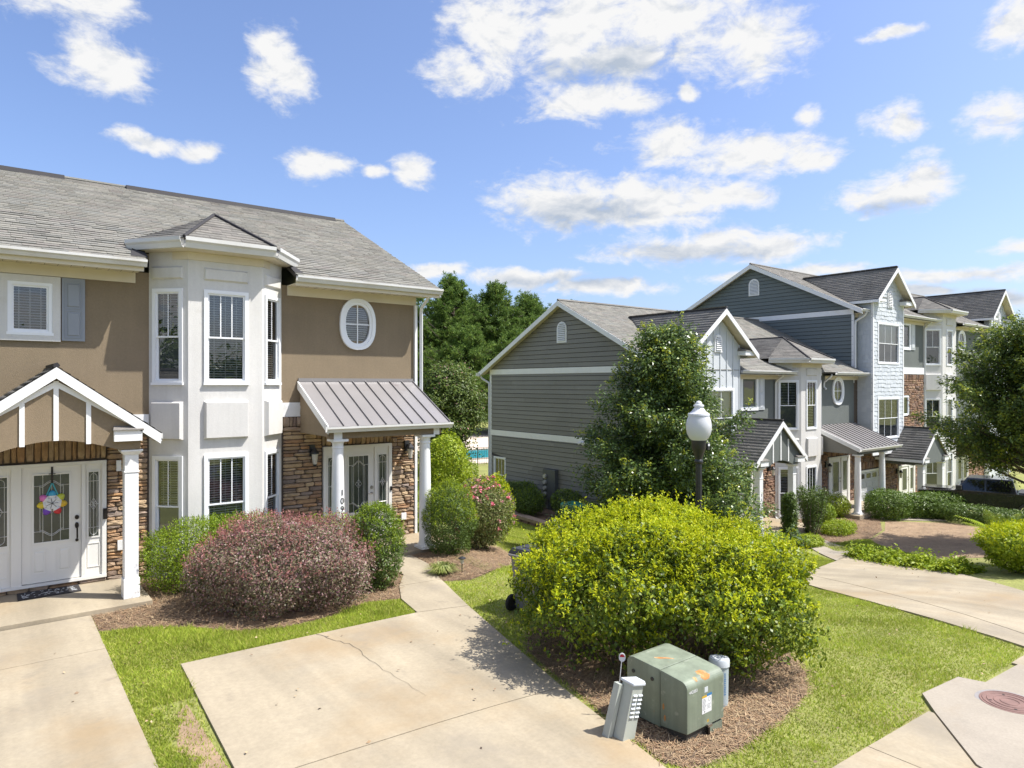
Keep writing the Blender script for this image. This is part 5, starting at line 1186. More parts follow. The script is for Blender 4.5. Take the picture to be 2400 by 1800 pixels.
def stems(name, base, tops, r0, parent, m=m_bark, n=5, wig=.05, kind='stuff'):
    mb = MB()
    for b, t in zip(base, tops):
        b, t = Vector(b), Vector(t); p = [b]; 
        for k in (1, 2, 3): p.append(b.lerp(t, k / 4) + Vector((random.uniform(-wig, wig), random.uniform(-wig, wig), 0)))
        p.append(t); mb.tube(p, [r0, r0 * .85, r0 * .7, r0 * .55, r0 * .3], n)
    return mb.build(name, m, parent, kind=kind)
def shrub(name, label, cat, x, y, rad, n, m, L=.05, W=.03, p=2.4, seed=1, rot=0, zc=None, amp=.1, k=3, tips=None, group=None, depth=.4, nstem=8, tipL=None, z0=None, jitter=.75):
    z = g(x, y) if z0 is None else z0; t = thing(name, label, cat, (x, y, z), group); zc = rad[2] * .92 if zc is None else zc; c = np.array([x, y, z + zc])
    q, nn = shell(n, rad, p, seed, depth, amp, k); hole = lump(nn + q * .3, seed + 50, 9.0, .5) < .70; keep0 = ~hole | (rng.random(len(q)) < .35); q, nn = q[keep0], nn[keep0]; q = rotz(q, rot); nn = rotz(nn, rot); keep = q[:, 2] > -zc + .02; q, nn = q[keep], nn[keep]
    leaves('foliage', m, t, q + c, nn + np.array([0, 0, .35]), L, W, jitter)
    if tips:
        mt, nt, lt = tips; q, nn = shell(nt, [r * 1.0 for r in rad], p, seed, .1, amp, k, .0, .4); q = rotz(q, rot); nn = rotz(nn, rot)
        K = 7; u = unit(nn * .5 + np.array([0, 0, .8]) + rng.normal(0, .3, nn.shape)); f = rng.random((len(q), K, 1)) * lt
        P_ = (q[:, None, :] + u[:, None, :] * f).reshape(-1, 3) + c; A = np.repeat(u, K, 0)
        leaves('new_growth', mt, t, P_, A * .3 + rng.normal(0, .6, A.shape), tipL or L * .8, W * .7, .3, along=A)
    if nstem:
        b = [(x + random.uniform(-.3, .3) * rad[0], y + random.uniform(-.3, .3) * rad[1], z - .02) for _ in range(nstem)]
        e = [(x + random.uniform(-.75, .75) * rad[0], y + random.uniform(-.75, .75) * rad[1], z + zc * random.uniform(.9, 1.4)) for _ in range(nstem)]
        stems('branches', b, e, .014, t)
    return t

# the big golden hedge round the green cabinet
def golden_hedge():
    x, y = 7.72, 6.52; z = g(x, y); t = thing('hedge', 'huge yellow green privet bush wrapped behind the green utility cabinet', 'bush', (x, y, z))
    rot = R(-37.9); c = np.array([x, y, z + .92])
    def shape(n, depth, zmin=-1, bias=0.0, gap=0):
        q, nn = shell(n, (1.93, 1.5, .98), 3.0, 11, depth, .15, 5.0, zmin, bias)
        q[:, 2] *= 1 + .26 * np.clip(.35 - np.abs(q[:, 0] / 2.0 + .12), -.5, .35) * (q[:, 2] > 0)
        zz = np.clip(-q[:, 2] / .98, 0, .98); sk = np.clip((1 - zz ** 3) ** (-1 / 3), 1, 1.6); lf = np.clip(.5 + q[:, 0] * 1.2, .0, 1); q[:, 0] *= np.where(q[:, 0] > 0, sk, 1); q[:, 1] *= 1 + (sk - 1) * lf
        w = rotz(q, rot); nn = rotz(nn, rot); P_ = w + c
        front = (q[:, 1] < .25) & (np.abs(q[:, 0] - .25) < .58 - .3 * (q[:, 2] + .9)) & (q[:, 2] < -.22) & (rng.random(len(q)) < .93)
        under = (q[:, 2] < -.62 + .30 * np.clip(-q[:, 0] - .2, 0, 1)) & (q[:, 0] < .15)
        hole = lump(unit(q) + q * .25, 77, 11.0, .5) < .86
        k = ~front & (~under | (rng.random(len(q)) < .12)) & (~hole | (rng.random(len(q)) < .15)) & (P_[:, 2] > z + .02)
        return P_[k], nn[k], q[k]
    P_, nn, q = shape(76000, .45)
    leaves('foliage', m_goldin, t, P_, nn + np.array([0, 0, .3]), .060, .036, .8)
    P_, nn, q = shape(15500, .16, -.75, .45)
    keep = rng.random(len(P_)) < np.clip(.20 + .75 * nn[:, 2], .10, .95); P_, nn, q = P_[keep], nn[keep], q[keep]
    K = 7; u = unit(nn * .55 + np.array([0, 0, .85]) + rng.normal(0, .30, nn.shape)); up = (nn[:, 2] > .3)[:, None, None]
    ln = (.05 + .10 * rng.random((len(P_), 1, 1)) ** 2) + .24 * rng.random((len(P_), 1, 1)) * (rng.random((len(P_), 1, 1)) < .20) * up
    f = rng.random((len(P_), K, 1)) * ln; A = np.repeat(u, K, 0)
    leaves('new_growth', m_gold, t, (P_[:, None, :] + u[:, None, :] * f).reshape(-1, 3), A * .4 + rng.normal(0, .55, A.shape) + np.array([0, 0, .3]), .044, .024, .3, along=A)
    bs, es = [], []
    for k in range(60):
        a = random.uniform(-1.6, 1.6); b_ = random.uniform(-.8, .8); p = rotz(np.array([[a * .75, b_ * .6, 0]]), rot)[0]; e = rotz(np.array([[a * 1.1, b_, random.uniform(.7, 1.5)]]), rot)[0]
        bs.append((x + p[0], y + p[1], z - .03)); es.append((x + e[0], y + e[1], z + e[2]))
    stems('branches', bs, es, .02, t, wig=.08)
golden_hedge()

shrub('boxwood_hedge', 'bright green clipped box hedge in front of the bay window', 'hedge', 3.55, 13.62, (1.25, .58, .62), 26000, m_box, .036, .023, 3.0, 3, 0, .58, .12, 5, (m_box, 1600, .12), depth=.5, nstem=16)
shrub('purple_shrub', 'large purple red leaved shrub spreading over the mulch bed', 'shrub', 4.22, 11.90, (1.50, 1.24, .74), 56000, m_purple, .044, .026, 2.5, 5, R(-37.9), .64, .13, 5.0, (m_redtip, 1100, .17), depth=.42, nstem=20)
shrub('green_shrub', 'low green shrub peeping out behind the purple shrub', 'shrub', 5.5, 13.2, (.75, .42, .55), 7000, m_box, .04, .024, 2.4, 6, 0, .62)
shrub('upright_shrub', 'dark green egg shaped holly standing beside the walkway', 'shrub', 5.83, 11.62, (.50, .50, .80), 17000, m_dark, .042, .020, 2.1, 8, 0, .72, .11, 5, (m_box, 900, .09), depth=.4)
shrub('cone_shrub', 'rounded dark green clipped yew at the foot of the right porch column', 'shrub', 8.32, 12.98, (.60, .58, .88), 22000, m_dark, .038, .018, 2.0, 9, 0, .70, .10, 5, (m_lime, 1200, .07), depth=.4)

def roses():
    x, y = 9.75, 13.75; z = g(x, y); t = thing('rose_bush', 'pink flowering rose bush between the yew and the lawn', 'rose bush', (x, y, z)); c = np.array([x, y, z + .86])
    q, nn = shell(13000, (.78, .74, .86), 2.0, 21, .6, .16, 3.6); k = q[:, 2] > -.84; leaves('foliage', m_rose, t, q[k] + c, nn[k], .055, .036, .9)
    q, nn = shell(70, (.82, .78, .90), 2.0, 21, .10, .16, 3.6, -.35, .3)
    for m, a, b in ((m_pink, 0, 45), (m_pinkpale, 45, 70)):
        pp = np.repeat(q[a:b] + c, 9, 0); A = np.repeat(nn[a:b], 9, 0); leaves('blossom', m, t, pp + rng.normal(0, .018, pp.shape), A, .05, .045, .5)
    stems('branches', [(x + random.uniform(-.15, .15), y + random.uniform(-.15, .15), z) for _ in range(14)], [(x + random.uniform(-.6, .6), y + random.uniform(-.6, .6), z + random.uniform(.9, 1.6)) for _ in range(14)], .012, t)
roses()
shrub('lime_shrub', 'pale green leafy shrub behind the pink rose bush', 'shrub', 11.6, 16.1, (.85, .75, .85), 9000, m_lime, .075, .045, 2.2, 24, 0, .8, .16, 3, (m_gold, 300, .15))
shrub('lime_shrub', 'low green hedge clump behind the porch columns', 'shrub', 9.6, 16.6, (.7, .6, .6), 6000, m_box, .055, .035, 2.4, 25)
shrub('conifer_shrub', 'tall yellow green conifer seen between porch column and crepe myrtle', 'conifer', 12.6, 19.9, (.95, .95, 1.65), 14000, m_lime, .09, .045, 2.0, 27, 0, 1.35, .12, 4)

def blades_plant(name, label, cat, x, y, n, h, spread, m, group=None):
    z = g(x, y); t = thing(name, label, cat, (x, y, z), group); a = rng.uniform(0, 6.28, n); r = rng.random(n) ** .5 * spread * .35; lean = rng.uniform(.15, 1.0, n) * spread
    b = np.stack([x + r * np.cos(a), y + r * np.sin(a), np.full(n, z)], 1); hh = h * rng.uniform(.6, 1.1, n); d = np.stack([np.cos(a), np.sin(a), 0 * a], 1); s = np.stack([-np.sin(a), np.cos(a), 0 * a], 1) * .007
    m1 = b + d * (lean * .45)[:, None]; m1[:, 2] += hh; e = b + d * lean[:, None]; e[:, 2] += hh * .72
    V = np.concatenate([np.stack([b - s, b + s, m1 + s, m1 - s], 1), np.stack([m1 - s, m1 + s, e + s * .2, e - s * .2], 1)], 0)
    bulk('blades', m, t, V, 4, 'stuff'); return t
blades_plant('liriope', 'striped liriope grass tuft at the edge of the walkway', 'grass tuft', 7.28, 11.62, 420, .20, .36, m_lirio)

# clipped shrubs along the grey gable wall
wl = [((17.9, 23.2), .55, 'first dark shrub from the side window along the grey wall'), ((17.6, 21.9), .68, 'wide dark shrub below the electric meters'), ((17.0, 20.7), .58, 'front dark shrub standing before the meters near the block wall'), ((17.9, 19.5), .62, 'dark round shrub behind the green bin'), ((17.7, 16.9), .58, 'dark shrub at the near end of the block wall'), ((18.0, 24.9), .55, 'dark shrub hiding the foot of the side window')]
for i, ((x, y), r, lb) in enumerate(wl): shrub('clipped_shrub', lb, 'shrub', x, y, (r, r, r * .82), 6500, m_dark, .055, .034, 2.3, 30 + i, 0, r * .78, .08, 4, (m_box, 120, .08), 'shrubs along the grey wall', nstem=3, z0=-1.55)
shrub('low_hedge', 'small green hedge growing in front of the pool fence', 'hedge', 19.6, 30.6, (1.5, .8, .75), 6000, m_box, .09, .055, 3, 41, R(-37), .7)
for i, (x, y, r, lb) in enumerate([(20.6, 35.5, .9, 'brownish shrub by the pool fence next to the grill'), (22.3, 36.4, .9, 'dark shrub beyond the pool fence')]): shrub('fence_shrub', lb, 'shrub', x, y, (r, r, r * .9), 3000, m_rose, .10, .07, 2.2, 45 + i)

# plants before the grey porch
def juniper(): 
    x, y = 22.05, 12.72; z = g(x, y); t = thing('column_shrub', 'narrow dark columnar shrub between the grey porch columns', 'shrub', (x, y, z)); q, nn = shell(9000, (.22, .22, .86), 4, 51, .5, .12, 5); leaves('foliage', m_dark, t, q + np.array([x, y, z + .84]), nn * .4 + np.array([0, 0, 1]), .075, .03, .7)
    stems('branches', [(x, y, z)], [(x, y, z + 1.6)], .04, t)
juniper()
def vase():
    x, y = 24.25, 13.1; z = g(x, y); t = thing('vase_shrub', 'vase shaped green shrub with bare brown stems by the grey porch', 'shrub', (x, y, z)); bs, es = [], []
    for k in range(34):
        a = random.uniform(0, 6.28); r = random.random() ** .5; bs.append((x + .2 * r * math.cos(a), y + .2 * r * math.sin(a), z)); es.append((x + .62 * r * math.cos(a), y + .62 * r * math.sin(a), z + random.uniform(1.35, 1.75)))
    stems('branches', bs, es, .016, t); B = np.array(bs); E_ = np.array(es); i = rng.integers(0, 34, 9000); f = rng.random(9000) ** .6; p = B[i] + (E_[i] - B[i]) * f[:, None] + rng.normal(0, .06, (9000, 3)); leaves('foliage', m_dark, t, p, rng.normal(0, 1, p.shape) + np.array([0, 0, 1]), .065, .032, .5)
vase()
shrub('round_shrub', 'small lime shrub under the grey bay window', 'shrub', 28.6, 14.35, (.55, .5, .5), 5000, m_lime, .06, .035, 2.2, 53)
shrub('round_shrub', 'small green shrub beside the vase shaped shrub', 'shrub', 26.6, 13.9, (.45, .45, .45), 4000, m_box, .06, .035, 2.2, 54)
shrub('groundcover_clump', 'low yellow green clump at the foot of the vase shrub', 'plant', 25.2, 12.6, (.85, .5, .3), 4500, m_lime, .09, .03, 2.2, 55, 0, .2)
shrub('groundcover_clump', 'low green clump at the foot of the narrow dark shrub', 'plant', 22.3, 12.15, (.6, .4, .22), 3000, m_lime, .09, .03, 2.2, 56, 0, .15)
shrub('groundcover_clump', 'low green clump beside the near grey porch column', 'plant', 21.1, 12.6, (.45, .4, .3), 3000, m_box, .07, .03, 2.2, 57, 0, .2)
shrub('round_hedge', 'rounded green hedge before the metal awning porch', 'hedge', 30.2, 13.0, (.95, .8, .62), 11000, m_hedge, .07, .042, 2.8, 61, 0, .56, .06, 4)
shrub('long_hedge', 'broad clipped green hedge before the middle unit porch', 'hedge', 32.3, 12.2, (1.55, .8, .55), 13000, m_hedge, .08, .048, 3.4, 62, R(-25), .48, .05, 4)
shrub('long_hedge', 'long dark green hedge running past the parked pickup', 'hedge', 31.6, 9.7, (.8, 2.3, .36), 13000, m_dark, .08, .05, 3.2, 63, R(-8), .3, .08, 4)
shrub('corner_shrub', 'yellow green shrub mound beside the far driveway', 'shrub', 20.5, 5.5, (1.05, .9, .52), 13000, m_lime, .09, .04, 2.2, 64, R(-37), .6, .16, 3.5, (m_gold, 500, .18))
def palm():
    x, y = 21.5, 6.4; z = g(x, y); t = thing('cycad', 'bright green fern like palm on top of the shrub mound', 'palm', (x, y, z)); V = []
    for k in range(16):
        a = k * 2.4 + .3; L_ = random.uniform(.7, 1.1); el_ = random.uniform(.5, 1.2)
        for j in range(26):
            f = j / 26; px = x + math.cos(a) * L_ * f * math.cos(el_ * (1 - .5 * f)); py = y + math.sin(a) * L_ * f * math.cos(el_ * (1 - .5 * f)); pz = z + .75 + L_ * math.sin(el_) * f * (1 - .35 * f)
            for sg in (-1, 1):
                sx, sy = -math.sin(a) * sg, math.cos(a) * sg; w = .22 * math.sin(math.pi * (.12 + .85 * f)); ex, ey, ez = px + sx * w + math.cos(a) * .1, py + sy * w + math.sin(a) * .1, pz - .02
                V.append([(px, py, pz), (px + math.cos(a) * .03, py + math.sin(a) * .03, pz), (ex, ey, ez), (ex - math.cos(a) * .01, ey - math.sin(a) * .01, ez)])
    bulk('fronds', m_lime, t, V, 4, 'stuff'); MB().tube([(x, y, z), (x, y, z + .75)], .09, 8).build('trunk', m_bark, t)
palm()
def edging_cover():
    n = 16000; f = rng.random(n); o = rng.normal(0, .22, n); px = 21.5 + (19.2 - 21.5) * f + .35 + o * .9; py = 10.5 + (6.5 - 10.5) * f - .1 + o * -.3; pos = np.stack([px, py, gv(px, py) + np.abs(rng.normal(0, .10, n)) * (1 + .6 * np.sin(f * 23))], 1)
    o_ = leaves('groundcover', m_lime, None, pos, np.zeros_like(pos) + np.array([0, 0, 1.]), .10, .05, .6); o_['label'] = 'strip of low leafy ground cover along the upper edge of the far driveway'; o_['category'] = 'ground cover'
edging_cover()

def leaf_tree(name, label, x, y, H, crown, ncl, per, m, mt, L, W, seed, trunk_h, r0, z0=None, ntip=.25, sig=.30):
    z = g(x, y) if z0 is None else z0; t = thing(name, label, 'tree', (x, y, z)); rd = np.random.default_rng(seed); C = []
    while len(C) < ncl:
        h = rd.random(); rr = crown(h); a = rd.uniform(0, 6.28); r = rr * rd.random() ** .45
        C.append((x + r * math.cos(a), y + r * math.sin(a), z + trunk_h + (H - trunk_h) * h))
    C = np.array(C); tr = MB(); tr.tube([(x, y, z - .1), (x + .03, y, z + H * .3), (x - .03, y + .03, z + H * .6), (x, y, z + H * .93)], [r0, r0 * .75, r0 * .45, r0 * .12], 9); tk = tr.build('trunk', m_bark, t)
    mb = MB()
    for i in range(0, ncl, 2):
        c = Vector(C[i]); fz = max(.12, min(.9, (c.z - z) / H - .18)); b = Vector((x, y, z + H * fz)); mb.tube([b, b.lerp(c, .5) + Vector((0, 0, -.06)), c], [.028, .018, .008], 4)
    mb.build('limbs', m_bark, t, kind='stuff')
    sg = rd.uniform(.55, 1.5, (ncl, 1)) * sig; i = rng.integers(0, ncl, ncl * per); off = rng.normal(0, 1, (len(i), 3)) * np.array([1, 1, .62]); off *= np.clip(2.1 / np.linalg.norm(off, axis=1, keepdims=True), 0, 1) if True else 1
    p = C[i] + off * sg[i]; n_ = unit(off + np.array([0, 0, .8])) + unit(p - np.array([x, y, z + H * .4])) * .5
    leaves('crown', m, t, p, n_, L, W, .6)
    nt = int(ncl * per * ntip); i = rng.integers(0, ncl, nt); off = unit(rng.normal(0, 1, (nt, 3)) + np.array([0, 0, 1.1])) * rng.uniform(1.0, 2.0, (nt, 1)); p = C[i] + off * sg[i] * np.array([1, 1, .8]); out = unit(p - np.array([x, y, z + H * .45])); k = (out * off).sum(1) > .3
    leaves('new_growth', mt, t, p[k], off[k] + np.array([0, 0, .5]), L * .9, W * .9, .6)
    return t
def cone(h): return max(.2, (2.1 * (1 - (h - .25) / .90) ** .75) if h > .25 else 2.1 * (.78 + .22 * h / .25)) * (1 + .13 * math.sin(h * 23))
def spray_tree(name, label, x, y, H, crown, hb, nbr, m, mt, L, W, seed, r0, rise, leaf_per=46, tipf=.3, lean=(0, 0)):
    z = g(x, y); t = thing(name, label, 'tree', (x, y, z)); rd = np.random.default_rng(seed)
    ax = lambda h: Vector((x + lean[0] * h, y + lean[1] * h, z + H * h))
    MB().tube([ax(-.02), ax(.2) + Vector((.03, .02, 0)), ax(.45) + Vector((-.04, 0, 0)), ax(.7), ax(.97)], [r0, r0 * .85, r0 * .6, r0 * .35, r0 * .1], 9).build('trunk', m_bark, t)
    mb = MB(); tw = []
    for i in range(nbr):
        h = hb + (.97 - hb) * ((i + rd.random()) / nbr) ** .92; R_ = crown(h) * rd.uniform(.62, 1.22); a = i * 2.399 + rd.normal(0, .5); up = rise * (.5 + h) * rd.uniform(.6, 1.4)
        b = ax(max(.06, h - .10 * R_ / 2)); d = Vector((math.cos(a), math.sin(a), 0)); mid = b + d * R_ * .55 + Vector((0, 0, up * R_ * .35)); e = b + d * R_ + Vector((0, 0, up * R_ * .9)); pts = [b, mid, e]
        mb.tube(pts, [.012 + .012 * R_, .010 + .004 * R_, .005], 4)
        n_ = int(4 + 7 * R_)
        for k in range(n_):
            f = .22 + .80 * (k + rd.random()) / n_; p = b.lerp(mid, f / .55) if f < .55 else mid.lerp(e, min(1.05, (f - .55) / .45)); dd = Vector((d.x * .6 + rd.normal(0, .65), d.y * .6 + rd.normal(0, .65), .30 + rd.normal(0, .38))).normalized(); tw.append((p, dd, rd.uniform(.28, .62) * (1.15 - .35 * f), f))
    top = [(ax(.93) + Vector(rd.normal(0, .08, 3)), Vector((rd.normal(0, .35), rd.normal(0, .35), 1)).normalized(), rd.uniform(.3, .55), 1.0) for _ in range(14)]; tw += top
    for p, dd, l, f in tw[::2]: mb.tube([p, p + dd * l], [.006, .002], 3)
    mb.build('limbs', m_bark, t, kind='stuff')
    B = np.array([list(w[0]) for w in tw]); D = np.array([list(w[1]) for w in tw]); Ln = np.array([w[2] for w in tw]); n = len(tw) * leaf_per; i = rng.integers(0, len(tw), n); f = rng.random(n); rad = rng.normal(0, 1, (n, 3)); P_ = B[i] + D[i] * (f * Ln[i] * 1.08)[:, None] + rad * (.075 + .05 * (1 - f))[:, None]
    leaves('crown', m, t, P_, unit(rad) * .8 + np.array([0, 0, .8]), L, W, .5, along=D[i] + unit(rad) * .7)
    o = rng.random(len(tw)) < tipf; o &= D[:, 2] > .1; idx = np.nonzero(o)[0]; K = 16; i = np.repeat(idx, K); f = rng.uniform(.8, 1.35, len(i)); rad = rng.normal(0, 1, (len(i), 3)); P_ = B[i] + D[i] * (f * Ln[i])[:, None] + rad * .035
    leaves('new_growth', mt, t, P_, unit(rad) + np.array([0, 0, .6]), L * .85, W * .8, .4, along=D[i] + np.array([0, 0, .4]))
    return t
def cone2(h): return (2.5 * min(1, (1.0 - h) / .82) ** .68 + .05) * (.82 + .18 * min(1, h / .2))
spray_tree('evergreen_tree', 'glossy conical evergreen tree standing in front of the grey gable', 14.5, 11.85, 6.5, cone2, .08, 190, m_oak, m_oaktip, .088, .05, 71, .11, .36, 56, .40)
def ovalc(h): return max(.25, 2.35 * math.sin(math.pi * (.12 + .80 * h)) ** .8) * (1 + .12 * math.sin(h * 19))
def shade2(h): return 2.55 * max(.12, math.sin(math.pi * min(1, .18 + .80 * h))) ** .8
spray_tree('shade_tree', 'broad light green tree shading the parked dark pickup', 26.9, 7.2, 7.0, shade2, .38, 130, m_shade, m_oaktip, .10, .055, 73, .11, .62, 44, .6)
def ovm(h): return max(.3, 1.75 * math.sin(math.pi * (.15 + .75 * h)))
t = leaf_tree('crepe_myrtle', 'crepe myrtle tree with pink blossom between the two buildings', 18.9, 29.6, 5.8, ovm, 150, 190, m_myrtle, m_pinkpale, .13, .08, 75, 1.6, .05, -1.6, .02, .36)
stems('stems', [(18.9 + .12 * k, 29.6 - .1 * k, -1.65) for k in (-2, -1, 1, 2)], [(18.9 + .5 * k, 29.6 - .2 * k, 1.2) for k in (-2, -1, 1, 2)], .05, t, wig=.03)

def pine(x, y, H, rmax, seed, label):
    rmax *= 1.1; z = g(x, y); t = thing('pine_tree', label, 'tree', (x, y, z), 'pines behind the pool'); rd = np.random.default_rng(seed)
    MB().tube([(x, y, z), (x + .1, y, z + H * .5), (x, y, z + H * .97)], [.28, .2, .05], 7).build('trunk', m_bark, t); T = []; mb = MB(); h = .16
    while h < .99:
        rr = rmax * (1 - ((h - .3) / .73) ** 1.7 if h > .3 else .6 + .4 * (h - .16) / .14); nb = rd.integers(5, 9)
        for k in range(nb):
            a = rd.uniform(0, 6.28); L_ = max(.35, rr * rd.uniform(.55, 1.12)); b = Vector((x, y, z + H * h)); e = b + Vector((math.cos(a) * L_, math.sin(a) * L_, L_ * rd.uniform(.15, .55))); mb.tube([b, e], [.05, .015], 3)
            for f in np.arange(.35, 1.02, .17 if L_ > 1.4 else .3): 
                for q in range(4): T.append(tuple(b.lerp(e, min(1, f)) + Vector(rd.normal(0, .34, 3))))
        h += .032
    for q in range(26): T.append((x + rd.normal(0, .22), y + rd.normal(0, .22), z + H * .93 + abs(rd.normal(0, .55))))
    mb.build('branches', m_bark, t, kind='stuff'); T = np.array(T); n = 22; u = unit(rng.normal(0, 1, (len(T), n, 3)) + np.array([0, 0, .75])); u = u.reshape(-1, 3); p = np.repeat(T, n, 0); l = rng.uniform(.25, .46, (len(p), 1)); s = unit(np.cross(u, rng.normal(0, 1, u.shape))) * .03
    V = np.stack([p - s * .5, p + s * .5, p + u * l + s, p + u * l - s], 1); bulk('crown', m_pine, t, V, 4, 'stuff')
PN = [(43.5, 67, 18.4, 5.6, 'tall pine behind the pool, its top just right of the tan house roof'), (48.0, 65, 17.8, 5.4, 'second tall pine from the tan house in the pine group'), (53.5, 65.5, 17.0, 5.4, 'middle pine of the group behind the pool'), (58.5, 63, 16.2, 5.2, 'pine fourth from the tan house in the group'), (63.0, 61, 14.6, 4.8, 'lowest pine of the group, next to the grey gable'), (39.0, 70, 18.0, 5.4, 'pine mostly hidden behind the tan house roof corner'), (51.0, 74, 17.0, 5.6, 'rear pine filling the gap between the tall pines'), (47.0, 60, 11.5, 5.0, 'short bushy pine before the taller pines'), (53.5, 59, 10.5, 5.0, 'short pine nearest to the pool'), (42.0, 62, 12, 5.0, 'young pine beside the tan house corner'), (46.0, 72, 17.6, 5.4, 'slim pine rising behind the two tallest pines'), (57.0, 70, 17.0, 5.4, 'rear pine above the lower pines by the gable'), (61.5, 66, 14.6, 5.0, 'rear pine just left of the grey gable slope'), (50.5, 61, 13.5, 5.0, 'mid height pine in the middle of the pine mass')]
for i, a in enumerate(PN): pine(*a[:4], 100 + i, a[4])
def far_wood(name, pts, h, m, seed, sig=1.6, n=40000, label='dark wood far behind the swimming pool'):
    rd = np.random.default_rng(seed); P0 = np.array(pts, float); cl = []
    for _ in range(260):
        k = rd.integers(0, len(P0) - 1); f = rd.random(); q = P0[k] + (P0[k + 1] - P0[k]) * f; cl.append((q[0] + rd.normal(0, 2), q[1] + rd.normal(0, 2), g(*q) + h * (.12 + .8 * rd.random() ** .8 * (.75 + .25 * math.sin(q[0] * .35)))))
    C = np.array(cl); i = rd.integers(0, len(C), n); off = rng.normal(0, 1, (n, 3)); p = C[i] + off * sig * np.array([1, 1, .7]); o = leaves(name, m, None, p, unit(off) + np.array([0, 0, .6]), .55, .34, .6); o['label'] = label; o['category'] = 'wood'
far_wood('far_wood', [(30, 105), (70, 92), (105, 80)], 9, m_pine, 5)
far_wood('far_wood', [(62, 20), (80, 22), (110, 40)], 8.5, m_oak, 6, 1.4, 26000, 'distant trees past the far end of the townhouse row')
far_wood('far_wood', [(-50, 80), (-10, 95), (30, 105)], 9, m_oak, 7, label='wood far behind the tan townhouse')
far_wood('far_wood', [(-48, -25), (-52, 20), (-46, 60)], 9, m_oak, 9, 1.6, 26000, 'unseen line of trees added beside the tan townhouse for window reflections')  # out of view, added so the canted bay panes have trees to reflect
far_wood('far_wood', [(-70, -30), (-20, -48), (40, -52), (80, -40)], 10, m_oak, 8, label='line of trees across the street from the houses')

# ------------------------------------------------------------------ lawn blades and pine straw
def grass(poly, holes, n, h=.045, w=.006, bare=None):
    q = sample(poly, n, holes)
    q = q + rng.normal(0, .016, q.shape)
    if bare is not None: q = q[bare(q)]
    n = len(q); x, y = q[:, 0], q[:, 1]; b = np.stack([x, y, gv(x, y)], 1); a = rng.uniform(0, 6.28, n); s = np.stack([np.cos(a), np.sin(a), 0 * a], 1) * (w * rng.uniform(.7, 1.4, n))[:, None]; hh = h * rng.uniform(.5, 1.25, n) * (1 + .3 * np.sin(x * 3.1 + 1.7 * np.sin(y * 2.3)))
    tip = b + np.stack([rng.normal(0, .55, n) * hh, rng.normal(0, .55, n) * hh, hh], 1); return np.stack([b - s, b + s, tip], 1)
LAWN_L = [(1.43, 12.1), (2.0, 11.9), (2.6, 11.45), (3.1, 10.85), (3.7, 10.55), (4.5, 10.57), (5.3, 10.9), (5.84, 10.72), (5.70, 9.91), (2.12, 10.03), (1.94, 7.0), (1.82, 3.5), (1.37, 3.5), (1.40, 8.0)]
LAWN_M = [(6.6, 9.68), (7.02, 11.15), (7.5, 10.9), (8.3, 11.2), (9.2, 11.85), (10.15, 12.9), (10.7, 14.2), (12.2, 17.5), (14.5, 21.5), (16.4, 21.5), (15.8, 16.8), (17.9, 13.3), (17.8, 11.0), (17.83, 9.84), (16.14, 8.87), (15.5, 8.03), (14.66, 7.04), (14.04, 6.08), (13.68, 5.31), (13.37, 4.58), (13.19, 4.02), (13.02, 3.5), (12.0, 3.44), (10.76, 3.4), (10.66, 3.68), (9.57, 3.72), (9.1, 3.46), (5.15, 3.48), (5.40, 4.46)]
LAWN_T = [(17.9, 9.86), (21.5, 10.44), (20.4, 10.25), (21.7, 12.3), (20, 11.6), (18.0, 12.2)]
LAWN_R = [(22.7, 12.05), (25.0, 11.4), (24.6, 11.1), (23.2, 9.7), (22.2, 8.3), (21.6, 10.4)]
V = [grass(LAWN_L, [], 46000, .05, .006, lambda q: ~((q[:, 0] > 1.68 + .09 * np.sin(q[:, 1] * 7) + .05 * np.sin(q[:, 1] * 19)) & (q[:, 1] < 8.9) & (q[:, 1] > 5.5) & (rng.random(len(q)) < .8))), grass(LAWN_M, [BED_BUSH, BED_ROSE], 230000, .04, .0062), grass(LAWN_T, [], 14000, .05, .009), grass(LAWN_R, [], 16000, .06, .01)]
for _k in range(70):
    cxy = sample(LAWN_M if _k < 50 else LAWN_L, 1, [BED_BUSH, BED_ROSE])[0]; r_ = .05 + .07 * rng.random(); V.append(grass([(cxy[0] - r_, cxy[1] - r_), (cxy[0] + r_, cxy[1] - r_), (cxy[0] + r_, cxy[1] + r_), (cxy[0] - r_, cxy[1] + r_)], [], 60, .085, .005))
gr = bulk('grass', m_grass, None, np.concatenate(V, 0), 3, 'stuff'); gr['label'] = 'short green and straw coloured lawn grass'; gr['category'] = 'grass'
def straw(poly, n, holes=()):
    q = sample(poly, n, holes); q = q + rng.normal(0, .05, q.shape) * (rng.random((len(q), 1)) < .5); n = len(q); x, y = q[:, 0], q[:, 1]; a = rng.uniform(0, 6.28, n); l = rng.uniform(.05, .13, n); d = np.stack([np.cos(a), np.sin(a), rng.normal(0, .18, n)], 1) * l[:, None]; s = np.stack([-np.sin(a), np.cos(a), 0 * a], 1) * .0032
    b = np.stack([x, y, gv(x, y) + .012 + rng.random(n) * .028], 1); return np.stack([b - s, b + s, b + d + s, b + d - s], 1)
V = [straw(SOIL_R, 9000), straw(BED_BUSH, 34000), straw(BED_HOUSE, 26000), straw(BED_ROSE, 16000), straw(BED_GREY, 4000), straw(BED_JUN, 12000)]
st = bulk('pine_straw', m_straw, None, np.concatenate(V, 0), 4, 'stuff'); st['label'] = 'brown pine needle mulch strewn over the planting beds'; st['category'] = 'mulch'

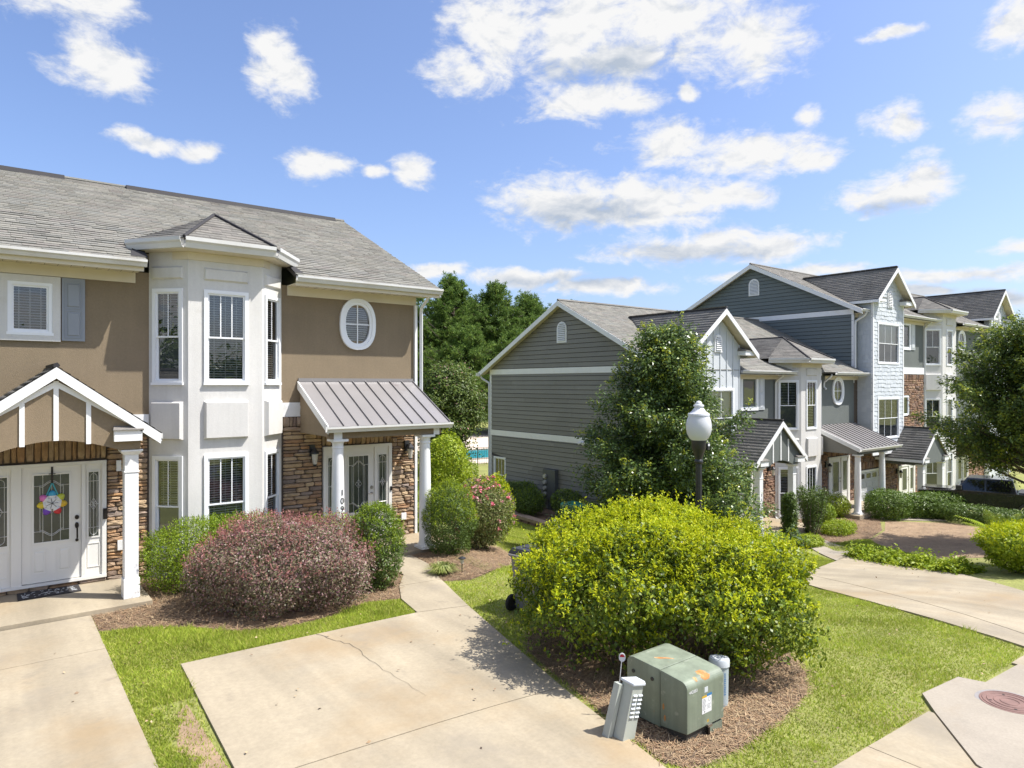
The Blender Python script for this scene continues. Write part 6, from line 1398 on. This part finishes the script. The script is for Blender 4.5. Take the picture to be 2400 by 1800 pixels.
# ------------------------------------------------------------------ street furniture and small things
def local_thing(name, label, cat, loc, rot, group=None):
    o = thing(name, label, cat, loc, group); o.rotation_euler = rot; ORG[o.name] = (0, 0, 0); return o
XF = Frame((0, 0), (1, 0))       # local frame: a = x, outward = -y
XL = Frame((0, 0), (0, -1))      # local frame facing -x: a = -y

def street_lamp():
    x, y = 10.2, 7.63; z = g(x, y); t = thing('street_lamp', 'black fluted post street lamp with white acorn globe', 'street lamp', (x, y, z)); c = (x, y, z)
    MB().lathe(c, [(.20, 0), (.20, .06), (.16, .10), (.17, .16), (.13, .30), (.10, .42), (.085, .55), (.085, .60), (.06, .64)], 20).build('base', m_black, t, smooth=True)
    MB().lathe(c, [(.056, .6), (.056, 2.62), (.05, 2.7)], 24, .10).build('post', m_black, t)
    MB().lathe(c, [(.06, 2.68), (.075, 2.70), (.075, 2.74), (.06, 2.76), (.07, 2.80), (.11, 2.92), (.13, 2.96), (.135, 3.10), (.115, 3.12)], 24).build('fitter', m_black, t, smooth=True)
    MB().box(x + .10, x + .16, y - .12, y - .07, z + 2.93, z + 3.05).build('photo_cell', m_black, t); MB().box(x + .105, x + .155, y - .125, y - .119, z + 3.0, z + 3.04).build('sensor_window', m_paper, t)
    MB().lathe(c, [(.125, 3.10), (.17, 3.145), (.208, 3.22), (.226, 3.31), (.226, 3.38), (.212, 3.46), (.19, 3.52), (.185, 3.555)], 32).build('globe', m_globe, t, smooth=True)
    MB().lathe(c, [(.195, 3.55), (.19, 3.58), (.13, 3.62), (.085, 3.68), (.07, 3.70), (.095, 3.715), (.09, 3.74), (.06, 3.75), (.055, 3.775), (.035, 3.805), (0.004, 3.815)], 32).build('globe_cap', m_globe, t, smooth=True)
street_lamp()

def transformer():
    x0, x1, y0, y1 = 5.95, 6.60, 4.60, 5.46; zb = -.31; t = thing('transformer_box', 'faded green steel transformer cabinet with rust patch and number 442883', 'transformer', (6.27, 5.0, zb))
    H = .35; r = .085; ym = 4.97
    arc = [(y0 + r - r * math.cos(a), H - r + r * math.sin(a)) for a in [math.pi / 2 * k / 7 for k in range(8)]]
    fr_ = [(y0, -.20)] + arc + [(ym - .004, H + .028), (ym - .004, -.24)]
    MB().extr([(x0, y, z) for y, z in fr_], (x1 - x0, 0, 0)).build('hood', m_util, t, bevel=.006)
    bk = [(ym + .004, -.26), (ym + .004, H + .030), (y1 - .09, H + .05), (y1 - .03, H + .035), (y1, H - .01), (y1, -.26)]
    MB().extr([(x0 + .002, y, z) for y, z in bk], (x1 - x0 - .004, 0, 0)).build('rear_tank', m_util, t, bevel=.006)
    MB().box(x0 + .02, x1 - .02, y0 + .025, y1 - .02, zb - .05, -.20).build('plinth', m_utild, t)
    MB().box(x0 + .36, x1 - .01, y0 + .012, y0 + .025, zb - .03, -.225).build('sill_panel', m_util, t)
    F = Frame((0, y0), (1, 0)); L = Frame((x0, 0), (0, -1))
    me = text_mesh('442883', .048, .0008); me.materials.append(m_paper); shared('cabinet_number', me, t, Matrix.Translation((x0 + .105, y0 - .002, H - .115)) @ Matrix.Rotation(R(90), 4, 'X'))
    s = MB().fbox(F, x0 + .255, x0 + .425, .0005, .002, -.055, .135).build('warning_label', m_paper, t)
    MB().fbox(F, x0 + .255, x0 + .34, .0021, .003, .118, .14).build('label_header', m_yellow, s); MB().fbox(F, x0 + .34, x0 + .43, .0021, .003, .122, .148).build('label_header', m_blue, s)
    pr = MB()
    for k in range(9): pr.fbox(F, x0 + .265, x0 + .265 + random.uniform(.04, .068), .0021, .0026, .098 - k * .014, .102 - k * .014)
    for k in range(4): pr.fbox(F, x0 + .345, x0 + .345 + random.uniform(.04, .068), .0021, .0026, .03 - k * .014, .033 - k * .014)
    pr.disc(F, x0 + .30, -.035, .0021, .0026, .009, .009, 8); pr.build('label_print', m_ink, s, kind='stuff')
    for zz in (.085,): 
        rg = MB(); n = 12
        for k in range(n): a, b = 6.28 * k / n, 6.28 * (k + 1) / n; q = lambda A, rr: F.P(x0 + .385 + rr * math.cos(A), .0026, zz + rr * math.sin(A)); rg.poly([q(a, .019), q(b, .019), q(b, .022), q(a, .022)])
        rg.build('label_symbol', m_ink, s)
    MB().fbox(F, x0 + .30, x0 + .36, .0006, .0016, .17, .23).build('faded_sticker', m_pedcap, t)
    # rust that follows the rounded front edge
    def patch(name, xa, xb, k0, k1, m, wob):
        V = []; N_ = 14; 
        prof = [(y0, H - r - .05)] + arc + [(y0 + r + .05, H + .0045)]
        rows = []
        for j, (yy, zz) in enumerate(prof[k0:k1]):
            e = 1 - abs((j / max(1, k1 - k0 - 1)) * 2 - 1) ** 2; a = (xa + xb) / 2; h = (xb - xa) / 2 * (.45 + .55 * e) * random.uniform(1 - wob, 1 + wob); ny = (yy - (y0 + r)) / r; nz = (zz - (H - r)) / r; l = max(.01, math.hypot(ny, nz)); rows.append([(a - h + 2 * h * i / 6, yy + .0016 * ny / l, zz + .0016 * nz / l) for i in range(7)])
        mb = MB()
        for A, B in zip(rows, rows[1:]):
            for i in range(6): mb.poly([A[i], A[i + 1], B[i + 1], B[i]])
        mb.build(name, m, t)
    patch('rust_patch', x0 + .28, x0 + .43, 3, 10, m_rust, .25); patch('rust_patch', x0 + .16, x0 + .22, 4, 8, m_rust, .3)
    zt = lambda yy: H + .030 + .015 * (yy - ym) / (y1 - .09 - ym) * 1.35 + .0012
    P_ = [(6.14, 5.22), (6.19, 5.19), (6.25, 5.14), (6.31, 5.07), (6.30, 5.05), (6.24, 5.11), (6.17, 5.15), (6.13, 5.20)]
    MB().poly([(a, b, zt(b)) for a, b in P_]).build('rust_streak', m_rust, t)
    for (a, b) in ((-4.90, -.13), (-4.92, -.01)): MB().disc(L, a, b, .0005, .0018, .014, .035, 9).build('rust_spot', m_rust, t)
    for a in (-5.36, -5.08): MB().disc(L, a, .24, .0005, .008, .022, .022, 10).build('lifting_lug', m_utild, t)
    hp = MB().fbox(F, x0 + .33, x0 + .36, .001, .03, -.29, -.19).build('hasp', m_bronze, t); MB().fbox(F, x0 + .325, x0 + .395, .005, .035, -.205, -.18).build('padlock', m_nickel, hp)
    MB().fbox(F, x0 + .345, x0 + .355, .0005, .002, -.165, -.135).fbox(F, x0 + .365, x0 + .375, .0005, .002, -.165, -.135).build('yellow_marks', m_yellow, t, kind='stuff')
transformer()

def pedestal():
    z = g(5.52, 5.05); t = local_thing('telecom_pedestal', 'leaning pale plastic telecom pedestal with louvred front beside the green cabinet', 'utility box', (5.50, 5.10, z - .04), (R(3), R(13), 0))
    w, d_, h = .115, .085, .63
    pl = lambda s: [(-w * s, -d_ * s + .04 * 0), (w * s * .55, -d_ * s), (w * s, -d_ * s * .35), (w * s, d_ * s), (-w * s, d_ * s)]
    a, b = pl(1.06), pl(.93); n = 5
    MB().add([(x, y, 0) for x, y in a] + [(x, y, h) for x, y in b], [tuple(range(n))[::-1], tuple(range(n, 2 * n))] + [(i, (i + 1) % n, n + (i + 1) % n, n + i) for i in range(n)]).build('cover', m_ped, t, bevel=.008)
    MB().extr([(x * 1.16, y * 1.2, h + .001) for x, y in pl(.95)], (0, 0, .03)).build('lid', m_pedcap, t, bevel=.008)
    lv = Frame((0, -d_ * .96), (1, 0))
    for c in (-.055, .028):
        for k in range(6):
            zz = h - .10 - k * .045
            MB().hexa([lv.P(c - .032, .016, zz - .006), lv.P(c + .032, .016, zz - .006), lv.P(c + .032, .001, zz - .006), lv.P(c - .032, .001, zz - .006), lv.P(c - .032, .003, zz + .010), lv.P(c + .032, .003, zz + .010), lv.P(c + .032, .001, zz + .010), lv.P(c - .032, .001, zz + .010)]).build('louvre', m_pedcap, t)
    MB().hexa([(-.20, .05, 0), (-.135, .05, 0), (-.135, .14, 0), (-.20, .14, 0), (-.18, .05, h - .03), (-.115, .05, h - .03), (-.115, .13, h - .03), (-.18, .13, h - .03)]).build('back_plate', m_ped, t)
    MB().box(-.134, -.11, .055, .13, .02, .42).build('back_void', m_utild, t)
pedestal()
def cyl():
    t = local_thing('marker_post', 'blue grey plastic pipe post with round cap right of the green cabinet', 'post', (7.10, 5.02, g(7.1, 5.02) - .03), (R(-2), R(4), 0))
    MB().lathe((0, 0, 0), [(.112, 0), (.112, .56)], 28).build('pipe', m_cyl, t, smooth=True); MB().lathe((0, 0, 0), [(.124, .50), (.124, .57), (.115, .59), (.02, .597)], 28).build('cap', m_pedcap, t, smooth=True)
    pr = MB(); rd = random.Random(4)
    for k in range(12):
        a0 = R(-112); z = .42 - k * .022
        for j in range(2):
            a = a0 + j * .14; q = lambda A, zz: (.1132 * math.cos(A), .1132 * math.sin(A), zz); w = rd.uniform(.06, .11); pr.poly([q(a, z), q(a + w, z), q(a + w, z + .013), q(a, z + .013)])
    pr.build('printed_lettering', m_blue, t, kind='stuff')
cyl()
t = thing('reflector_marker', 'small red and white round marker on a thin stake behind the pedestal', 'marker', (5.79, 5.45, -.3)); MB().tube([(5.79, 5.45, -.3), (5.80, 5.44, .10), (5.815, 5.42, .36)], .005, 5).build('stake', m_paper, t)
fr = Frame((5.815, 5.41), (.68, -.73)); MB().disc(fr, 0, .41, -.006, .004, .038, .05, 16).build('disc', m_paper, t); MB().poly([fr.P(.028 * math.cos(a), .0055, .415 + .032 * math.sin(a)) for a in [math.pi * k / 10 for k in range(11)]]).build('reflector', m_redp, t)

def wheel(parent, c, ax, r, w, rim=.62, spokes=6, mt=m_rubber, mr=m_carp):
    c = Vector(c); ax = Vector(ax).normalized(); u = ax.cross(Vector((0, 0, 1))).normalized(); v = u.cross(ax) * 1.0; n = 24
    def ring(rr, o): return [tuple(c + ax * o + (u * math.cos(6.2832 * k / n) + v * math.sin(6.2832 * k / n)) * rr) for k in range(n)]
    def loft(rs, close=True):
        mb = MB(); pts = [p for r_ in rs for p in r_]; mb.add(pts, [(i * n + k, i * n + (k + 1) % n, (i + 1) * n + (k + 1) % n, (i + 1) * n + k) for i in range(len(rs) - 1) for k in range(n)]); return mb
    W = loft([ring(r * rim, w / 2), ring(r * .93, w / 2), ring(r, w * .36), ring(r, -w * .36), ring(r * .93, -w / 2), ring(r * rim, -w / 2), ring(r * rim, w / 2)]).build('wheel', mt, parent)
    mb = MB()
    mb.poly(ring(r * rim, w * .18)); W_ = mb.build('rim', m_utild, W)
    mb = MB()
    for k in range(spokes):
        a = 6.2832 * k / spokes; d_ = u * math.cos(a) + v * math.sin(a); e = ax.cross(d_); o = ax * (w * .36)
        mb.extr([tuple(c + o + e * r * .07), tuple(c + o - e * r * .07), tuple(c + o + d_ * r * rim - e * r * .10), tuple(c + o + d_ * r * rim + e * r * .10)], tuple(-ax * w * .14))
    mb.extr([tuple(c + ax * w * .38 + (u * math.cos(6.2832 * k / 10) + v * math.sin(6.2832 * k / 10)) * r * .16) for k in range(10)], tuple(-ax * w * .1)); mb.build('spokes', mr, W, kind='stuff')
    return W

def bin_(name, label, x, y, z, rz, body, lid, w, d_, h, letter=None, wheels=True):
    t = local_thing(name, label, 'bin', (x, y, z), (0, 0, rz)); a, b = w / 2 * .82, w / 2; c, e = d_ / 2 * .78, d_ / 2
    MB().hexa([(-a, -c, .04), (a, -c, .04), (a, c, .04), (-a, c, .04), (-b, -e, h), (b, -e, h), (b, e, h), (-b, e, h)]).build('bin_body', body, t, bevel=.02)
    mb = MB(); mb.box(-b - .02, b + .02, -e - .02, e + .02, h - .05, h - .001); mb.build('rim', body, t)
    MB().hexa([(-b - .03, -e - .05, h), (b + .03, -e - .05, h), (b + .03, e + .03, h), (-b - .03, e + .03, h), (-b + .03, -e + .02, h + .075), (b - .03, -e + .02, h + .075), (b - .03, e - .02, h + .09), (-b + .03, e - .02, h + .09)]).build('lid', lid, t, bevel=.012)
    MB().box(-b * .6, b * .6, e * -.4, e * .5, h + .084, h + .094).build('lid_panel', lid, t)
    MB().tube([(-b * .8, e, h - .06), (-b * .8, e + .1, h), (b * .8, e + .1, h), (b * .8, e, h - .06)], .016, 6).build('handle', body, t)
    if wheels:
        for s in (-1, 1): wheel(t, (s * (a + .03), c + .06, .14), (s, 0, 0), .14, .06, .55, 5, m_rubber, m_carp)
    if letter:
        me = text_mesh(letter, .26, .004); me.materials.append(m_paper); shared('lettering', me, t, Matrix.Translation((0, -e * .93, h * .58)) @ Matrix.Rotation(R(84), 4, 'X'))
    return t
bin_('trash_cart', 'grey wheeled trash cart with black lid half hidden behind the golden bush', 7.46, 8.90, g(7.4, 8.9), R(100), m_cart, m_cartlid, .62, .66, .98)
bin_('recycling_bin', 'green plastic bin with white letter behind the low block wall', 17.1, 18.3, -1.62, R(-8), m_bin, m_bin, .62, .74, .74, 'W', False)

def retaining():
    A, B = Vector((16.55, 22.4, 0)), Vector((15.95, 16.85, 0)); u = (B - A).normalized(); fr = Frame(A, u); L_ = (B - A).length; t = thing('retaining_wall', 'low brown block garden wall with stone cap beside the grey gable', 'wall', (16.2, 19.5, -1.8))
    a = 0
    while a < L_ - .2:
        w = min(.52, L_ - a); MB().fbox(fr, a, a + w - .012, -.28, .0, -2.0, -1.62).build('wall_block', m_timber, t); MB().fbox(fr, a + .06, a + w - .07, .001, .05, -1.95, -1.64).build('wall_face_block', m_timber, t); a += .52
    a = 0
    while a < L_:
        w = min(.93, L_ - a); MB().fbox(fr, a, a + w - .008, -.30, .06, -1.615, -1.50).build('cap_stone', m_capst, t); a += .93
    C = B + Vector((1.6, -.5, 0)); f2 = Frame(B, C - B); MB().fbox(f2, 0, 1.7, -.28, 0, -2.0, -1.62).build('wall_block', m_timber, t); MB().fbox(f2, 0.06, 1.7, -.30, .05, -1.614, -1.50).build('cap_stone', m_capst, t)
    mb = MB().poly([(16.75, 22.4, -1.62), (16.2, 16.9, -1.62), (18.58, 16.3, -1.62), (18.58, 25.5, -1.62), (16.9, 25.5, -1.62)]); o = mb.build('mulch_bed', m_mulch); o['kind'] = 'structure'
retaining()
t = thing('utility_cabinet', 'pair of pale utility boxes behind the dark shrubs by the side window', 'utility box', (18.2, 23.3, -1.62))
MB().box(18.05, 18.5, 23.35, 23.85, -1.62, -.93).box(18.1, 18.45, 23.40, 23.8, -.929, -.90).build('box_casing', m_ac, t, kind='stuff'); MB().box(18.1, 18.5, 22.85, 23.30, -1.62, -1.02).build('box_casing', m_ac, t)

def path_light():
    x, y = 7.62, 11.42; z = g(x, y); t = thing('path_light', 'small black solar path light in the pine straw', 'garden light', (x, y, z)); c = (x, y, z)
    MB().lathe(c, [(.010, -.02), (.010, .20), (.02, .21)], 8).build('stake', m_black, t); MB().lathe(c, [(.028, .205), (.04, .30)], 12).build('lens', m_lampgl, t, smooth=True); MB().lathe(c, [(.075, .30), (.075, .315), (.04, .335), (.01, .34)], 18).build('cap', m_black, t, smooth=True)
path_light()

def manhole():
    x, y = 10.22, 2.93; z = g(x, y) + .042; t = thing('manhole_cover', 'round rusty brown iron manhole cover in the pale concrete apron', 'manhole cover', (x, y, z)); c = (x, y, z)
    MB().lathe(c, [(.37, -.02), (.37, .006), (.325, .008)], 40).build('rim', m_manrim, t); MB().lathe(c, [(.322, -.02), (.322, .014), (.31, .015)], 40).build('lid', m_manhole, t)
    for r in (.10, .17, .24, .29):
        n = 40; mb = MB()
        for k in range(n):
            a, b = 6.2832 * k / n, 6.2832 * (k + 1) / n; q = lambda A, rr, zz: (x + rr * math.cos(A), y + rr * math.sin(A), z + zz); mb.add([q(a, r - .006, .015), q(b, r - .006, .015), q(b, r, .022), q(a, r, .022), q(b, r + .006, .015), q(a, r + .006, .015)], [(0, 1, 2, 3), (3, 2, 4, 5)])
        mb.build('lid_ring', m_manhole, t)
    for a in (.6, 2.2, 3.7, 5.3): MB().lathe((x + .21 * math.cos(a), y + .21 * math.sin(a), z), [(.018, .0152), (.001, .0165)], 10).build('pick_hole', m_hole, t)
manhole()

def wreath():
    F = Frame((0, 14.9), (1, 0)); x, z = 1.02, 1.40; t = thing('door_wreath', 'wreath of coloured bulb petals on a teal ribbon hanging on the left door', 'wreath', (x, 14.83, z)); d0 = .075
    cols = [((.05, .35, .55), 90, m_blue), ((.50, .55, .06), 38, None), ((.65, .42, .03), -8, None), ((.55, .03, .04), -60, None), ((.16, .05, .45), -120, None), ((.65, .50, .03), 188, None), ((.65, .16, .42), 142, None)]
    for i, (c, a, _) in enumerate(cols):
        m = MATS.get('petal %d' % i) or mat('petal %d' % i, c, .35, .1, 20); a = R(a); dx, dz = math.cos(a), math.sin(a); px, pz = -dz, dx
        def ringpts(rr, k, dd): return [F.P(x + dx * rr + px * k * math.cos(b), dd + k * .55 * math.sin(b), z + dz * rr + pz * k * math.cos(b)) for b in [6.2832 * j / 10 for j in range(10)]]
        rs = [ringpts(.135, .058, d0), ringpts(.17, .062, d0), ringpts(.20, .048, d0), ringpts(.225, .024, d0), ringpts(.232, .004, d0)]
        pts = [p for r in rs for p in r]; MB().add(pts, [(q * 10 + k, q * 10 + (k + 1) % 10, (q + 1) * 10 + (k + 1) % 10, (q + 1) * 10 + k) for q in range(4) for k in range(10)] + [tuple(range(10))[::-1]]).build('petal', m, t, smooth=True)
        rs = [ringpts(.06, .028, d0 - .004), ringpts(.135, .066, d0 - .002)]
        pts = [p for r in rs for p in r]; MB().add(pts, [(k, (k + 1) % 10, 10 + (k + 1) % 10, 10 + k) for k in range(10)] + [tuple(range(10, 20))]).build('petal_socket', m_paper, t)
        MB().tube([F.P(x, d0 + .03, z), F.P(x + dx * .09 + px * .02, d0 + .05, z + dz * .09 + pz * .02)], .004, 4).build('wire', m_black, t)
    MB().disc(F, x, z, d0 - .02, d0 + .03, .10, .10, 20).build('hub', m_paper, t); MB().disc(F, x, z, d0 + .031, d0 + .045, .016, .016, 10).build('hub_button', m_ink, t)
    tm = mat('teal ribbon', (.05, .36, .42), .6, .05)
    for s in (-1, 1): MB().hexa([F.P(x + s * .10, d0 + .0, z + .13), F.P(x + s * .08, d0 + .0, z + .13), F.P(x + s * .08, d0 - .004, z + .13), F.P(x + s * .10, d0 - .004, z + .13), F.P(x + s * .015, d0 + .0, z + .36), F.P(x - s * .005, d0 + .0, z + .36), F.P(x - s * .005, d0 - .004, z + .36), F.P(x + s * .015, d0 - .004, z + .36)]).build('ribbon', tm, t)
    MB().fbox(F, x - .016, x + .016, .064, .07, z + .33, 2.055).fbox(F, x - .05, x + .05, .0705, .078, z + .52, z + .535).build('hanger', m_bronze, t)
wreath()
t = thing('doormat', 'dark patterned doormat with faded pale lettering on the left porch', 'doormat', (1.0, 14.55, -.15)); MB().box(.50, 1.42, 14.34, 14.80, -.149, -.132).build('mat', m_mat, t)
pr = MB(); rd = random.Random(2)
for k in range(70):
    a, b = rd.uniform(.54, 1.36), rd.uniform(14.38, 14.74); pr.box(a, a + rd.uniform(.012, .05), b, b + rd.uniform(.012, .03), -.1315, -.1305)
pr.build('mat_print', m_pedcap, t, kind='stuff')

# pool, fence, grill at the back
def pool():
    o = MB().poly([(20, 39.6, -2.06), (60, 38, -2.06), (60, 66, -2.06), (20, 66, -2.06)]).build('pool_deck', m_pooldeck); o['kind'] = 'structure'
    o = MB().poly([(27.5, 42.0, -2.05), (38, 41.3, -2.05), (38, 47.5, -2.05), (27.5, 47.5, -2.05)]).build('pool_water', m_water); o['kind'] = 'structure'
    t = thing('swimming_pool_coping', 'pale coping round the turquoise swimming pool behind the houses', 'pool', (32, 44, -2.06)); c = [(27.5, 42.0), (38, 41.3), (38, 47.5), (27.5, 47.5)]
    for (a, b), (c_, d_) in zip(c, c[1:] + c[:1]): beam(MB(), (a, b, -1.99), (c_, d_, -1.99), .07, tuple(Vector((d_ - b, -(c_ - a), 0)).normalized() * .35)).build('coping_edge', m_conc2, t)
    A, B = Vector((20.5, 41.2, -2.05)), Vector((34.5, 35.6, -2.05)); t = thing('pool_fence', 'black metal picket fence round the swimming pool', 'fence', tuple(A)); L_ = (B - A).length; fr = Frame(A, B - A); a = 0; n = 0
    for z in (-1.93, -1.0, -.86): MB().fbox(fr, 0, L_, -.012, .012, z, z + .03).build('rail', m_black, t)
    while a < L_:
        if n % 18 == 0: MB().fbox(fr, a, a + .055, -.03, .03, -2.1, -.80).build('fence_post', m_black, t)
        else: MB().fbox(fr, a, a + .018, -.022, -.0125, -2.0, -.88).build('picket', m_black, t)
        a += .13; n += 1
    x, y = 20.6, 31.0; z = g(x, y); t = thing('kettle_grill', 'black round kettle grill on the lawn before the pool fence', 'grill', (x, y, z)); c = (x, y, z)
    MB().lathe(c, [(.04, .42), (.18, .46), (.28, .58), (.30, .70)], 20).build('bowl', m_black, t, smooth=True); MB().lathe(c, [(.30, .70), (.28, .82), (.18, .93), (.03, .97)], 20).build('lid', m_black, t, smooth=True); MB().box(x - .06, x + .06, y - .01, y + .01, z + .96, z + 1.02).build('handle', m_black, t)
    for a in (.3, 2.4, 4.5): MB().tube([(x + .15 * math.cos(a), y + .15 * math.sin(a), z + .5), (x + .32 * math.cos(a), y + .32 * math.sin(a), z)], .015, 5).build('leg', m_nickel, t)
pool()

def pickup():
    hd = math.atan2(.97, -.22); x, y = 34.2, 10.75; t = local_thing('pickup_truck', 'dark brown black off road pickup parked under the shade tree', 'pickup', (x, y, g(x, y) - .05), (0, 0, hd))
    W = .92
    def prof(pts, y0, y1, name, m, bev=.03, par=t): return MB().extr([(px, y0, pz) for px, pz in pts], (0, y1 - y0, 0)).build(name, m, par, bevel=bev)
    def arch(cx, r, n=9): return [(cx + r * math.cos(math.pi * k / (n - 1)), .42 + r * math.sin(math.pi * k / (n - 1))) for k in range(n)]
    low = [(2.35, .55), (2.35, 1.12), (1.0, 1.22), (.95, 1.25), (-2.75, 1.25), (-2.75, .55), (-2.3, .5)] + arch(-1.75, .50)[::-1] + [(-1.2, .42), (1.2, .42)] + arch(1.75, .50)[::-1] + [(2.28, .45)]
    prof(low, -W * .86, W * .86, 'body', m_car)
    cab = [(1.0, 1.2), (.55, 1.78), (-1.05, 1.80), (-1.2, 1.25), (.9, 1.25)]
    cabm = MB().add([(px, s * (W * .83 if pz < 1.3 else W * .70), pz) for s in (-1, 1) for px, pz in cab[:4]], [(0, 1, 2, 3)[::-1], (4, 5, 6, 7), (0, 1, 5, 4), (1, 2, 6, 5), (2, 3, 7, 6)]).build('cab', m_car, t, bevel=.03)
    for s in (-1, 1):
        for a, b in ((.78, -.08), (-.14, -1.0)):
            yb, yt = s * (W * .835), s * (W * .72); top0 = .50 if a > 0 else -.16; MB().poly([(a, yb, 1.29), (b, yb, 1.29), (b + .02 if b < -.5 else b, yt, 1.72), (top0, yt, 1.72)]).build('side_window', m_carg, t)
        for cx in (1.75, -1.75):
            o = arch(cx, .56, 13); i = arch(cx, .47, 13); mb = MB()
            for k in range(12): mb.extr([(o[k][0], s * W * .84, o[k][1]), (o[k + 1][0], s * W * .84, o[k + 1][1]), (i[k + 1][0], s * W * .84, i[k + 1][1]), (i[k][0], s * W * .84, i[k][1])], (0, s * .16, 0))
            mb.build('fender_flare', m_carp, t, kind='stuff'); wheel(t, (cx, s * W * .86, .42), (0, s, 0), .42, .28, .58, 7, m_rubber, m_nickel)
        MB().box(.72, .92, s * W * .88, s * (W * .88 + .2), 1.28, 1.46).build('side_mirror', m_carp, t); MB().box(2.28, 2.37, s * .58 - .14, s * .58 + .14, .88, 1.08).build('headlight', m_lampgl, t); MB().box(2.1, 2.34, s * W * .861, s * W * .88, .92, 1.02).build('turn_signal', m_orange, t)
        MB().box(-1.1, 1.1, s * W * .86, s * (W * .86 + .1), .42, .5).build('side_step', m_carp, t); MB().box(-2.77, -2.74, s * .7 - .08, s * .7 + .08, .85, 1.15).build('tail_light', m_redp, t)
        for hx in (.05, -.95): MB().box(hx - .09, hx + .09, s * W * .861, s * W * .885, 1.12, 1.16).build('door_handle', m_carp, t)
        for dx in (.9, -.11, -1.1): MB().box(dx - .006, dx + .006, s * W * .8601, s * W * .862, .5, 1.24).build('door_seam', m_hole, t)
    MB().poly([(.985, -W * .74, 1.25), (.985, W * .74, 1.25), (.60, W * .66, 1.73), (.60, -W * .66, 1.73)]).build('windscreen', m_carg, t)
    MB().box(2.36, 2.55, -.85, .85, .52, .72).build('front_bumper', m_carp, t); MB().box(-2.95, -2.76, -.85, .85, .5, .68).build('rear_bumper', m_carp, t); MB().box(2.352, 2.37, -.5, .5, .78, 1.06).build('grille', m_carp, t)
    MB().box(-2.7, -1.25, -.68, .68, 1.251, 1.30).build('bed_cover', m_carp, t); MB().box(1.15, 2.25, -.5, .5, 1.19, 1.235).build('hood_bulge', m_car, t, bevel=.02)
pickup()

def litter():
    q = np.concatenate([sample([(2.0, 3.6), (5.2, 3.6), (6.5, 9.6), (2.2, 9.9)], 26), sample([(-2.5, 4), (1.3, 4), (1.4, 12.8), (-2.5, 12.8)], 18), sample(LAWN_M, 150), sample(LAWN_L, 30), sample([(14, 3.6), (17, 3.6), (21, 10), (18, 9.6)], 22), sample(BED_HOUSE, 40), sample(BED_BUSH, 50)])
    n = len(q); pos = np.stack([q[:, 0], q[:, 1], gv(q[:, 0], q[:, 1]) + .040 + .01 * rng.random(n)], 1); o = leaves('fallen_leaves', m_straw, None, pos, np.zeros((n, 3)) + np.array([0, 0, 1.]), .045, .028, .35); o['label'] = 'dry brown leaves fallen on lawn, beds and concrete'; o['category'] = 'leaf litter'
litter()
